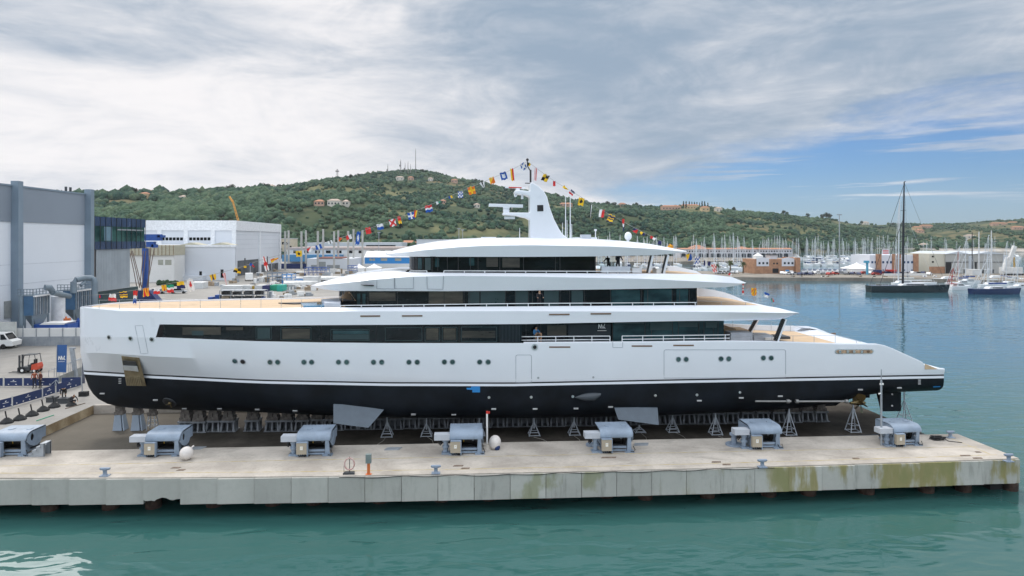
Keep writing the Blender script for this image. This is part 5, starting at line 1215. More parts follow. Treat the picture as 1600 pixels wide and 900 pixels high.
# dust filters
def filt(lab, Y0, pl_, pc, pr, yt, yh, ydeck, duct):
    A_, Cn = PY(pl_, yt, Y0), PY(pc, yt, Y0); Xr = Cn.x; Y1 = PX(pr, yt, Xr).y; zt = Cn.z; zh = PY(pc, yh, Y0).z; zd = PY(pc, ydeck, Y0).z
    o = thing('dust_filter', lab, 'dust filter', (Xr, Y0, QZ), 'dust filters beside the hall')
    m = MB(); m.box(A_.x, Xr, Y0, Y1, zh, zt); m.build('body', fb, o)
    nr = 9
    for k in range(nr):
        yy = Y0 + (Y1-Y0)*(k+.5)/nr; m = MB(); m.box(Xr, Xr+.16, yy-.12, yy+.06, zh, zt-.25); m.build('rib', galv if k % 2 else fb2, o)
    m = MB(); m.box(Xr, Xr+.3, Y0, Y1, zt-.2, zt); m.build('ledge', ltr, o)
    m = MB(); mx_, my_ = (A_.x+Xr)/2, (Y0+Y1)/2
    m.loft([[(A_.x,Y0,zh),(Xr,Y0,zh),(Xr,Y1,zh),(A_.x,Y1,zh)], [(mx_-.25,my_-.5,zh-1.9),(mx_+.25,my_-.5,zh-1.9),(mx_+.25,my_+.5,zh-1.9),(mx_-.25,my_+.5,zh-1.9)]], closed=True, caps=True); m.build('hopper', fb2, o)
    for x in (A_.x+.1, Xr-.1):
        for yy in (Y0+.1, Y1-.1): m = MB(); m.box(x-.09, x+.09, yy-.09, yy+.09, QZ, zh); m.build('leg', fb2, o)
    m = MB()
    for z in (zt+.45, zt+.9):
        m.tube([(A_.x-.8,Y0,z),(Xr,Y0,z),(Xr,Y1,z)], .05, 5)
    for k in range(6):
        m.tube([(A_.x-.8+(Xr-A_.x+.8)*k/5,Y0,zt),(A_.x-.8+(Xr-A_.x+.8)*k/5,Y0,zt+.9)], .05, 5); m.tube([(Xr,Y0+(Y1-Y0)*k/5,zt),(Xr,Y0+(Y1-Y0)*k/5,zt+.9)], .05, 5)
    m.box(A_.x-.9, Xr+.05, Y0-.1, Y1, zt-.08, zt+.05); m.build('walkway', fb2, o)
    for pts, r_ in duct: m = MB(); m.tube([PY(x, y, Y0+dy) for x, y, dy in pts], r_, 12); m.build('duct', fb2, o, smooth=True)
fb = mk('filter_blue', (.06,.14,.25), .5, var=.15, scale=.5); fb2 = mk('filter_grey_blue', (.17,.22,.26), .5, var=.15, scale=.5)
filt('blue and grey dust filter unit nearer the cut off hall side', 100, 37, 51.5, 77, 462, 493, 495, [([(33,463,0),(33,470,0),(33.5,509,0)], .30), ([(70,449,1),(78,449,1.5),(81,454,2),(81,458,2)], .42), ([(82,457,2),(95,460,5),(108,463,8)], .40)])
filt('grey dust filter unit under the large bent duct', 110, 98, 116.5, 144, 454, 484, 485, [([(115,458,-.3),(115,441,-.3),(119,437,0),(132,434.5,1),(142,434.5,2),(147,437,2),(148,442,2),(148,476,2)], .45), ([(126,446,0),(133,440,1)], .25)])
tank = mk('white_tank', (.66,.68,.70), .5); q = PY(91, 490, 106); m = MB(); m.tube([(q.x,106,QZ),(q.x,106,PY(91,463,106).z)], .9, 20); tag(m.build('silo', tank, loc=(q.x,106,QZ), smooth=True), 'plain white round silo between the two dust filters', 'silo')
# low walls and covered stores
lw = thing('barrier_wall', 'long low white wall with grey foot behind the forklift', 'wall', PG(60, 540, QZ)); Yw = lw.location.y
x0, x1 = PY(26, 530, Yw).x, PY(150, 530, Yw).x; zt_, zm = PY(60, 513, Yw).z, PY(60, 526, Yw).z
m = MB(); m.box(x0, x1, Yw, Yw+.3, zm, zt_); m.build('panel', offwhite, lw); m = MB(); m.box(x0, x1, Yw-.15, Yw+.35, QZ, zm); m.build('foot', mk('wall_foot_grey', (.24,.27,.30), .7, c2=(.33,.35,.37), scale=.8), lw)
for k in range(6): m = MB(); xx = x0+(x1-x0)*(k+.5)/6; m.box(xx-.03, xx+.03, Yw-.17, Yw+.02, QZ, zt_+.02); m.build('joint', galv, lw)
m = MB(); m.box(PY(-60,530,Yw-.6).x, PY(25.5,530,Yw-.6).x, Yw-.8, Yw-.5, QZ, PY(10,503,Yw-.6).z); tag(m.build('barrier_wall', mk('beige_white_panel', (.52,.53,.50), .7), loc=(PY(0,530,Yw).x,Yw-.6,QZ)), 'taller beige white wall panel beside the parked van at picture edge', 'wall')
m = MB(); a, b_ = PY(50, 511.5, Yw+2), PY(106, 506.5, Yw+2); m.box(a.x, b_.x, Yw+2, Yw+4.5, a.z-1, a.z+.35); o = m.build('covered_stack', blue, loc=(a.x,Yw+2,QZ)); tag(o, 'white topped blue covered stack behind the low white wall', 'covered stack')
m = MB(); m.prism([(a.x+1,Yw+1.95,a.z+.35),(b_.x-.5,Yw+1.95,a.z+.35),(b_.x-.2,Yw+1.95,a.z+.62),(a.x+1.4,Yw+1.95,a.z+.60)], (0,2.6,0)); m.build('cover', clear_w, o)
for px, py, c_, lb in ((103,503,orange,'small orange machine behind the low wall under the filter'),(122,505,blue,'blue bin behind the low wall beside the bow')):
    q = PY(px, py, Yw+5); m = MB(); m.box(q.x-.35,q.x+.35,Yw+5,Yw+5.6,QZ,q.z+.5); m.tube([(q.x-.15,Yw+5.3,q.z+.45),(q.x-.15,Yw+5.3,q.z+.75)], .12, 8)
    tag(m.build('machine', c_, loc=(q.x,Yw+5,QZ)), lb, 'machine')
# generic vehicles
def car(body, lab, loc, rz=0, kind='car', sc=1.0):
    o = thing('parked_car' if kind == 'car' else 'white_van', lab, kind, (0,0,0))
    if kind == 'car': pr = [(-2.1,.35),(2.1,.35),(2.15,.7),(1.3,.85),(.7,1.4),(-1.2,1.42),(-1.9,.95),(-2.15,.8)]; W_ = 1.7; gl = [(-1.1,.92),(1.1,.92),(.66,1.33),(-1.15,1.35)]
    else: pr = [(-2.6,.4),(2.5,.4),(2.6,1.0),(2.0,1.25),(1.4,2.1),(-2.6,2.15)]; W_ = 1.9; gl = [(1.0,1.25),(1.85,1.28),(1.4,1.95),(1.0,1.95)]
    m = MB(); m.prism([(x,-W_/2,z) for x, z in pr], (0,W_,0)); m.build('body', body, o)
    for sg in (-1,1):
        m = MB(); m.prism([(x,sg*(W_/2+.01),z) for x, z in gl], (0,sg*.01,0)); m.build('window', darkglass, o)
        for x in (-1.35,1.35): m = MB(); m.tube([(x,sg*W_/2-.1*sg,.34),(x,sg*(W_/2+.03),.34)], .34, 14); m.build('wheel', rubber, o, smooth=True)
    m = MB(); zz = pr[2][1]; m.prism([(pr[3][0]+.02,-W_/2*.85,pr[3][1]+.03),(pr[3][0]+.02,W_/2*.85,pr[3][1]+.03),(pr[4][0]+.02,W_/2*.8,pr[4][1]-.06),(pr[4][0]+.02,-W_/2*.8,pr[4][1]-.06)], (.02,0,.01)); m.build('windscreen', darkglass, o)
    o.location = loc; o.rotation_euler.z = rz; o.scale = (sc,)*3; return o
silver = mk('silver_car_paint', (.42,.44,.46), .3, .3, var=.02)
car(clear_w, 'white van cut off by the picture edge beside the beige wall', PG(-4, 544, QZ), 0, 'van')
for (px, py), lb in zip(((246,459),(262,458.5),(279,458.5)), ('silver car parked nearest the blue crane','silver car in the middle of the row behind the bow flags','silver car parked farthest from the blue crane')): car(silver, lb, PG(px, py, QZ), .2)
car(clear_w, 'white van parked before the open hall door', PG(389, 438.5, QZ), 1.9, 'van', 1.3)
# ---- white halls further back
whall = mk('white_hall_panels', (.62,.65,.69), .6, var=.05, scale=.05, coords='World'); wtrim = mk('white_trim', (.72,.74,.76), .5)
paleg = mk('pale_grey_panels', (.50,.54,.58), .6, var=.05, scale=.06, coords='World')
interior = mk('hall_interior', (.06,.07,.08), .8, c2=(.12,.13,.14), scale=.3)
Yc_ = 281.; Xc = PY(368, 400, Yc_).x; zA = PY(368, 344.5, Yc_).z; Ye = PX(437, 400, Xc).y
A_ = thing('white_hall', 'tall white hall with a strip of small windows and open doors', 'building', (Xc, Yc_, QZ))
m = MB(); m.box(Xc-110, Xc, Yc_, Ye, QZ, zA); m.build('wall', whall, A_)
m = MB(); m.box(Xc-110, Xc+.5, Yc_-.5, Ye+.3, zA-4.0, zA-.1); m.build('fascia', wtrim, A_)
for px in (250,291,333,366): q = PY(px, 360, Yc_); m = MB(); m.box(q.x-.8, q.x+.8, Yc_-.5, Yc_, PY(px,386,Yc_).z, zA-4); m.build('pilaster', wtrim, A_)
for px in (437.0, 405): yy = PX(px, 400, Xc).y; m = MB(); m.box(Xc, Xc+.6, yy-1.2, yy+.6, QZ, zA-.2); m.build('pilaster', wtrim, A_)
for k in range(14):
    px = 253 + k*5.7 + (3 if k > 6 else 0); q, q2 = PY(px, 371, Yc_), PY(px+4.3, 375.5, Yc_); m = MB(); m.box(q.x, q2.x, Yc_-.12, Yc_, q2.z, q.z); m.build('window', darkglass, A_)
for p0, p1, yt in ((371,404,406),(408.5,434.5,412)):
    y0, y1 = PX(p0, 410, Xc).y, PX(p1, 410, Xc).y; m = MB(); m.box(Xc+.01, Xc+.05, y0, y1, QZ, PX((p0+p1)/2, yt, Xc).z); dr_ = m.build('doorway', interior, A_)
    for k in range(3): yy = y0+(y1-y0)*(.3+k*.25); m = MB(); m.box(Xc+.05, Xc+.1, yy, yy+1.5, QZ, QZ+7-k*2); m.build('door_leaf', (darksteel, galv, black)[k], dr_)
for k in range(9):
    z = QZ + (zA-QZ-4)*(k+.6)/9.5; m = MB(); m.box(Xc+.01, Xc+.06, Yc_, Ye, z, z+.12) ; m.build('seam', sm, A_) if z > QZ+9 else None
def bld(name, lab, p0, p1, yt, yb, dep, mat, z0=QZ, roof=None, roofm=None, wins=(), cat='building', rh=1.5, rows=1, wm_=darkglass, over=.4, group=None):
    """front facing block: pixel extent at its base line, windows = (px, y0, y1, w)"""
    Y0 = PG((p0+p1)/2, yb, z0).y; a, b_ = PY(p0, yt, Y0), PY(p1, yt, Y0); zt = (a.z+b_.z)/2
    o = thing(name, lab, cat, ((a.x+b_.x)/2, Y0, z0), group)
    m = MB(); m.box(a.x, b_.x, Y0, Y0+dep, z0-.3, zt); m.build('wall', mat, o)
    if roof == 'flat': m = MB(); m.box(a.x-over, b_.x+over, Y0-over, Y0+dep+over, zt, zt+.35); m.build('roof', roofm or wtrim, o)
    if roof == 'gable':   # ridge along X
        m = MB(); m.prism([(a.x-over,Y0-over,zt),(a.x-over,Y0+dep+over,zt),(a.x-over,Y0+dep/2,zt+rh)], (b_.x-a.x+2*over,0,0)); m.build('roof', roofm or terracotta, o)
    if roof == 'gabley':
        m = MB(); m.prism([(a.x-over,Y0-over,zt),(b_.x+over,Y0-over,zt),((a.x+b_.x)/2,Y0-over,zt+rh)], (0,dep+2*over,0)); m.build('roof', roofm or terracotta, o)
    if roof == 'hip':
        m = MB(); x0, x1, y0, y1 = a.x-over, b_.x+over, Y0-over, Y0+dep+over; c_ = min(x1-x0, y1-y0)*.45
        m.add([(x0,y0,zt),(x1,y0,zt),(x1,y1,zt),(x0,y1,zt),(x0+c_,(y0+y1)/2,zt+rh),(x1-c_,(y0+y1)/2,zt+rh)], [(0,1,5,4),(1,2,5),(2,3,4,5),(3,0,4),(0,3,2,1)]); m.build('roof', roofm or terracotta, o)
    for (px, y0, y1, w_) in wins:
        q, q2 = PY(px-w_/2, y0, Y0), PY(px+w_/2, y1, Y0); m = MB(); m.box(q.x, q2.x, Y0-.06, Y0+.01, q2.z, q.z); m.build('window', wm_, o)
    return o, Y0
o, Y0 = bld('workshop', 'low plain white workshop with small dark door before the tall white hall', 275.5, 350, 386, 438, .3, whall, wins=((347,421,434,4.5),(313.5,424,430,4)))
def trap(dx, z0, z1): 
    a, b_ = PY(275.5, 386, Y0), PY(367.5, 386, Y0); c_ = PY(367.0, 386, Yc_-.6); return [(a.x-dx,Y0+.01-dx,z0),(b_.x+dx,Y0+.01-dx,z0),(c_.x+dx,Yc_-.6,z0),(a.x-30,Yc_-.6,z0)], (0,0,z1-z0)
zt_ = PY(320, 386, Y0).z; m = MB(); m.prism(*trap(0, QZ-.2, zt_-.01)); m.build('wall', whall, o); m = MB(); m.prism(*trap(.3, zt_, PY(320, 382.8, Y0).z)); m.build('fascia', wtrim, o)
for px in (298, 345): q = PY(px, 383, Y0+3); m = MB(); m.prism([(q.x-4.2,Y0+3,q.z),(q.x+4.2,Y0+3,q.z),(q.x,Y0+3,q.z+.95)], (0,7,0)); m.build('skylight', mk('beige_sheet', (.40,.38,.29), .7), o)
m = MB(); a, b_ = PY(280, 438, Y0-2), PY(318, 431, Y0-2); m.box(a.x, b_.x, Y0-3, Y0-.02, QZ, b_.z); m.build('annex', whall, o)
o, Y0 = bld('old_workshop', 'older white workshop with beige ribbed fascia behind the blue crane', 190, 272, 399, 441, 9, offwhite, wins=((263,406,414,10),(251,406,414,8)), wm_=mk('dirty_window', (.30,.31,.26), .5))
m = MB(); a, b_ = PY(190, 399, Y0), PY(272.5, 383, Y0); m.box(a.x, b_.x, Y0-.6, Y0+9, a.z, b_.z); m.build('fascia', MATS['beige_sheet'], o)
for k in range(12): q = PY(205+k*6, 390, Y0-.6); m = MB(); m.box(q.x-.12, q.x+.12, Y0-.7, Y0-.6, a.z, b_.z); m.build('rib', wood, o)
# blue crane with slings
q = PG(227, 471, QZ); cr_ = thing('yard_crane', 'dark blue yard crane column with hanging slings beside the office box', 'crane', q); dq = q.x*SA+q.y*CA
m = MB(); a, b_ = PD(222.5, 455, dq), PD(229.5, 388, dq); m.prism([(a.x,q.y,a.z),(b_.x,q.y,a.z),(b_.x-.15,q.y,b_.z),(a.x-.1,q.y,b_.z)], (0,1.1,0)); m.build('column', blue, cr_)
m = MB(); a, b_ = PD(204, 471, dq), PD(244, 454, dq); m.prism([(a.x,q.y-.5,a.z),(b_.x+.6,q.y-.5,a.z),(b_.x-1.5,q.y-.5,b_.z),(a.x+2,q.y-.5,b_.z+.1)], (0,2.5,0)); m.build('base', mk('deep_blue', (.01,.03,.12), .5), cr_)
for (x0, y0, x1, y1) in ((226,376,250,366),(229,386,240,377.5),(246,371,254.5,367.5),(237,382,243,387)): m = MB(); a, b_ = PD(x0, max(y0,y1), dq), PD(x1, min(y0,y1), dq); m.box(a.x, b_.x, q.y-.3, q.y+1.2, a.z, b_.z); m.build('head_block', blue, cr_)
sl = mk('sling_brown', (.17,.12,.10), .8)
for (x0, y0, x1, y1) in ((205,392,218,448),(207,392,222,452),(224,392,218,450),(228,392,221,455),(236,388,230,450),(241,388,228,455),(203,395,215,455),(233,388,232,452)):
    m = MB(); m.tube([PD(x0,y0,dq-1), PD((x0+x1)/2+.4,(y0+y1)/2,dq-1), PD(x1,y1,dq-1)], .10, 5); m.build('sling', sl, cr_)
# yard items
def item(name, lab, px0, px1, y0, y1, mat, dep=3, cat=None, z=QZ, bev=False, fancy=None):
    """box-like thing standing on the ground at pixel row y1"""
    q = PG((px0+px1)/2, y1, z); d = q.x*SA+q.y*CA; a, b_ = PD(px0, y1, d), PD(px1, y0, d)
    o = thing(name, lab, cat or name.replace('_', ' '), q); m = MB(); X0, X1, z0, z1 = a.x, b_.x, z, b_.z
    if fancy == 'container':
        n = max(4, int((X1-X0)/.5)); pts = []
        m.box(X0+.05, X1-.05, q.y+.05, q.y+dep, z0+.1, z1-.08); m.build('body', mat, o)
        m = MB(); m.box(X0, X1, q.y, q.y+.1, z1-.15, z1); m.box(X0, X1, q.y, q.y+.1, z0, z0+.15); m.box(X0, X0+.12, q.y, q.y+.12, z0, z1); m.box(X1-.12, X1, q.y, q.y+.12, z0, z1); m.build('frame', mat, o)
        for k in range(n): m = MB(); xx = X0+.2+(X1-X0-.4)*k/n; m.box(xx, xx+.12, q.y+.0, q.y+.06, z0+.15, z1-.15); m.build('rib', mat, o)
    elif fancy == 'rack':
        for lv in (0.05, .5, .97): m.box(X0, X1, q.y, q.y+dep, z0+(z1-z0)*lv-.05, z0+(z1-z0)*lv+.05)
        m.build('shelf', galv, o); n = max(2, int((X1-X0)/2.4))
        for k in range(n+1):
            xx = X0+(X1-X0)*k/n; m = MB(); m.box(xx-.07, xx+.07, q.y, q.y+.15, z0, z1); m.box(xx-.07, xx+.07, q.y+dep-.15, q.y+dep, z0, z1); m.build('upright', galv, o)
        for k in range(n):
            for lv in (.07, .52):
                xx = X0+(X1-X0)*(k+.12)/n; ww = (X1-X0)/n*random.uniform(.5,.75); m = MB(); m.box(xx, xx+ww, q.y+.2, q.y+dep-.2, z0+(z1-z0)*lv+.05, z0+(z1-z0)*(lv+random.uniform(.2,.36))); m.build('load', random.choice((darksteel, wood, black, darksteel, MATS['case_grey'])), o)
    elif fancy == 'tent':
        h1_ = z0+(z1-z0)*.45; m.box(X0, X1, q.y, q.y+(X1-X0), z0, h1_); m.build('wall', clear_w, o)
        cx, cy = (X0+X1)/2, q.y+(X1-X0)/2; L_ = (X1-X0)/2; m = MB(); rg = []
        for u in np.linspace(0, 1, 6): r_ = L_*1.04*(1-u)**1.6+.05; zz = h1_+(z1-h1_)*u; rg.append([(cx-r_,cy-r_,zz),(cx+r_,cy-r_,zz),(cx+r_,cy+r_,zz),(cx-r_,cy+r_,zz)])
        m.loft(rg, closed=True, caps=True); m.build('roof', clear_w, o)
    elif fancy == 'heap':
        for k in range(7):
            xx = random.uniform(X0, X1-(X1-X0)*.35); ww = (X1-X0)*random.uniform(.2,.45); hh = (z1-z0)*random.uniform(.35,1); yy = q.y+random.uniform(0,dep*.6)
            m = MB(Matrix.Translation((xx+ww/2,yy,z0)) @ Matrix.Rotation(random.uniform(-.4,.4),4,'Z')); m.box(-ww/2,ww/2,0,dep*.4,0,hh); m.build('pack', random.choice((mat, mat, galv, wood, clear_w)), o)
    elif fancy == 'frame':
        n = max(2, int((X1-X0)/1.6)); 
        for k in range(n+1):
            xx = X0+(X1-X0)*k/n; m.tube([(xx,q.y,z0),(xx,q.y,z1)], .09, 5); m.tube([(xx,q.y+dep,z0),(xx,q.y+dep,z1)], .09, 5); m.tube([(xx,q.y,z1),(xx,q.y+dep,z1)], .07, 5)
            if k < n: m.tube([(xx,q.y,z0),(X0+(X1-X0)*(k+1)/n,q.y,z1)], .06, 5)
        for zz in (.35,.7,1): m.bar((X0,q.y,z0+(z1-z0)*zz), (X1,q.y,z0+(z1-z0)*zz), .14); m.bar((X0,q.y+dep,z0+(z1-z0)*zz), (X1,q.y+dep,z0+(z1-z0)*zz), .14)
        m.build('frame', mat, o); m = MB(); m.box(X0, X1, q.y, q.y+dep, z0+(z1-z0)*.62, z0+(z1-z0)*.68); m.build('platform', galv, o)
    else:
        m.box(X0, X1, q.y, q.y+dep, z0, z0+(z1-z0)*.86); m.build('body', mat, o); m = MB(); m.box(X0-.06, X1+.06, q.y-.06, q.y+dep+.06, z0+(z1-z0)*.86, z1); m.build('cover', clear_w if fancy == 'tarp' else mat, o)
    return o
white_c = mk('container_white', (.58,.60,.60), .6, c2=(.66,.67,.66), scale=.5); tealg = mk('container_green', (.02,.33,.20), .6); tealb = mk('container_teal', (.03,.38,.30), .6); navc = mk('container_navy', (.03,.035,.12), .6)
wrap = mk('shrink_wrap', (.60,.60,.58), .6, var=.15, scale=.7, c2=(.70,.70,.68)); greyp = mk('grey_pallets', (.30,.32,.33), .8, var=.25, scale=.8); tanp = mk('cardboard', (.35,.27,.19), .9, var=.2, scale=.8)
for args in (('container','long white container left of the container row',345,378,446.5,455,white_c,5,'container',QZ,False,'container'),('container','white container with red marks in the row',379,390,446,454.5,white_c,5,'container',QZ,False,'container'),
    ('container','small yellow and brown container between white ones',390.5,397,447,453.5,mk('yellow_brown',(.50,.33,.04),.6),4,'container',QZ,False,'container'),('container','dirty white container beside the navy one',398,409,446,454,white_c,5,'container',QZ,False,'container'),
    ('container','navy blue container in the row',410,420.5,446,455,navc,5,'container',QZ,False,'container'),('container','green container next to the navy one',421,432,445.5,454.5,tealg,5,'container',QZ,False,'container'),('container','teal green container at the end of the row',432.5,441,445.5,455.5,tealb,5,'container',QZ,False,'container'),
    ('storage_rack','long grey steel storage rack behind the foredeck',344,412,453.5,468,galv,3,'rack',QZ,False,'rack'),('pallet_stack','stack of grey metal pallets right of the long rack',416,428,455,466,greyp,3,'pallets',QZ,False,'heap'),
    ('pallet_stack','grey pallets behind the teal container',442,458,445,453,greyp,3,'pallets',QZ,False,'heap'),('pallet_stack','pale wrapped pallets right of the grey ones',459,476,445,452,wrap,3,'pallets',QZ,False,'heap'),('pallet_stack','low grey pallets before the pale wrapped ones',440,462,454,461,greyp,3,'pallets',QZ,False,'heap'),
    ('pallet_stack','white wrapped packs just above the foredeck middle',463,486,455,463,wrap,3,'pallets',QZ,False,'heap'),('pallet_stack','beige packs close to the bridge deck tip',470,497,446,454,tanp,3,'pallets',QZ,False,'heap'),('pallet_stack','white sheets lying right of the metal pallets',429,452,460,466.5,wrap,3,'sheets',QZ,False,'heap'),
    ('skip','small blue skip left of the long rack',325,331,464.5,468.5,blue,2,'skip',QZ,False,None),('skip','blue box with grey lid at the long rack end',336,342,461,468,blue,2,'skip',QZ,False,None),('skip','low blue box before the metal pallets',404,411,464,467.5,blue,2,'skip',QZ,False,None),
    ('scaffold','blue steel scaffold cage wrapped in grey netting',418,441,427,442,mk('net_blue',(.10,.16,.24),.7),6,'scaffold',QZ,False,'frame'),('scaffold','bright blue steel cradle right of the netted cage',441,456,429,445,bluecyan,5,'scaffold',QZ,False,'frame'),('scaffold','blue steel ramp frame beside the bright cradle',460,474,437,444,bluecyan,4,'scaffold',QZ,False,'frame'),
    ('scaffold','dark blue steel portal before the low white building',476,510,418,431,blue,6,'scaffold',QZ,False,'frame'),('scaffold','thin blue diagonal frame near the white tents',543,557,415,427,blue,3,'scaffold',QZ,False,'frame'),
    ('boat_mould','white wrapped boat moulding in front of the blue cradle',402,418,432,441,wrap,5,'boat mould',QZ,False,'heap'),('boat_mould','white covered moulding left of the netted cage',394,402,435,442.5,wrap,3,'boat mould',QZ,False,'heap'),('pallet_stack','grey bags heaped in front of the netted cage',412,436,440,445.5,greyp,4,'bags',QZ,False,'heap'),
    ('site_hut','white site hut with a blue door',474,496,432,446,white_c,5,'hut',QZ,False,None),('pallet_stack','tan crates below the blue portal',497,520,425,431.5,tanp,4,'crates',QZ,False,'heap'),('pallet_stack','white and brown packs right of the blue portal',512,536,420,428,wrap,4,'packs',QZ,False,'heap'),
    ('pallet_stack','grey packs between the blue portal and tents',536,556,422,428.5,greyp,4,'packs',QZ,False,'heap'),('pallet_stack','cardboard piles at the plain workshop wall',321,340,440,447,tanp,3,'crates',QZ,False,'heap'),('crate','white machine case behind the bow flags',298,317,441,451,white_c,4,'crate',QZ,False,'tarp'),
    ('pallet_stack','mixed goods beside the open hall door',358,371,435,441,greyp,3,'goods',QZ,False,'heap'),('pallet_stack','small brown goods between van and tall hall door',398,412,425,431,tanp,3,'goods',QZ,False,'heap'),('pallet_stack','long dark beams stacked before the navy fence',440,478,424,428,MATS['case_grey'],3,'beams',QZ,False,'heap'),
    ('tent','white pagoda tent, left of the pair behind the bridge deck',550.5,569,411.5,425,clear_w,4,'tent',QZ,False,'tent'),('tent','white pagoda tent, right of the pair behind the bridge deck',572,594,411.5,425,clear_w,4,'tent',QZ,False,'tent')):
    item(*args)
m = MB(); a, b_ = PG(438, 420, QZ), PG(478, 420, QZ); m.box(a.x, b_.x, a.y, a.y+.3, QZ, QZ+2.6); tag(m.build('fence', navy, loc=a), 'long navy site fence behind the yard stores', 'fence')
for x0, x1, y, lb in ((247,262,446,'left of the pair'),(266,276,447,'right of the pair')):
    q, q2 = PG(x0, y, QZ), PG(x1, y, QZ); m = MB()
    for k in range(26):
        p_ = q.lerp(q2, k/25); m.ball((p_.x+random.uniform(-.2,.2), p_.y+random.uniform(-.5,.5), QZ+.7+random.uniform(-.2,.5)), random.uniform(.45,.8), 7, 5)
    tag(m.build('hedge', mk('hedge_green', (.02,.05,.02), .9, var=.4, scale=2), loc=q), 'dark green bushes before the old workshop, '+lb, 'bush')
YN = (('white','rubble sacks',wrap),('grey','pipe bundles',greyp),('tan','timber crates',tanp),('dark','machine parts',MATS['case_grey']),('blue','plastic bins',blue))
k_ = 0
for (px, py), wh in zip(((447,436),(457,452),(482,440.5),(505,434),(521,436),(536,432),(549,431),(561,430),(577,431),(600,428.5),(616,428),(428,424.5),(470,431),(499,441.5),(452,458),(484,450.5),(508,447),(360,443),(392,447.5),(422,450),(344,449),(377,451)),
    ('left of the bright cradle','below the blue ramp frame','behind the site hut','right of the site hut','below the dark blue portal','left of the white tents','just before the tents','in front of the left pagoda','between the two pagodas','right of the pagodas','under the blue walled building','behind the netted cage','above the site hut','just above the bridge deck tip','before the teal container','right of the low grey pallets','nearest the bridge deck tip','beside the bow flag line','behind the dirty white container','behind the green containers','left of the long white container','behind the white containers')):
    c_, nm, mt_ = YN[k_ % 5]; item('goods_stack', '%s %s in the yard %s' % (c_, nm, wh), px-6, px+6, py-4.5, py, mt_, 3, 'goods', QZ, False, 'heap'); k_ += 1
for (px, py, rz), lb in zip(((470,449.5,.3),(520,441,.1),(455,441.5,-.2),(586,433,.2)), ('white shrink wrapped boat between the containers and deck tip','small white boat on a cradle right of the site hut','white covered boat left of the site hut','white boat below the pair of tents')):
    bt = thing('covered_boat', lb, 'boat'); m = MB(); rg = []
    for u in np.linspace(0, 1, 9): w_ = 1.6*(1-max(0,(u-.4)/.6)**2)+.05; x = -5+10*u; rg.append([(x,-w_,.9),(x,-w_*.9,1.7),(x,0,2.3-.3*u),(x,w_*.9,1.7),(x,w_,.9),(x,0,.3+.5*u*u)])
    m.loft(rg, closed=True, caps=True); m.build('hull', wrap, bt, smooth=True); m = MB(); m.box(-3,-2.6,-1,1,0,1); m.box(2,2.4,-1,1,0,1); m.build('cradle', blue, bt); bt.location = PG(px, py, QZ); bt.rotation_euler.z = rz
# ---- precast columns and buildings in the middle distance
pc = mk('precast_concrete', (.42,.42,.40), .9, var=.1, scale=.3)
for i, (px, yt) in enumerate(((445.6,361),(451,360),(471,361.5),(478,360),(496.6,361),(505,358),(522,361.5),(528.6,360),(544,361),(552.4,358),(566.4,359.5))):
    q = PG(px, 419.5 if i % 2 else 421.5, QZ); d = q.x*SA+q.y*CA; zt = PD(px, yt, d).z; m = MB(); m.box(q.x-.42,q.x+.42,q.y-.4,q.y+.4,QZ,zt); m.box(q.x-.7,q.x+.7,q.y-.55,q.y+.55,zt-6.5,zt-5.9); 
    tag(m.build('precast_column', pc, loc=q), 'tall bare precast concrete column, %s from the white hall' % ORD[i], 'column', 'bare concrete columns of an unfinished hall')
bz_ = mk('blue_band', (.05,.20,.38), .6)
o, Y0 = bld('factory', 'low white factory with grey doors behind the blue portal', 480, 553, 404, 421, 25, whall, wins=((492,414,421,12),(503,409,421,12),(521,414,421,20)), wm_=MATS['louvre_grey'])
m = MB(); a, b_ = PY(495, 404, Y0), PY(535, 402.5, Y0); m.box(a.x, b_.x, Y0-.3, Y0+20, a.z, b_.z); m.build('roof_edge', mk('dark_red_edge', (.2,.06,.04), .7), o)
o, Y0 = bld('long_factory', 'long pale factory behind the bare columns with blue roof band', 448, 632, 390, 413, 60, offwhite)
m = MB(); a, b_ = PY(450, 402.5, Y0-1), PY(537, 397.5, Y0-1); m.box(a.x, b_.x, Y0-14, Y0-1, a.z-2, b_.z); m.build('blue_roof', bz_, o)
m = MB(); a, b_ = PY(448, 390, Y0), PY(632, 386.5, Y0); m.box(a.x, b_.x, Y0-.5, Y0+60, a.z, b_.z); m.build('fascia', mk('pinkish_fascia', (.42,.35,.32), .8), o)
for k in range(10): q = PY(462+k*17, 393, Y0); m = MB(); m.box(q.x-1.4, q.x+1.4, Y0-.1, Y0, q.z-1, q.z+.6); m.build('window', darkglass, o)
bld('grey_factory', 'distant pale blue grey factory roof above the bare columns', 480, 628, 379, 402, 50, paleg, wins=((595,383,386,46),))
o, Y0 = bld('blue_factory', 'long bright blue walled building with pairs of windows', 570, 640, 402, 418, 20, bluecyan, roof='gable', roofm=offwhite, rh=3.2, wins=((579,404,407.5,4),(584,404,407.5,4),(600,403.5,407.5,10),(622,403.5,407.5,10)), wm_=MATS['dirty_window'])
m = MB(); a, b_ = PY(570, 412, Y0), PY(640, 418, Y0); m.box(a.x-.1, b_.x, Y0-.2, Y0, QZ, a.z); m.build('plinth', offwhite, o)
bld('brown_house', 'tan house with terracotta roof behind the roof tip', 630.5, 650, 379, 398, 15, stucco, roof='gable', rh=2.2)
bld('white_factory', 'white flat factory just above the yacht roof front', 651, 800, 374.5, 400, 40, whall, roof='flat')
bld('far_block', 'pale apartment block between the white hall and the columns', 437, 458, 373, 402, 15, stucco, roof='flat', wins=((442,378,382,3),(449,378,382,3),(454,384,387,3)))
bld('far_block', 'low beige block behind the first bare columns', 462, 500, 371, 396, 15, mk('beige_block', (.42,.38,.31), .9), roof='flat')
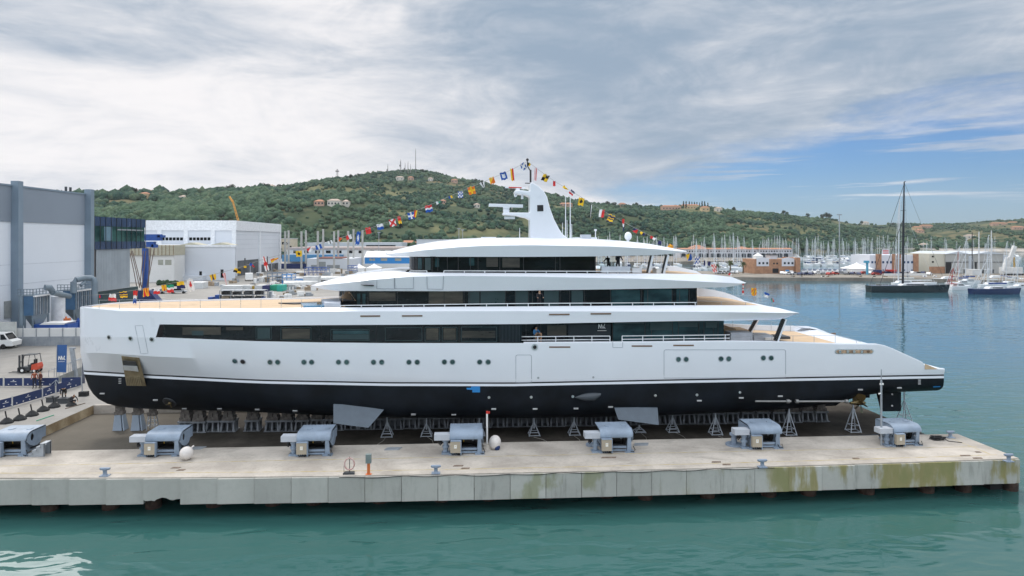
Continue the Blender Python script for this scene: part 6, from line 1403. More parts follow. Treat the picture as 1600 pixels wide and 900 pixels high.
for px, y0, y1, lb in ((592,364,380,'left of the pair'),(727-10,358,375,'above the roof front'),(723,360,375,'just left of the mast arms')):
    q = PG(px, 415, QZ); d = q.x*SA+q.y*CA; zt = PD(px, y0, d).z; m = MB(); m.tube([(q.x,q.y,QZ),(q.x,q.y,zt)], [.22,.15], 8); m.box(q.x-.8,q.x+.8,q.y-.3,q.y+.3,zt,zt+.5); tag(m.build('light_mast', galv, loc=q), 'slim grey yard light mast '+lb, 'light mast', 'yard light masts')
# dark covered boats just before the bridge deck tip
for (px, py, L_, rz), lb in zip(((520,461,12,.3),(512,466,10,.2)), ('dark grey covered boat hull just under the bridge deck tip','lower dark boat hull closest to the foredeck')):
    pass
# yellow mobile crane boom behind the hall
q = PG(377, 405, QZ); d = 420; o = thing('mobile_crane', 'orange crane jib leaning above the tall white hall', 'crane', PD(377, 405, d)); o.location.z = QZ
m = MB()
for dx_ in (-.5,.5): m.bar(PD(376.5,360,d)+Vector((dx_,0,0)), PD(363,312,d)+Vector((dx_*.6,0,0)), .35)
for k in range(10): a = PD(376.5-1.35*k,360-4.8*k,d); b_ = PD(376.5-1.35*(k+1),360-4.8*(k+1),d); m.bar(a+Vector((-.5,0,0)), b_+Vector((.4,0,0)), .22)
m.bar(PD(364,316,d), PD(358.5,307,d), .9, .9); m.box(PD(376,0,d).x-1, PD(376,0,d).x+1, d, d+2, QZ, PD(376,360,d).z)
m.build('jib', mk('crane_orange', (.60,.28,.05), .5), o)
# ------------------------------------------------------------ marina
MQ = 1.4
quay = mk('marina_quay', (.20,.18,.15), .9, var=.25, scale=.1, coords='World', c2=(.30,.27,.225), fine=.5)
m = MB(); pts = [PG(x, y, MQ) for x, y in ((960,429),(1180,433.5),(1340,434),(1480,436),(1700,441),(1700,428),(1480,426.5),(1340,426.5),(1180,425),(960,421))]
m.prism([(p.x,p.y,MQ) for p in pts], (0,0,-3)); struct(m.build('marina_quay', quay))
m = MB(); pts = [PG(x, y, 2.2) for x, y in ((930,409.5),(1060,408.5),(1240,407),(1240,396),(930,396))]
m.prism([(p.x,p.y,2.2) for p in pts], (0,0,-3.5)); struct(m.build('marina_ground', quay))
bw = mk('breakwater_stone', (.40,.36,.31), .9, var=.2, scale=.1, coords='World', bump=.5)
m = MB(); rg = []
for px in np.linspace(1236, 1900, 40):
    a = PG(px, 394, 0); d = a.x*SA+a.y*CA; zt = 5.6+random.uniform(-.2,.2); rx, ry = ray(px)
    rg.append([(a.x,a.y,-1),(a.x,a.y,.6+random.uniform(0,.5)),(rx*(d+9),ry*(d+9),zt-1.2),(rx*(d+9),ry*(d+9),zt),(rx*(d+14),ry*(d+14),zt),(rx*(d+25),ry*(d+25),-1)])
m.loft(rg, caps=True); tag(m.build('breakwater', bw), kind='structure')
hw_ = mk('boat_white_gelcoat', (.72,.74,.75), .35, var=.03); spar = mk('mast_aluminium', (.62,.64,.66), .4, .1, var=.03); bcov = mk('blue_canvas', (.02,.06,.22), .8); bglass = mk('boat_window', (.02,.03,.04), .2); tcov = mk('tan_canvas', (.4,.33,.25), .8)
def hullm(L_, Bm, fb_, name, mat, o, tr=.75, sheer=.25):
    m = MB(); rg = []
    for k in range(11):
        u = k/10; x = -L_/2 + L_*u; wv = Bm/2*(tr + (1-tr)*min(1, u*2.5))*(1-max(0,(u-.45)/.55)**2.2)+.02; z = fb_*(1+sheer*u*u)
        xo = (u-.5)*.0 + (.35*fb_ if k == 10 else 0)
        rg.append([(x,-wv*.8,-.15),(x+xo*.2,-wv*.9,fb_*.35),(x+xo,-wv,z),(x+xo,-wv*.85,z+.02),(x+xo,wv*.85,z+.02),(x+xo,wv,z),(x+xo*.2,wv*.9,fb_*.35),(x,wv*.8,-.15)])
    m.loft(rg, closed=True, caps=True); return m.build(name, mat, o, smooth=True, ang=40)
def sailboat(L_, H_, hm_=hw_, cm=bcov, mm=spar, furl=True, rg_=.0, mx=.08, spread=2, mr=None):
    o = thing('sailing_boat', None, 'sailing boat'); hullm(L_, L_*.27, L_*.09+.2, 'hull', hm_, o)
    f_ = L_*.09+.2; m = MB(); m.prism([(-L_*.22,-L_*.07,f_),(L_*.20,-L_*.05,f_),(L_*.12,-L_*.05,f_+.45),(-L_*.20,-L_*.07,f_+.55)], (0,L_*.13,0)); cab = m.build('cabin', hw_, o)
    m = MB(); m.box(-L_*.15,L_*.1,-L_*.072,-L_*.066,f_+.15,f_+.36); m.build('window', bglass, cab)
    r_ = mr or .09+.004*H_; m = MB(); m.tube([(L_*mx,0,f_),(L_*mx,0,f_+H_*.7),(L_*mx,0,f_+H_)], [r_,r_,r_*.6], 6); 
    for k in range(spread): z = f_+H_*(.4+.28*k); m.bar((L_*mx,-L_*.09,z),(L_*mx,L_*.09,z),.07)
    m.build('mast', mm, o)
    m = MB(); m.tube([(L_*mx,0,f_+1.3),(L_*mx-L_*.38,0,f_+1.25)], .16, 6); m.build('boom', cm, o)
    m = MB(); m.tube([(L_*.5,0,f_+.2),(L_*mx,0,f_+H_*.95)], .055 if furl else .03, 4); m.tube([(-L_*.5,0,f_+.1),(L_*mx,0,f_+H_)], .025, 4)
    for sg in (-1,1): m.tube([(L_*mx-.2,sg*L_*.12,f_),(L_*mx,sg*L_*.08,f_+H_*.68),(L_*mx,0,f_+H_*.97)], .02, 4)
    m.build('rigging', mm, o); return o
def motorboat(L_, cm=bcov):
    o = thing('motor_boat', None, 'motor boat'); hullm(L_, L_*.32, L_*.12+.2, 'hull', hw_, o, .9); f_ = L_*.12+.2
    m = MB(); m.prism([(-L_*.25,-L_*.12,f_),(L_*.22,-L_*.1,f_),(L_*.08,-L_*.1,f_+L_*.11),(-L_*.22,-L_*.12,f_+L_*.12)], (0,L_*.22,0)); cb = m.build('cabin', hw_, o)
    m = MB(); m.prism([(-L_*.18,-L_*.124,f_+.3),(L_*.13,-L_*.11,f_+.3),(L_*.06,-L_*.11,f_+L_*.09),(-L_*.18,-L_*.124,f_+L_*.095)], (0,.02,0)); m.build('window', bglass, cb)
    m = MB(); m.box(-L_*.45,-L_*.2,-L_*.12,L_*.12,f_+L_*.10,f_+L_*.115); m.build('awning', cm, o); return o
navyh = mk('navy_hull', (.015,.03,.09), .3, coat=.3); whitec = mk('white_canvas', (.65,.65,.62), .8); redh = mk('red_hull', (.35,.03,.02), .4); greyh = mk('grey_hull', (.14,.15,.16), .35)
PROT = [(sailboat(11,15), 'white'), (sailboat(13,18,cm=tcov), 'white'), (sailboat(9.5,13,hm_=hw_,cm=whitec), 'white'), (sailboat(12,16.5,hm_=navyh,cm=bcov), 'navy hulled'), (sailboat(14,20,hm_=hw_,cm=bcov), 'large white'), (motorboat(10), 'm'), (motorboat(12,tcov), 'm')]
used = [False]*len(PROT)
def put(k, px, py, rz, label, group):
    q = PG(px, py, 0); o = PROT[k][0]
    if used[k]: o = clone(o)
    used[k] = True; o.location = q; o.rotation_euler.z = rz; o['label'] = label; o['group'] = group; return o
WHERE = [(930,1075,404.5,427,46,'under the yacht roof tip'),(1078,1178,404.5,424,34,'behind the palms'),(1185,1250,399.5,408,34,'behind the harbour office'),
         (1256,1330,400,417,34,'left of the big tent'),(1330,1432,398,412,36,'behind the big tent'),(1436,1600,398,406,24,'beyond the hangars')]
KN_ = {0:'white sailing boat with blue cover',1:'white sailing boat with tan cover',2:'small white sailing boat',3:'navy sailing boat',4:'large white sailing boat',5:'blue awninged motor boat',6:'tan awninged motor boat'}
ROWN = ['farthest','fourth','middle','second','nearest']
for x0, x1, y0, y1, n, wh in WHERE:
    for i in range(n):
        k = random.choice((0,0,1,2,2,3,4,1,0,5,6)); row = i % 5; py = y0+(y1-y0)*(row+.5)/5 + random.uniform(-.25,.25)
        px = x0+(x1-x0)*((i//5)+random.uniform(.15,.85))/math.ceil(n/5)
        put(k, px, py, random.choice((1.50,1.62,-1.55)) + random.uniform(-.05,.05), '%s, %s from left, %s row %s' % (KN_[k], nth(i//5+1), ROWN[row], wh), 'marina boats '+wh)
# pontoons
for x0, x1, y in ((1262,1330,405),(1262,1332,409.5),(1335,1425,403),(1080,1176,411),(1080,1178,418),(935,1070,413),(935,1072,421)):
    a, b_ = PG(x0, y, 0), PG(x1, y, 0); m = MB(); m.bar((a.x,a.y,.35),(b_.x,b_.y,.35), 2.2, .5); tag(m.build('pontoon', quay, loc=a), kind='structure')
# row of small boats on trailers along the quay
ramp = mk('pale_ramp', (.55,.54,.50), .8, var=.1, scale=.2)
SB = motorboat(6.5)
first = True
for i, px in enumerate((1256,1264,1272,1280,1288,1296,1303,1311,1318)):
    q = PG(px, 427.2, MQ); o = SB if first else clone(SB); first = False; o.location = (q.x, q.y, MQ+.35); o.rotation_euler.z = 1.3+random.uniform(-.2,.2)
    o['label'] = 'small white motor boat parked ashore, %s from the brick building' % ORD[i]; o['group'] = 'small boats ashore on the marina quay'
for (x0, x1, y0, y1), lb in zip(((1232,1281,430,433.8),(1302,1332,430,434)), ('long pale slipway ramp beside the blue boat','shorter pale slipway ramp before the big tent')):
    p = [PG(x, y, z) for x, y, z in ((x0,y0,MQ+.02),(x1-3,y0,MQ+.02),(x1,y1,.1),(x0+2,y1,.1))]; m = MB(); m.prism([(v.x,v.y,v.z) for v in p], (0,0,.05)); tag(m.build('slipway', ramp, loc=p[0]), lb, 'slipway')
for px, py, mt_, lb in ((1163,431,hw_,'small white dinghy afloat below the palms'),(1192,431.5,hw_,'small white dinghy afloat below the brick building'),(1210,433,bluecyan,'small bright blue dinghy afloat by the quay'),(1147,430,hw_,'pale dinghy afloat left of the palms')):
    o = thing('dinghy', lb, 'dinghy'); hullm(4.6, 1.8, .75, 'hull', mt_, o); m = MB(); m.box(-.5,.1,-.7,.7,.6,.72); m.build('thwart', wood, o); o.location = PG(px, py+1, 0); o.rotation_euler.z = .1
# buildings on the quay
whitep = mk('white_render', (.60,.62,.66), .8, var=.04, scale=.1, coords='World'); cream = mk('cream_panels', (.52,.50,.42), .7, var=.05, scale=.1, coords='World'); greyd = mk('grey_hangar_door', (.40,.40,.38), .7, var=.06, scale=.1, coords='World')
o, Y0 = bld('harbour_office', 'brick harbour office with white upper panels and dark doorway', 1179, 1247, 405, 427.5, 14, brick, z0=MQ)
for x0, x1 in ((1182,1201.5),(1221.5,1241)):
    a, b_ = PY(x0, 416, Y0), PY(x1, 404, Y0); m = MB(); m.prism([(a.x,Y0-.12,a.z),(b_.x,Y0-.12,a.z),(b_.x,Y0-.12,b_.z),((a.x+b_.x)/2,Y0-.12,b_.z+.6),(a.x,Y0-.12,b_.z)], (0,.12,0)); m.build('white_panel', whitep, o)
    for k in range(3): q, q2 = PY(x0+3+k*6, 409.5, Y0), PY(x0+6+k*6, 412.8, Y0); m = MB(); m.box(q.x,q2.x,Y0-.2,Y0-.12,q2.z,q.z); m.build('window', bglass, o)
for x0, x1, y0, y1, mt_, nm in ((1207,1216.5,419.5,426.5,black,'door'),(1208,1210.5,410.5,413,bglass,'window'),(1213,1215.5,410.5,413,bglass,'window')): q, q2 = PY(x0,y0,Y0), PY(x1,y1,Y0); m = MB(); m.box(q.x,q2.x,Y0-.05,Y0,q2.z,q.z); m.build(nm, mt_, o)
a, b_ = PY(1203, 405, Y0+3), PY(1214, 397.5, Y0+3); m = MB(); m.box(a.x,b_.x,Y0+3,Y0+7,a.z-1,b_.z-.3); m.build('lookout', whitep, o); m = MB(); m.box(a.x-.6,b_.x+.6,Y0+2.4,Y0+7.6,b_.z-.3,b_.z); m.build('lookout_roof', darksteel, o)
a, b_ = PY(1242, 404, Y0), PY(1249, 427, Y0); m = MB(); m.box(a.x,b_.x,Y0-1,Y0+13,MQ,a.z+.4); m.build('side_wing', brick, o)
item('tent', 'small white pagoda tent on the harbour office roof', 1181, 1192.5, 394, 404.6, clear_w, 4, 'tent', PY(1186, 404.6, Y0).z, False, 'tent')
o, Y0 = bld('club_house', 'white building striped by tall brick piers behind the black yacht', 1359, 1435, 398.5, 427.5, 16, whitep, z0=MQ, wins=tuple((x, 408, 411.5, 3) for x in (1363,1368,1380,1386.5,1392,1413,1419,1425)) + tuple((x, 421, 423, 2) for x in (1380,1387,1413,1425)), wm_=mk('blue_window', (.03,.07,.15), .2))
for x0, x1 in ((1369.5,1377.5),(1395,1400),(1403,1408),(1428,1435.5)): a, b_ = PY(x0, 427, Y0-.6), PY(x1, 396.8, Y0-.6); m = MB(); m.box(a.x,b_.x,Y0-.6,Y0+.2,MQ,b_.z); m.build('brick_pier', brick, o)
m = MB(); m.box(PY(1387,390,Y0).x, PY(1397,390,Y0).x, Y0+4, Y0+4.3, PY(1390,397.5,Y0).z, PY(1390,390,Y0).z); so_ = m.build('sign_board', whitep, o)
for k in range(3): z = PY(1390,396.5-k*2.2,Y0).z; m = MB(); m.box(PY(1387.5,390,Y0).x, PY(1396.5,390,Y0).x, Y0+3.9, Y0+4, z, z+.28); m.build('red_stripe', red, so_)
o, Y0 = bld('boat_hangar', 'cream office block with brick foot joined to a grey hangar', 1452, 1477, 396.5, 427, 18, cream, z0=MQ, wins=((1457.5,399.5,402,3),(1457.5,408,410.5,3)))
m = MB(); a, b_ = PY(1452, 427, Y0-.1), PY(1477, 416.5, Y0-.1); m.box(a.x-.05,b_.x+.05,Y0-.12,Y0-.01,MQ,b_.z); m.build('brick_foot', brick, o)
for lb, x0, x1, dx0, dx1 in (('grey boat hangar with a dark tall doorway, next to the cream office',1477.5,1514,1477.5,1486.5),('grey boat hangar at the far right with doors partly open',1522,1568,1523,1526)):
    o, Y0 = bld('boat_hangar', lb, x0, x1, 397, 427, 26, greyd, z0=MQ, roof='gabley', roofm=paleg, rh=1.2)
    m = MB(); a, b_ = PY(x0, 410, Y0), PY(x1, 409.4, Y0); m.box(a.x,b_.x,Y0-.15,Y0,a.z,b_.z+.1); m.build('lintel', darksteel, o)
    q, q2 = PY(dx0,410,Y0), PY(dx1,427,Y0); m = MB(); m.box(q.x,q2.x,Y0-.1,Y0-.02,MQ,q.z); m.build('doorway', black, o)
    for k in range(3): xx = x0+12+k*8; q, q2 = PY(xx,421,Y0), PY(xx+3,427,Y0); m = MB(); m.box(q.x,q2.x,Y0-.08,Y0-.01,MQ,q.z); m.build('door', (black, paleg, darksteel)[k], o)
bld('hangar_link', 'pale blue grey wall between the two grey hangars', 1514.3, 1521.7, 400, 427, 20, paleg, z0=MQ); bld('hangar_link', 'pale blue grey end wall right of the last hangar', 1568.3, 1579, 399, 427, 20, paleg, z0=MQ)
item('tent', 'big white pagoda tent on the marina quay beside the blue lift', 1331, 1366, 410, 428, clear_w, 6, 'tent', MQ, False, 'tent')
q = PG(1355.5, 429, MQ); d = q.x*SA+q.y*CA; m = MB(); a = PD(1353,411,d); m.box(PD(1355,0,d).x,PD(1357,0,d).x,q.y,q.y+1,MQ,a.z); m.box(PD(1351.5,0,d).x,PD(1358.5,0,d).x,q.y-.1,q.y+1.2,a.z,a.z+1.1); tag(m.build('boat_lift', mk('cyan_blue', (.06,.30,.45), .5), loc=q), 'bright blue T shaped boat lift at the quay edge', 'boat lift')
item('van', 'red boat cover shape parked before the brick striped building', 1389, 1401, 421.5, 428, red, 4, 'covered boat', MQ); item('skip', 'dark blue skip left of the brick striped building', 1370, 1378, 422, 429, navy, 3, 'skip', MQ); item('hut', 'blue tarpaulin heap beside the harbour office door', 1228, 1240, 421, 428.5, bluecyan, 3, 'tarpaulin', MQ, False, 'heap')
item('hut', 'white shed before the far hangars', 1519, 1534, 421, 430, white_c, 4, 'shed', MQ); item('wall', 'long low pale wall along the marina quay', 1380, 1450, 427.5, 430.5, offwhite, 1, 'wall', MQ)
# arcaded houses
arc = mk('arcade_render', (.50,.50,.52), .8, var=.06, scale=.1, coords='World')
for lb, x0, x1 in (('pale arcaded terrace with long terracotta roof, the left one',1062,1106),('pale arcaded terrace with long terracotta roof, the right one',1147,1184),('short pale terrace under terracotta roof in the middle',1108,1145),('pale terrace with terracotta roof behind the harbour office masts',1186,1238)):
    o, Y0 = bld('arcaded_terrace', lb, x0, x1, 389.3, 402.5, 12, arc, z0=2.2, roof='gable', roofm=mk('orange_tile', (.42,.20,.12), .9), rh=1.0, wins=tuple((x, 391.5, 393.6, 2.2) for x in np.arange(x0+3, x1-1, 4.2)))
    for x in np.arange(x0+4, x1-3, 9):
        c_ = PY(x+2, 398.5, Y0); m = MB(); r_ = 1.9; m.prism([(c_.x-r_,Y0-.08,2.4),(c_.x+r_,Y0-.08,2.4)] + [(c_.x+r_*math.cos(t_),Y0-.08,c_.z+r_*math.sin(t_)) for t_ in np.linspace(0, math.pi, 9)], (0,.06,0)); m.build('arch', bglass, o)
    m = MB(); a = PY(x0, 395.6, Y0); m.box(a.x, PY(x1, 395.6, Y0).x, Y0-.8, Y0, a.z-.2, a.z+.1); m.build('balcony', whitep, o)
bld('red_roof_house', 'house with red roof rising above the arcaded terrace', 1081, 1103, 387, 401.5, 10, stucco, z0=2.2, roof='hip', rh=2.4)
bld('red_roof_house', 'small dark red roofed house behind the middle terrace', 1155, 1170, 388, 401.5, 10, stucco, z0=2.2, roof='hip', rh=1.6)
# palms
pf = mk('palm_frond', (.05,.085,.03), .8, var=.4, scale=2, c2=(.09,.11,.04)); ptr = mk('palm_trunk', (.13,.10,.07), .9, var=.3, scale=2)
for px, yb, yt, lb in ((1141,427,404.5,'taller palm on the quay beside the parked cars'),(1161,427,406.5,'shorter palm left of the harbour office'),(1119.5,425,409.5,'small palm left of the taller palm')):
    q = PG(px, yb, MQ); d = q.x*SA+q.y*CA; H_ = PD(px, yt+5, d).z; o = thing('palm_tree', lb, 'palm', q); m = MB(); m.tube([(q.x,q.y,MQ),(q.x+.1,q.y,(MQ+H_)/2),(q.x,q.y,H_)], [.4,.3,.35], 8); m.build('trunk', ptr, o)
    m = MB()
    for k in range(46):
        a = random.uniform(0, 6.28); el_ = random.uniform(-.5, 1.3); L_ = random.uniform(1.5,2.3); s_ = Vector((-math.sin(a), math.cos(a), 0))*.22; pr_ = Vector((q.x,q.y,H_)); rg = []
        for u in (0,.35,.7,1): e_ = el_-1.5*u*u; p_ = Vector((q.x,q.y,H_)) + Vector((math.cos(a)*math.cos(el_)*L_*u, math.sin(a)*math.cos(el_)*L_*u, math.sin(el_)*L_*u - 1.3*u*u)); w_ = (1-u)*.9+.25; rg.append([p_-s_*w_*1.6, p_+Vector((0,0,.1)), p_+s_*w_*1.6])
        m.loft(rg)
    m.build('crown', pf, o)
for i, px in enumerate((1124,1130,1135,1146,1151)): car(random.choice((silver, clear_w)), 'parked car on the marina quay, %s from the left by the palms' % ORD[i], PG(px, 428-.2*i, MQ), .3+.2*i)
for i in range(26):      # more cars and covered dinghies along the quay
    px = 1222+ i*9.2; 
    if 1352 < px < 1360: continue
    o = car(random.choice((silver, clear_w, navyh, redh, greyh)), 'small parked car on the marina quay, %s from the harbour office door' % nth(i+1), PG(px, random.choice((428.4,429.2,430.0)), MQ), random.uniform(-.4,1.2), sc=.95)
for i, px in enumerate((1240,1252,1287,1295,1346,1368,1385,1420,1446,1463,1488,1507,1533)):
    o = item('goods_stack', 'low mooring gear pile at the quay edge, %s right of the harbour office' % nth(i+1), px-3, px+3, 430.6, 432.6, random.choice((bcov, tcov, MATS['case_grey'], wood, galv)), 1.5, 'gear', MQ, False, 'heap')
# black racing yacht, blue sloop and neighbours on the right
def bigsail(lab, px0, px1, ywl, mpx, mtop, hm_, mm, cm, fb_=1.6, cat='sailing yacht', mr=.28, sp=3, deckm=None):
    a, b_ = PG(px0, ywl, 0), PG(px1, ywl, 0); mid_ = (a+b_)/2; L_ = (b_-a).length; d = mid_.x*SA+mid_.y*CA
    o = thing('sailing_yacht', lab, cat); hullm(L_, L_*.2, fb_, 'hull', hm_, o, .8, .15)
    mp = PY(mpx, 400, mid_.y); x = mp.x-mid_.x; H_ = PY(mpx, mtop, mid_.y).z
    m = MB(); m.tube([(x,0,fb_),(x+.2,0,H_*.6),(x+.45,0,H_)], [mr,mr*.9,mr*.5], 8)
    for k in range(sp): z = fb_+H_*(.28+.2*k); m.bar((x+.1,-2.0+.3*k,z),(x+.1,2.0-.3*k,z),.12)
    m.bar((x+.45,0,H_),(x+.9,0,H_+.1),.2); m.build('mast', mm, o)
    m = MB(); m.bar((x,0,fb_+1.7),(x+L_*.36,0,fb_+1.7),.5,.45); m.build('boom', cm, o)
    m = MB(); m.prism([(x-L_*.05,-1.2,fb_),(x+L_*.28,-1.2,fb_),(x+L_*.26,-1.2,fb_+.75),(x,-1.2,fb_+.7)], (0,2.4,0)); cb = m.build('cabin', hw_, o); m = MB(); m.box(x+.5,x+L_*.24,-1.24,-1.2,fb_+.2,fb_+.5); m.build('window', bglass, cb)
    m = MB(); m.tube([(-L_*.48,0,fb_+.1),(x+.3,0,H_*.97)], .07, 4); m.tube([(L_*.48,0,fb_),(x+.4,0,H_)], .035, 4); m.tube([(-L_*.36,0,fb_+.1),(x+.1,0,H_*.66)], .09, 4)
    for sg in (-1,1): m.tube([(x+.4,sg*2.4,fb_),(x+.1,sg*1.9,fb_+H_*.28),(x+.2,sg*1.4,fb_+H_*.68),(x+.4,0,H_*.97)], .03, 4)
    m.build('rigging', mm, o)
    m = MB()
    for k in range(12): xx = -L_*.44+L_*.88*k/11; m.tube([(xx,-L_*.06,fb_),(xx,-L_*.06,fb_+.7)], .03, 4)
    m.tube([(-L_*.44,-L_*.06,fb_+.7),(L_*.44,-L_*.06,fb_+.7)], .02, 4); m.build('guard_rail', spar, o)
    o.location = mid_; o.rotation_euler.z = math.atan2((b_-a).y, (b_-a).x); return o
bigsail('long black hulled sailing yacht with a very tall black mast', 1357, 1481, 456.5, 1411, 284, mk('black_hull', (.02,.028,.032), .25, coat=.3), mk('carbon_mast', (.012,.014,.022), .4), whitec, 2.2, mr=.36)
bigsail('white sailing yacht with tall white mast behind the black yacht', 1395, 1462, 448, 1404.5, 312, hw_, spar, whitec, 1.5, mr=.26)
bigsail('dark blue hulled sloop moored at the far right', 1516, 1593, 459.5, 1545, 398, navyh, spar, bcov, 1.7, mr=.14)
for px0, px1, y, mp, mt_, lb in ((1478,1520,446,1497.5,385,'white sailing boat between the black yacht and blue sloop'),(1488,1530,443,1508,375,'white sailing boat with grey mast behind the blue sloop bow'),(1530,1575,449,1543,368,'white sloop with a thick tall mast right behind the blue sloop'),(1478,1505,452,1487,420,'small cluttered white boat at the stern of the black yacht'),(1560,1600,447,1572,378,'white sailing boat behind the blue sloop bow end'),(1576,1625,452,1590,405,'white sailing boat cut off by the right picture edge')):
    bigsail(lb, px0, px1, y, mp, mt_, hw_, spar if 'cluttered' not in lb else redh, random.choice((bcov, whitec, tcov)), 1.1, mr=.15, sp=2)
for px, y, lb in ((1500,452.5,'red and white fishing boat beside the blue sloop'),(1478,441,'white motor boat behind the black yacht stern'),(1585,441,'white motor boat ashore side of the far right quay'),(1553,439,'white motor boat before the far hangar')):
    o = motorboat(9 if 'fish' not in lb else 8); o['label'] = lb; o.location = PG(px, y, 0); o.rotation_euler.z = random.choice((0.1, 3.0)) 
    if 'fish' in lb: o.children[0].data = o.children[0].data.copy(); o.children[0].data.materials[0] = redh
for px, yt, yb, r_, mt_, lb in ((1311.5,336,428,.30,galv,'tall grey lighting mast on the marina quay'),(1497,392,430,.2,mk('rust_red_mast',(.3,.08,.05),.6),'slim rust red mast by the hangars'),(1519,363,428,.22,black,'slim black pole behind the hangar gap'),(1529.5,362,428,.3,spar,'tall pale mast behind the right hangar'),(1549,360,428,.28,spar,'tall pale blue mast beyond the right hangar')):
    q = PG(px, yb, MQ); d = q.x*SA+q.y*CA; zt = PD(px, yt, d).z; m = MB(); m.tube([(q.x,q.y,MQ),(q.x,q.y,zt)], [r_,r_*.7], 8); m.box(q.x-1.1,q.x+1.1,q.y-.3,q.y+.3,zt-.1,zt+.35) if 'lighting' in lb else m.box(q.x-.7,q.x+.7,q.y-.05,q.y+.05,zt*.6,zt*.6+.1); tag(m.build('harbour_mast', mt_, loc=q), lb, 'mast')
# rubble and machinery pile far right
o = thing('excavator', 'white machinery with a raised slanting arm at the far right quay', 'excavator', PG(1585, 430, MQ)); q = o.location; 
m = MB(); m.box(q.x-4,q.x+4,q.y,q.y+4,MQ+.6,MQ+3.5); m.build('body', wrap, o); m = MB(); m.bar((q.x-3,q.y+1,MQ+2.5),(q.x+1,q.y+1,MQ+13),1.1,1.6); m.bar((q.x-4.5,q.y+1,MQ+1.5),(q.x-2.2,q.y+1,MQ+8),1.6,1.2); m.build('arm', wrap, o); m = MB(); m.bar((q.x+.8,q.y+.9,MQ+2.5),(q.x+.6,q.y+.9,MQ+8),.5); m.build('strut', mk('ochre', (.4,.25,.05), .6), o)
m = MB(); m.box(q.x-4.2,q.x+4.2,q.y-.3,q.y+.6,MQ,MQ+.7); m.build('track', rubber, o)

# ------------------------------------------------------------ signal flags
FC = {'r': mk('flag_red', (.60,.03,.03), .8), 'w': mk('flag_white', (.75,.75,.75), .8), 'b': mk('flag_blue', (.01,.08,.35), .8), 'y': mk('flag_yellow', (.80,.50,.02), .8), 'k': mk('flag_black', (.015,.015,.015), .8), 'o': mk('flag_orange', (.70,.17,.02), .8), 'g': mk('flag_green', (.02,.30,.18), .8), 'n': mk('flag_navy', (.015,.02,.10), .8)}
def pat(kind, cs, u, v):
    a, b_ = cs[0], cs[1] if len(cs) > 1 else cs[0]; c_ = cs[2] if len(cs) > 2 else a
    if kind == 'solid': return a
    if kind == 'h2': return a if v < .5 else b_
    if kind == 'v2': return a if u < .5 else b_
    if kind == 'h3': return (a, b_, c_)[min(2, int(v*3))]
    if kind == 'v3': return (a, b_, c_)[min(2, int(u*3))]
    if kind == 'cross': return b_ if abs(u-.5) < .14 or abs(v-.5) < .16 else a
    if kind == 'saltire': return b_ if abs(u-v) < .16 or abs(u+v-1) < .16 else a
    if kind == 'border': return a if min(u, v, 1-u, 1-v) < .2 else b_
    if kind == 'ball': return b_ if (u-.5)**2+(v-.5)**2 < .07 else a
    if kind == 'quad': return a if (u < .5) == (v < .5) else b_
    if kind == 'check': return a if (int(u*4)+int(v*4)) % 2 == 0 else b_
    if kind == 'diag': return a if u+v < 1 else b_
    if kind == 'stripes': return a if int((u+v)*4) % 2 == 0 else b_
    if kind == 'hs': return a if int(v*6) % 2 == 0 else b_
    if kind == 'vs': return a if int(u*6) % 2 == 0 else b_
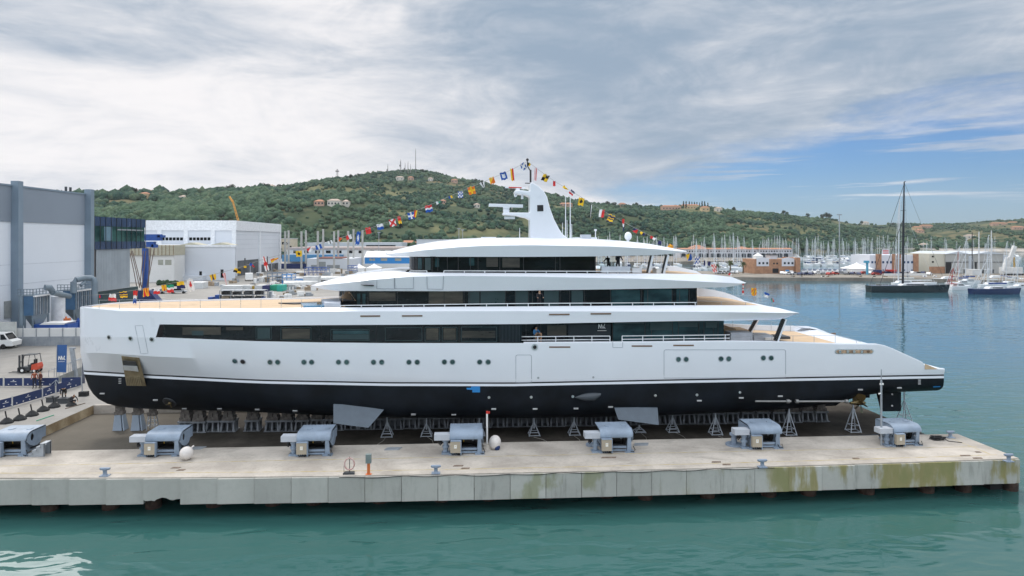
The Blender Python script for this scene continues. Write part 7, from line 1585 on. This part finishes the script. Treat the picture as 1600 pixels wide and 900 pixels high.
FL = [(157,463,4,5,0,'v2','rn','red and black'),(176,465,11,11,4,'h2','wr','white over red'),(193,461,11,11,-6,'hs','yn','yellow and navy striped'),(211,464,6,20,3,'h3','rwb','long red white and blue'),(228.5,456.5,10,13,-6,'vs','yr','yellow and red striped'),(245,455,9,9,2,'h2','wr','white over red wide'),
 (256.5,450,7,9,-8,'v3','yry','yellow red yellow'),(266,451,11,12,-5,'h3','gwr','green white red'),(282.5,445.5,12,11,-8,'h2','yn','yellow over navy'),(298,445,9,19,-12,'ball','wr','white with red ball, drooping'),(333,433,9,9,-10,'v3','yny','yellow navy yellow'),(352,436,5,19,-14,'vs','rw','long red and white pennant'),
 (371,423,11,7,15,'quad','yk','yellow and black quartered, low'),(383,417,4,3,0,'solid','y','tiny plain yellow'),(394,414.5,9,5,35,'v2','br','blue and red pennant'),(415,412,6,22,-14,'cross','wr','long white with red cross'),(429,405.5,12,6,-22,'quad','oy','orange and yellow pennant'),(467,396.5,9,9,-6,'ball','yk','yellow with black ball'),
 (484,390,8,6,-28,'diag','rw','red and white folded'),(498,386,10,7,-18,'v3','bwb','blue white blue with slim red',),(516,378.5,7,5,-20,'v3','wkw','white with black bar'),(531,374,6,6,20,'diag','ro','red triangle'),(545,370.5,9,7,-18,'v2','rw','red and white halved'),(559.5,372,6,20,6,'ball','bw','long blue with white spot'),
 (575.5,360.5,8,10,-12,'solid','r','plain red'),(594,354.5,10,9,-10,'h2','wb','white over blue'),(613.5,348,10,11,-14,'saltire','wr','white with red saltire'),(625,347,5,18,-12,'h3','ryk','long red yellow and black'),(642.5,337,10,11,-12,'cross','bw','blue with white cross'),(649,334,4,11,10,'v2','ry','red and yellow slim'),
 (670,326,11,11,-12,'h3','rwb','red white and blue'),(685,316.5,7,5,-20,'v2','wg','white and green pennant'),(704,308,6,4,-20,'v2','by','tiny blue and yellow'),(719.5,304,8,10,0,'check','bw','blue and white chequered, below the hill top'),(737,297.5,11,12,-14,'cross','oy','orange with yellow cross'),(754.5,288.5,9,9,-22,'v3','wkw','white and black pennant'),
 (769,282,8,10,-18,'diag','yo','yellow and orange diagonal'),(787,275,10,12,-16,'border','bw','blue bordered white'),(800.5,273,5,19,-6,'v2','yr','tall yellow and red'),(818,260,9,11,-18,'saltire','bw','blue with white saltire'),(826.5,257,5,5,20,'v2','ky','black and yellow small'),
 (837,272,4,20,4,'vs','rw','long red and white zigzag'),(852,278,10,11,26,'quad','yk','yellow and black quartered, beside the mast'),(866,287,4,8,0,'solid','r','small plain red'),(883.5,294,9,5,38,'solid','y','thin yellow pennant'),(893.5,301,8,7,42,'h3','nwr','navy white and red folded'),(908,315,9,12,10,'ball','yk','yellow with black spot'),
 (923,330,3,20,4,'v2','kw','slim black and white tail'),(940,333.5,8,12,8,'v2','wr','white and red halved upright'),(954,341.5,10,12,24,'hs','yn','yellow and navy bars'),(974,352,4,19,-2,'h3','rwn','slim red white navy tail'),(993,360,7,7,30,'diag','nr','navy and red diagonal'),(1004,365,8,4,32,'v2','yn','slim yellow and navy'),
 (1020,372,9,4,30,'v2','rw','slim red and white'),(1031,379,6,6,10,'solid','n','plain navy near the roof tip'),(1048,385,8,6,25,'stripes','oy','orange and yellow striped near the roof tip'),(1077,402,8,10,-16,'diag','yb','blue and yellow forked under the roof tip'),(1089.5,407,8,12,0,'check','wb','round white and blue chequered'),
 (1102,411,5,8,0,'v2','nw','navy and white drooping'),(1108,412,4,7,8,'solid','n','dark navy drooping'),(1116,419,7,13,-10,'check','rw','red and white chequered'),(1141,429,6,4,35,'v2','rw','small red lying on the bridge deck edge'),(1161,452,3,17,0,'hs','rw','long red and white hanging at the deck tip'),(1178,456,8,12,0,'stripes','oy','orange and yellow striped on a staff'),
 (1197.5,461,8,7,20,'h2','bw','blue over white'),(1207,469,4,6,-20,'v3','gkr','small green black red')]
for i, (px, py, w_, h_, ang, kind, cs, lb) in enumerate(FL):
    if px > 1150: w0 = PY(px, py, YC-4)
    else: w0 = PY(px, py, YC-.3*((i % 3)-1))
    d = w0.x*SA+w0.y*CA; W_, H_ = w_/F*d, h_/F*d; a = R(ang)
    m = MB(); nu, nv_ = 8, 8; ks = sorted(set(cs)); pen = 'pennant' in lb or 'tail' in lb or 'triangle' in lb
    vs = []
    for j in range(nv_+1):
        for k in range(nu+1):
            u, v = k/nu-.5, .5-j/nv_
            if pen and W_ > H_: v *= 1-.75*(k/nu)
            if pen and H_ >= W_: u *= 1-.7*(j/nv_)
            x, z = u*W_, v*H_ + .05*H_*math.sin(k*1.3+i); y = .14*min(W_, .6)*math.sin(k*1.1+j*.5+i*1.7)
            vs.append((w0.x + x*math.cos(a)+z*math.sin(a), w0.y+y, w0.z - x*math.sin(a)+z*math.cos(a)))
    fs = []; mi = []
    for j in range(nv_):
        for k in range(nu):
            fs.append((j*(nu+1)+k, (j+1)*(nu+1)+k, (j+1)*(nu+1)+k+1, j*(nu+1)+k+1)); mi.append(ks.index(pat(kind, cs, (k+.5)/nu, (j+.5)/nv_)))
    m.v, m.f, m.m = vs, fs, mi
    where = 'over the foredeck' if px < 440 else 'left of the mast' if px < 825 else 'right of the mast' if px < 1060 else 'near the aft deck tips'
    o = m.build('signal_flag', [FC[k] for k in ks], loc=w0, smooth=True, ang=80); tag(o, lb+' signal flag '+where, 'flag', 'signal flags')
lm = mk('thin_line', (.30,.31,.30), .8)
def line_(pts, lb):
    p = [PY(x, y, YC) for x, y in pts]; m = MB(); m.tube(p, .012, 4); tag(m.build('flag_line', lm, loc=p[0]), lb, 'line')
line_([(130,462),(176,459),(228,450),(282,440),(333,429),(371,419),(415,404),(467,391),(516,376),(560,363),(614,344),(670,321),(720,299),(770,278),(800,265),(824,252)], 'thin dressing line carrying flags from the bow to the masthead')
line_([(824,252),(837,262),(866,283),(900,303),(940,328),(993,357),(1048,384),(1070,391)], 'thin dressing line carrying flags from the masthead to the roof tip')
line_([(1074,393),(1090,401),(1116,415),(1141,428),(1162,441)], 'thin dressing line from the roof tip to the bridge deck tip')
m = MB(); a = pl(1207, 466, 4.6); m.tube([a, a+Vector((0,0,-.8))], .02, 5); tag(m.build('flag_staff', galv, loc=a), 'short flag staff at the upper deck tip', 'flag staff')
m = MB(); a, b_ = PY(1179, 470, YC-4), PY(1179, 450, YC-4); m.tube([a, b_], .015, 5); tag(m.build('flag_staff', galv, loc=a), 'thin staff holding the orange striped flag', 'flag staff')

# ------------------------------------------------------------ houses, masts and single trees on the hills
def onhill(px, py):
    best = None
    for tt in np.linspace(.02, 1.0, 160):
        p = hterr(px, float(tt)); qy = proj(p)[1]
        e_ = abs(qy-py)
        if best is None or e_ < best[0]: best = (e_, p)
    return Vector(best[1])
wl2 = mk('villa_wall', (.58,.54,.47), .9, var=.05, scale=.2); wl3 = mk('villa_ochre', (.50,.38,.22), .9); wl4 = mk('villa_rose', (.46,.30,.22), .9)
HS = [(213,303,7,3.5,wl2,'small white house among trees above the office box'),(227,309,12,6,wl3,'cream house with pale gable below the left ridge'),(241,298,13,3.5,wl4,'tan house on the left ridge'),(358,296,14,3,wl4,'long rose house on the ridge above the tall white hall'),(379,298,16,5,wl2,'cream villa under the umbrella pines'),
      (425,295,9,5.5,wl2,'white villa on the ridge left of the hill'),(500,320,14,5,wl4,'brown roofed villa in the hillside clearing'),(523,320,18,6.5,wl2,'large white villa in the hillside clearing'),(541,321,9,3,wl2,'small pale outbuilding right of the large villa'),(625,281,11,4,wl2,'pale house below the hill top, left of the pair'),(642,281,8,4,wl4,'rose house below the hill top, right of the pair'),
      (673,283,7,4,wl2,'small white house right below the hill top'),(710,285,9,3.5,wl4,'rose house near the flag line under the ridge'),(692,318,9,4,wl4,'tan house halfway down the hill'),(709,320,10,4,wl4,'tan house right of its halfway neighbour'),(745,324,9,4,wl2,'grey house behind the radar arm'),(796,325,8,3.5,wl2,'pale house seen left of the mast'),
      (884,322,18,3,wl4,'long rose house right of the mast'),(972,321,9,4,wl4,'tan house with tower on the right hill'),(1048,327,27,4.5,wl4,'long tan terrace under the cypress row, left half'),(1077,326,26,5,wl3,'long ochre terrace under the cypress row, right half'),(1101,329,11,4.5,wl3,'yellow house right of the cypress row'),(1122,330,9,4.5,wl2,'white house on the right hill ridge'),
      (1352,347,8,3.5,wl2,'small white house on the low right ridge'),(1447,356,16,4,wl4,'rose house in the distant right village'),(1432,359,10,4,wl3,'ochre house in the distant right village'),(1437,363,9,3.5,wl4,'rose house lower in the distant right village'),(1560,353,22,4,wl4,'long rose house near the right edge'),(1585,352,18,4.5,wl3,'ochre house near the right edge'),(1590,358,16,3.5,wl4,'low rose house near the right edge'),
      (1515,372,12,4,wl2,'white house low above the breakwater'),(1443,386,8,3,wl2,'white hut on the far shore'),(287,312,8,2.5,wl2,'white greenhouse row in the woods'),(345,308,9,2.5,wl2,'pale sheds in the woods above the white hall'),(333,306,7,2,wl2,'small pale shed left of the wooded sheds')]
for px, py, w_, h_, mt_, lb in HS:
    p = onhill(px, py); d = p.x*SA+p.y*CA; W_, H_ = w_/F*d*1.1, max(4, h_/F*d*1.0); o = thing('villa', lb, 'house', p); z0 = p.z-1.5
    m = MB(); m.box(p.x-W_/2,p.x+W_/2,p.y-6,p.y+6,z0-3,z0+1.5+H_); m.build('wall', mt_, o); m = MB(); zt = z0+1.5+H_
    m.add([(p.x-W_/2-.6,p.y-6.6,zt),(p.x+W_/2+.6,p.y-6.6,zt),(p.x+W_/2+.6,p.y+6.6,zt),(p.x-W_/2-.6,p.y+6.6,zt),(p.x-W_/2+min(4,W_*.4),p.y,zt+2.4),(p.x+W_/2-min(4,W_*.4),p.y,zt+2.4)], [(0,1,5,4),(1,2,5),(2,3,4,5),(3,0,4),(0,3,2,1)]); m.build('roof', terracotta if mt_ is not wl2 or 'brown' in lb else mk('pale_tile', (.42,.33,.27), .9), o)
    for k in range(max(2, int(w_/4))): xx = p.x-W_/2+W_*(k+.5)/max(2, int(w_/4)); m = MB(); m.box(xx-.9,xx+.9,p.y-6.1,p.y-6,z0+2.2,z0+2.2+min(2,H_*.5)); m.build('window', bglass, o)
antm = mk('lattice_steel', (.22,.20,.20), .6)
for px, y0, y1, lb, wd_ in ((527,264,277,'squat lookout tower on the left shoulder of the hill',3.0),(626,252,268,'stout lattice mast on the hill top, left of the tall one',1.6),(649.5,235,268,'tallest guyed radio mast on the hill top',.7),(606,259,269,'short mast left of the stout one',.8),(633,257,268,'thin mast between the stout and the tall one',.7),(637.5,255,268,'second thin mast just left of the tall one',.7),(641.5,259,268,'shortest thin mast beside the tall one',.6)):
    p = onhill(px, y1+3); d = p.x*SA+p.y*CA; zt = PD(px, y0, d).z; o = thing('radio_mast', lb, 'radio mast', p, None)
    m = MB()
    for sx1, sy1 in ((-1,-1),(1,-1),(0,1)): m.bar((p.x+sx1*wd_,p.y+sy1*wd_,p.z-4),(p.x+sx1*wd_*.35,p.y+sy1*wd_*.35,zt), .5)
    n = 10
    for k in range(n): z = p.z+(zt-p.z)*k/n; s_ = wd_*(1-.65*k/n); m.bar((p.x-s_,p.y-s_,z),(p.x+s_,p.y-s_,z+(zt-p.z)/n), .3)
    m.build('lattice', antm, o)
    m = MB(); m.box(p.x-wd_*1.1,p.x+wd_*1.1,p.y-2,p.y+2,zt-6,zt-3.5) if 'lookout' in lb else m.tube([(p.x,p.y,zt-5),(p.x,p.y,zt+4)], .4, 6)
    if 'stout' in lb: m.tube([(p.x-1.5,p.y-1,zt-12),(p.x-1.5,p.y-1,zt-8)], 1.3, 8)
    m.build('platform' if 'lookout' in lb else 'antenna', antm, o)
def leafcrown(m, c_, rx, rz, n, s_):
    for _ in range(n):
        v = Vector((random.gauss(0,1),random.gauss(0,1),random.gauss(0,1))).normalized(); r_ = random.uniform(.55,1)
        p = Vector(c_)+Vector((v.x*rx*r_, v.y*rx*r_, v.z*rz*r_)); a = [Vector((random.uniform(-1,1),random.uniform(-1,1),random.uniform(-1,1)))*s_ for _ in range(4)]
        m.add([p+a[0], p+a[1], p+a[2], p+a[3]], [(0,1,2),(0,3,1),(1,3,2),(0,2,3)])
treem = mk('pine_foliage', (.018,.036,.020), 1, var=.4, scale=.3, c2=(.04,.065,.03), spec=.1); trk = mk('tree_trunk', (.08,.06,.045), .9)
def htree(px, py, Hm, kind, lb, grp):
    p = onhill(px, py); o = thing('pine_tree' if kind != 'cyp' else 'cypress_tree', lb, 'tree', p, grp)
    m = MB(); m.tube([(p.x,p.y,p.z-2),(p.x+.2,p.y,p.z+Hm*.5),(p.x,p.y,p.z+Hm*.8)], [Hm*.045,Hm*.035,Hm*.02], 6); m.build('trunk', trk, o)
    m = MB()
    if kind == 'umb': leafcrown(m, (p.x,p.y,p.z+Hm*.70), Hm*.55, Hm*.30, 220, Hm*.10)
    elif kind == 'cyp':
        for k in range(5): leafcrown(m, (p.x,p.y,p.z+Hm*(.2+.17*k)), Hm*.13*(1.1-.16*k), Hm*.16, 40, Hm*.06)
    else:
        for k in range(4): leafcrown(m, (p.x+random.uniform(-.2,.2)*Hm,p.y,p.z+Hm*random.uniform(.45,.8)), Hm*.32, Hm*.28, 60, Hm*.09)
    m.build('crown', treem, o)
for i, (px, py, H_) in enumerate(((205,301,13),(212,301,11),(341,299,12),(355,296,13),(362,297,15),(388,295,11),(412,293,14),(418,293,12),(436,291,9),(549,276,13),(560,273,9),(660,268,12),(744,283,14),(752,286,12),(800,297,13),(872,307,12),(950,319,15),(960,320,12),(995,320,13))):
    htree(px, py+3, H_*.8, ('rnd','rnd','umb')[i % 3 if H_ < 14 else 0], 'dark tree standing out on the hill crest, %s' % ('number %s from the left' % ORD[i] if i < 16 else ('third','second','first')[i-16]+' from the right before the cypress row'), 'single trees on the hill crest')
for i, px in enumerate((1068,1072,1077,1081,1085,1089,1093,1097,1101,1106)): htree(px, 323, random.uniform(11,15), 'cyp', 'dark cypress in the ridge row above the ochre terrace, %s from the left' % ORD[i], 'cypress row on the right hill')
for i, (px, py, H_) in enumerate(((1146,329,11),(1224,334,11),(1229,334,9),(1262,338,12),(1285,338,14),(1291,338,16),(1297,339,15),(1346,348,11),(1395,351,12))): htree(px, py+3, H_, 'rnd', 'dark tree on the low right ridge, %s beyond the cypress row' % ORD[i], 'single trees on the right ridge')

# ------------------------------------------------------------ the air: thin even haze over the whole place
hv = bpy.data.materials.new('haze_air'); hv.use_nodes = True; t = NT(hv.node_tree); t.n.clear()
ou = t.new('ShaderNodeOutputMaterial'); pv = t.new('ShaderNodeVolumePrincipled'); pv.inputs['Color'].default_value = (.88,.93,1,1); pv.inputs['Density'].default_value = .00005; pv.inputs['Anisotropy'].default_value = .2
t.l.new(pv.outputs[0], ou.inputs['Volume'])
m = MB(); m.box(-2600, 3600, -900, 3300, -8, 230); tag(m.build('haze', hv), 'thin pale haze over the harbour and hills', kind='stuff')
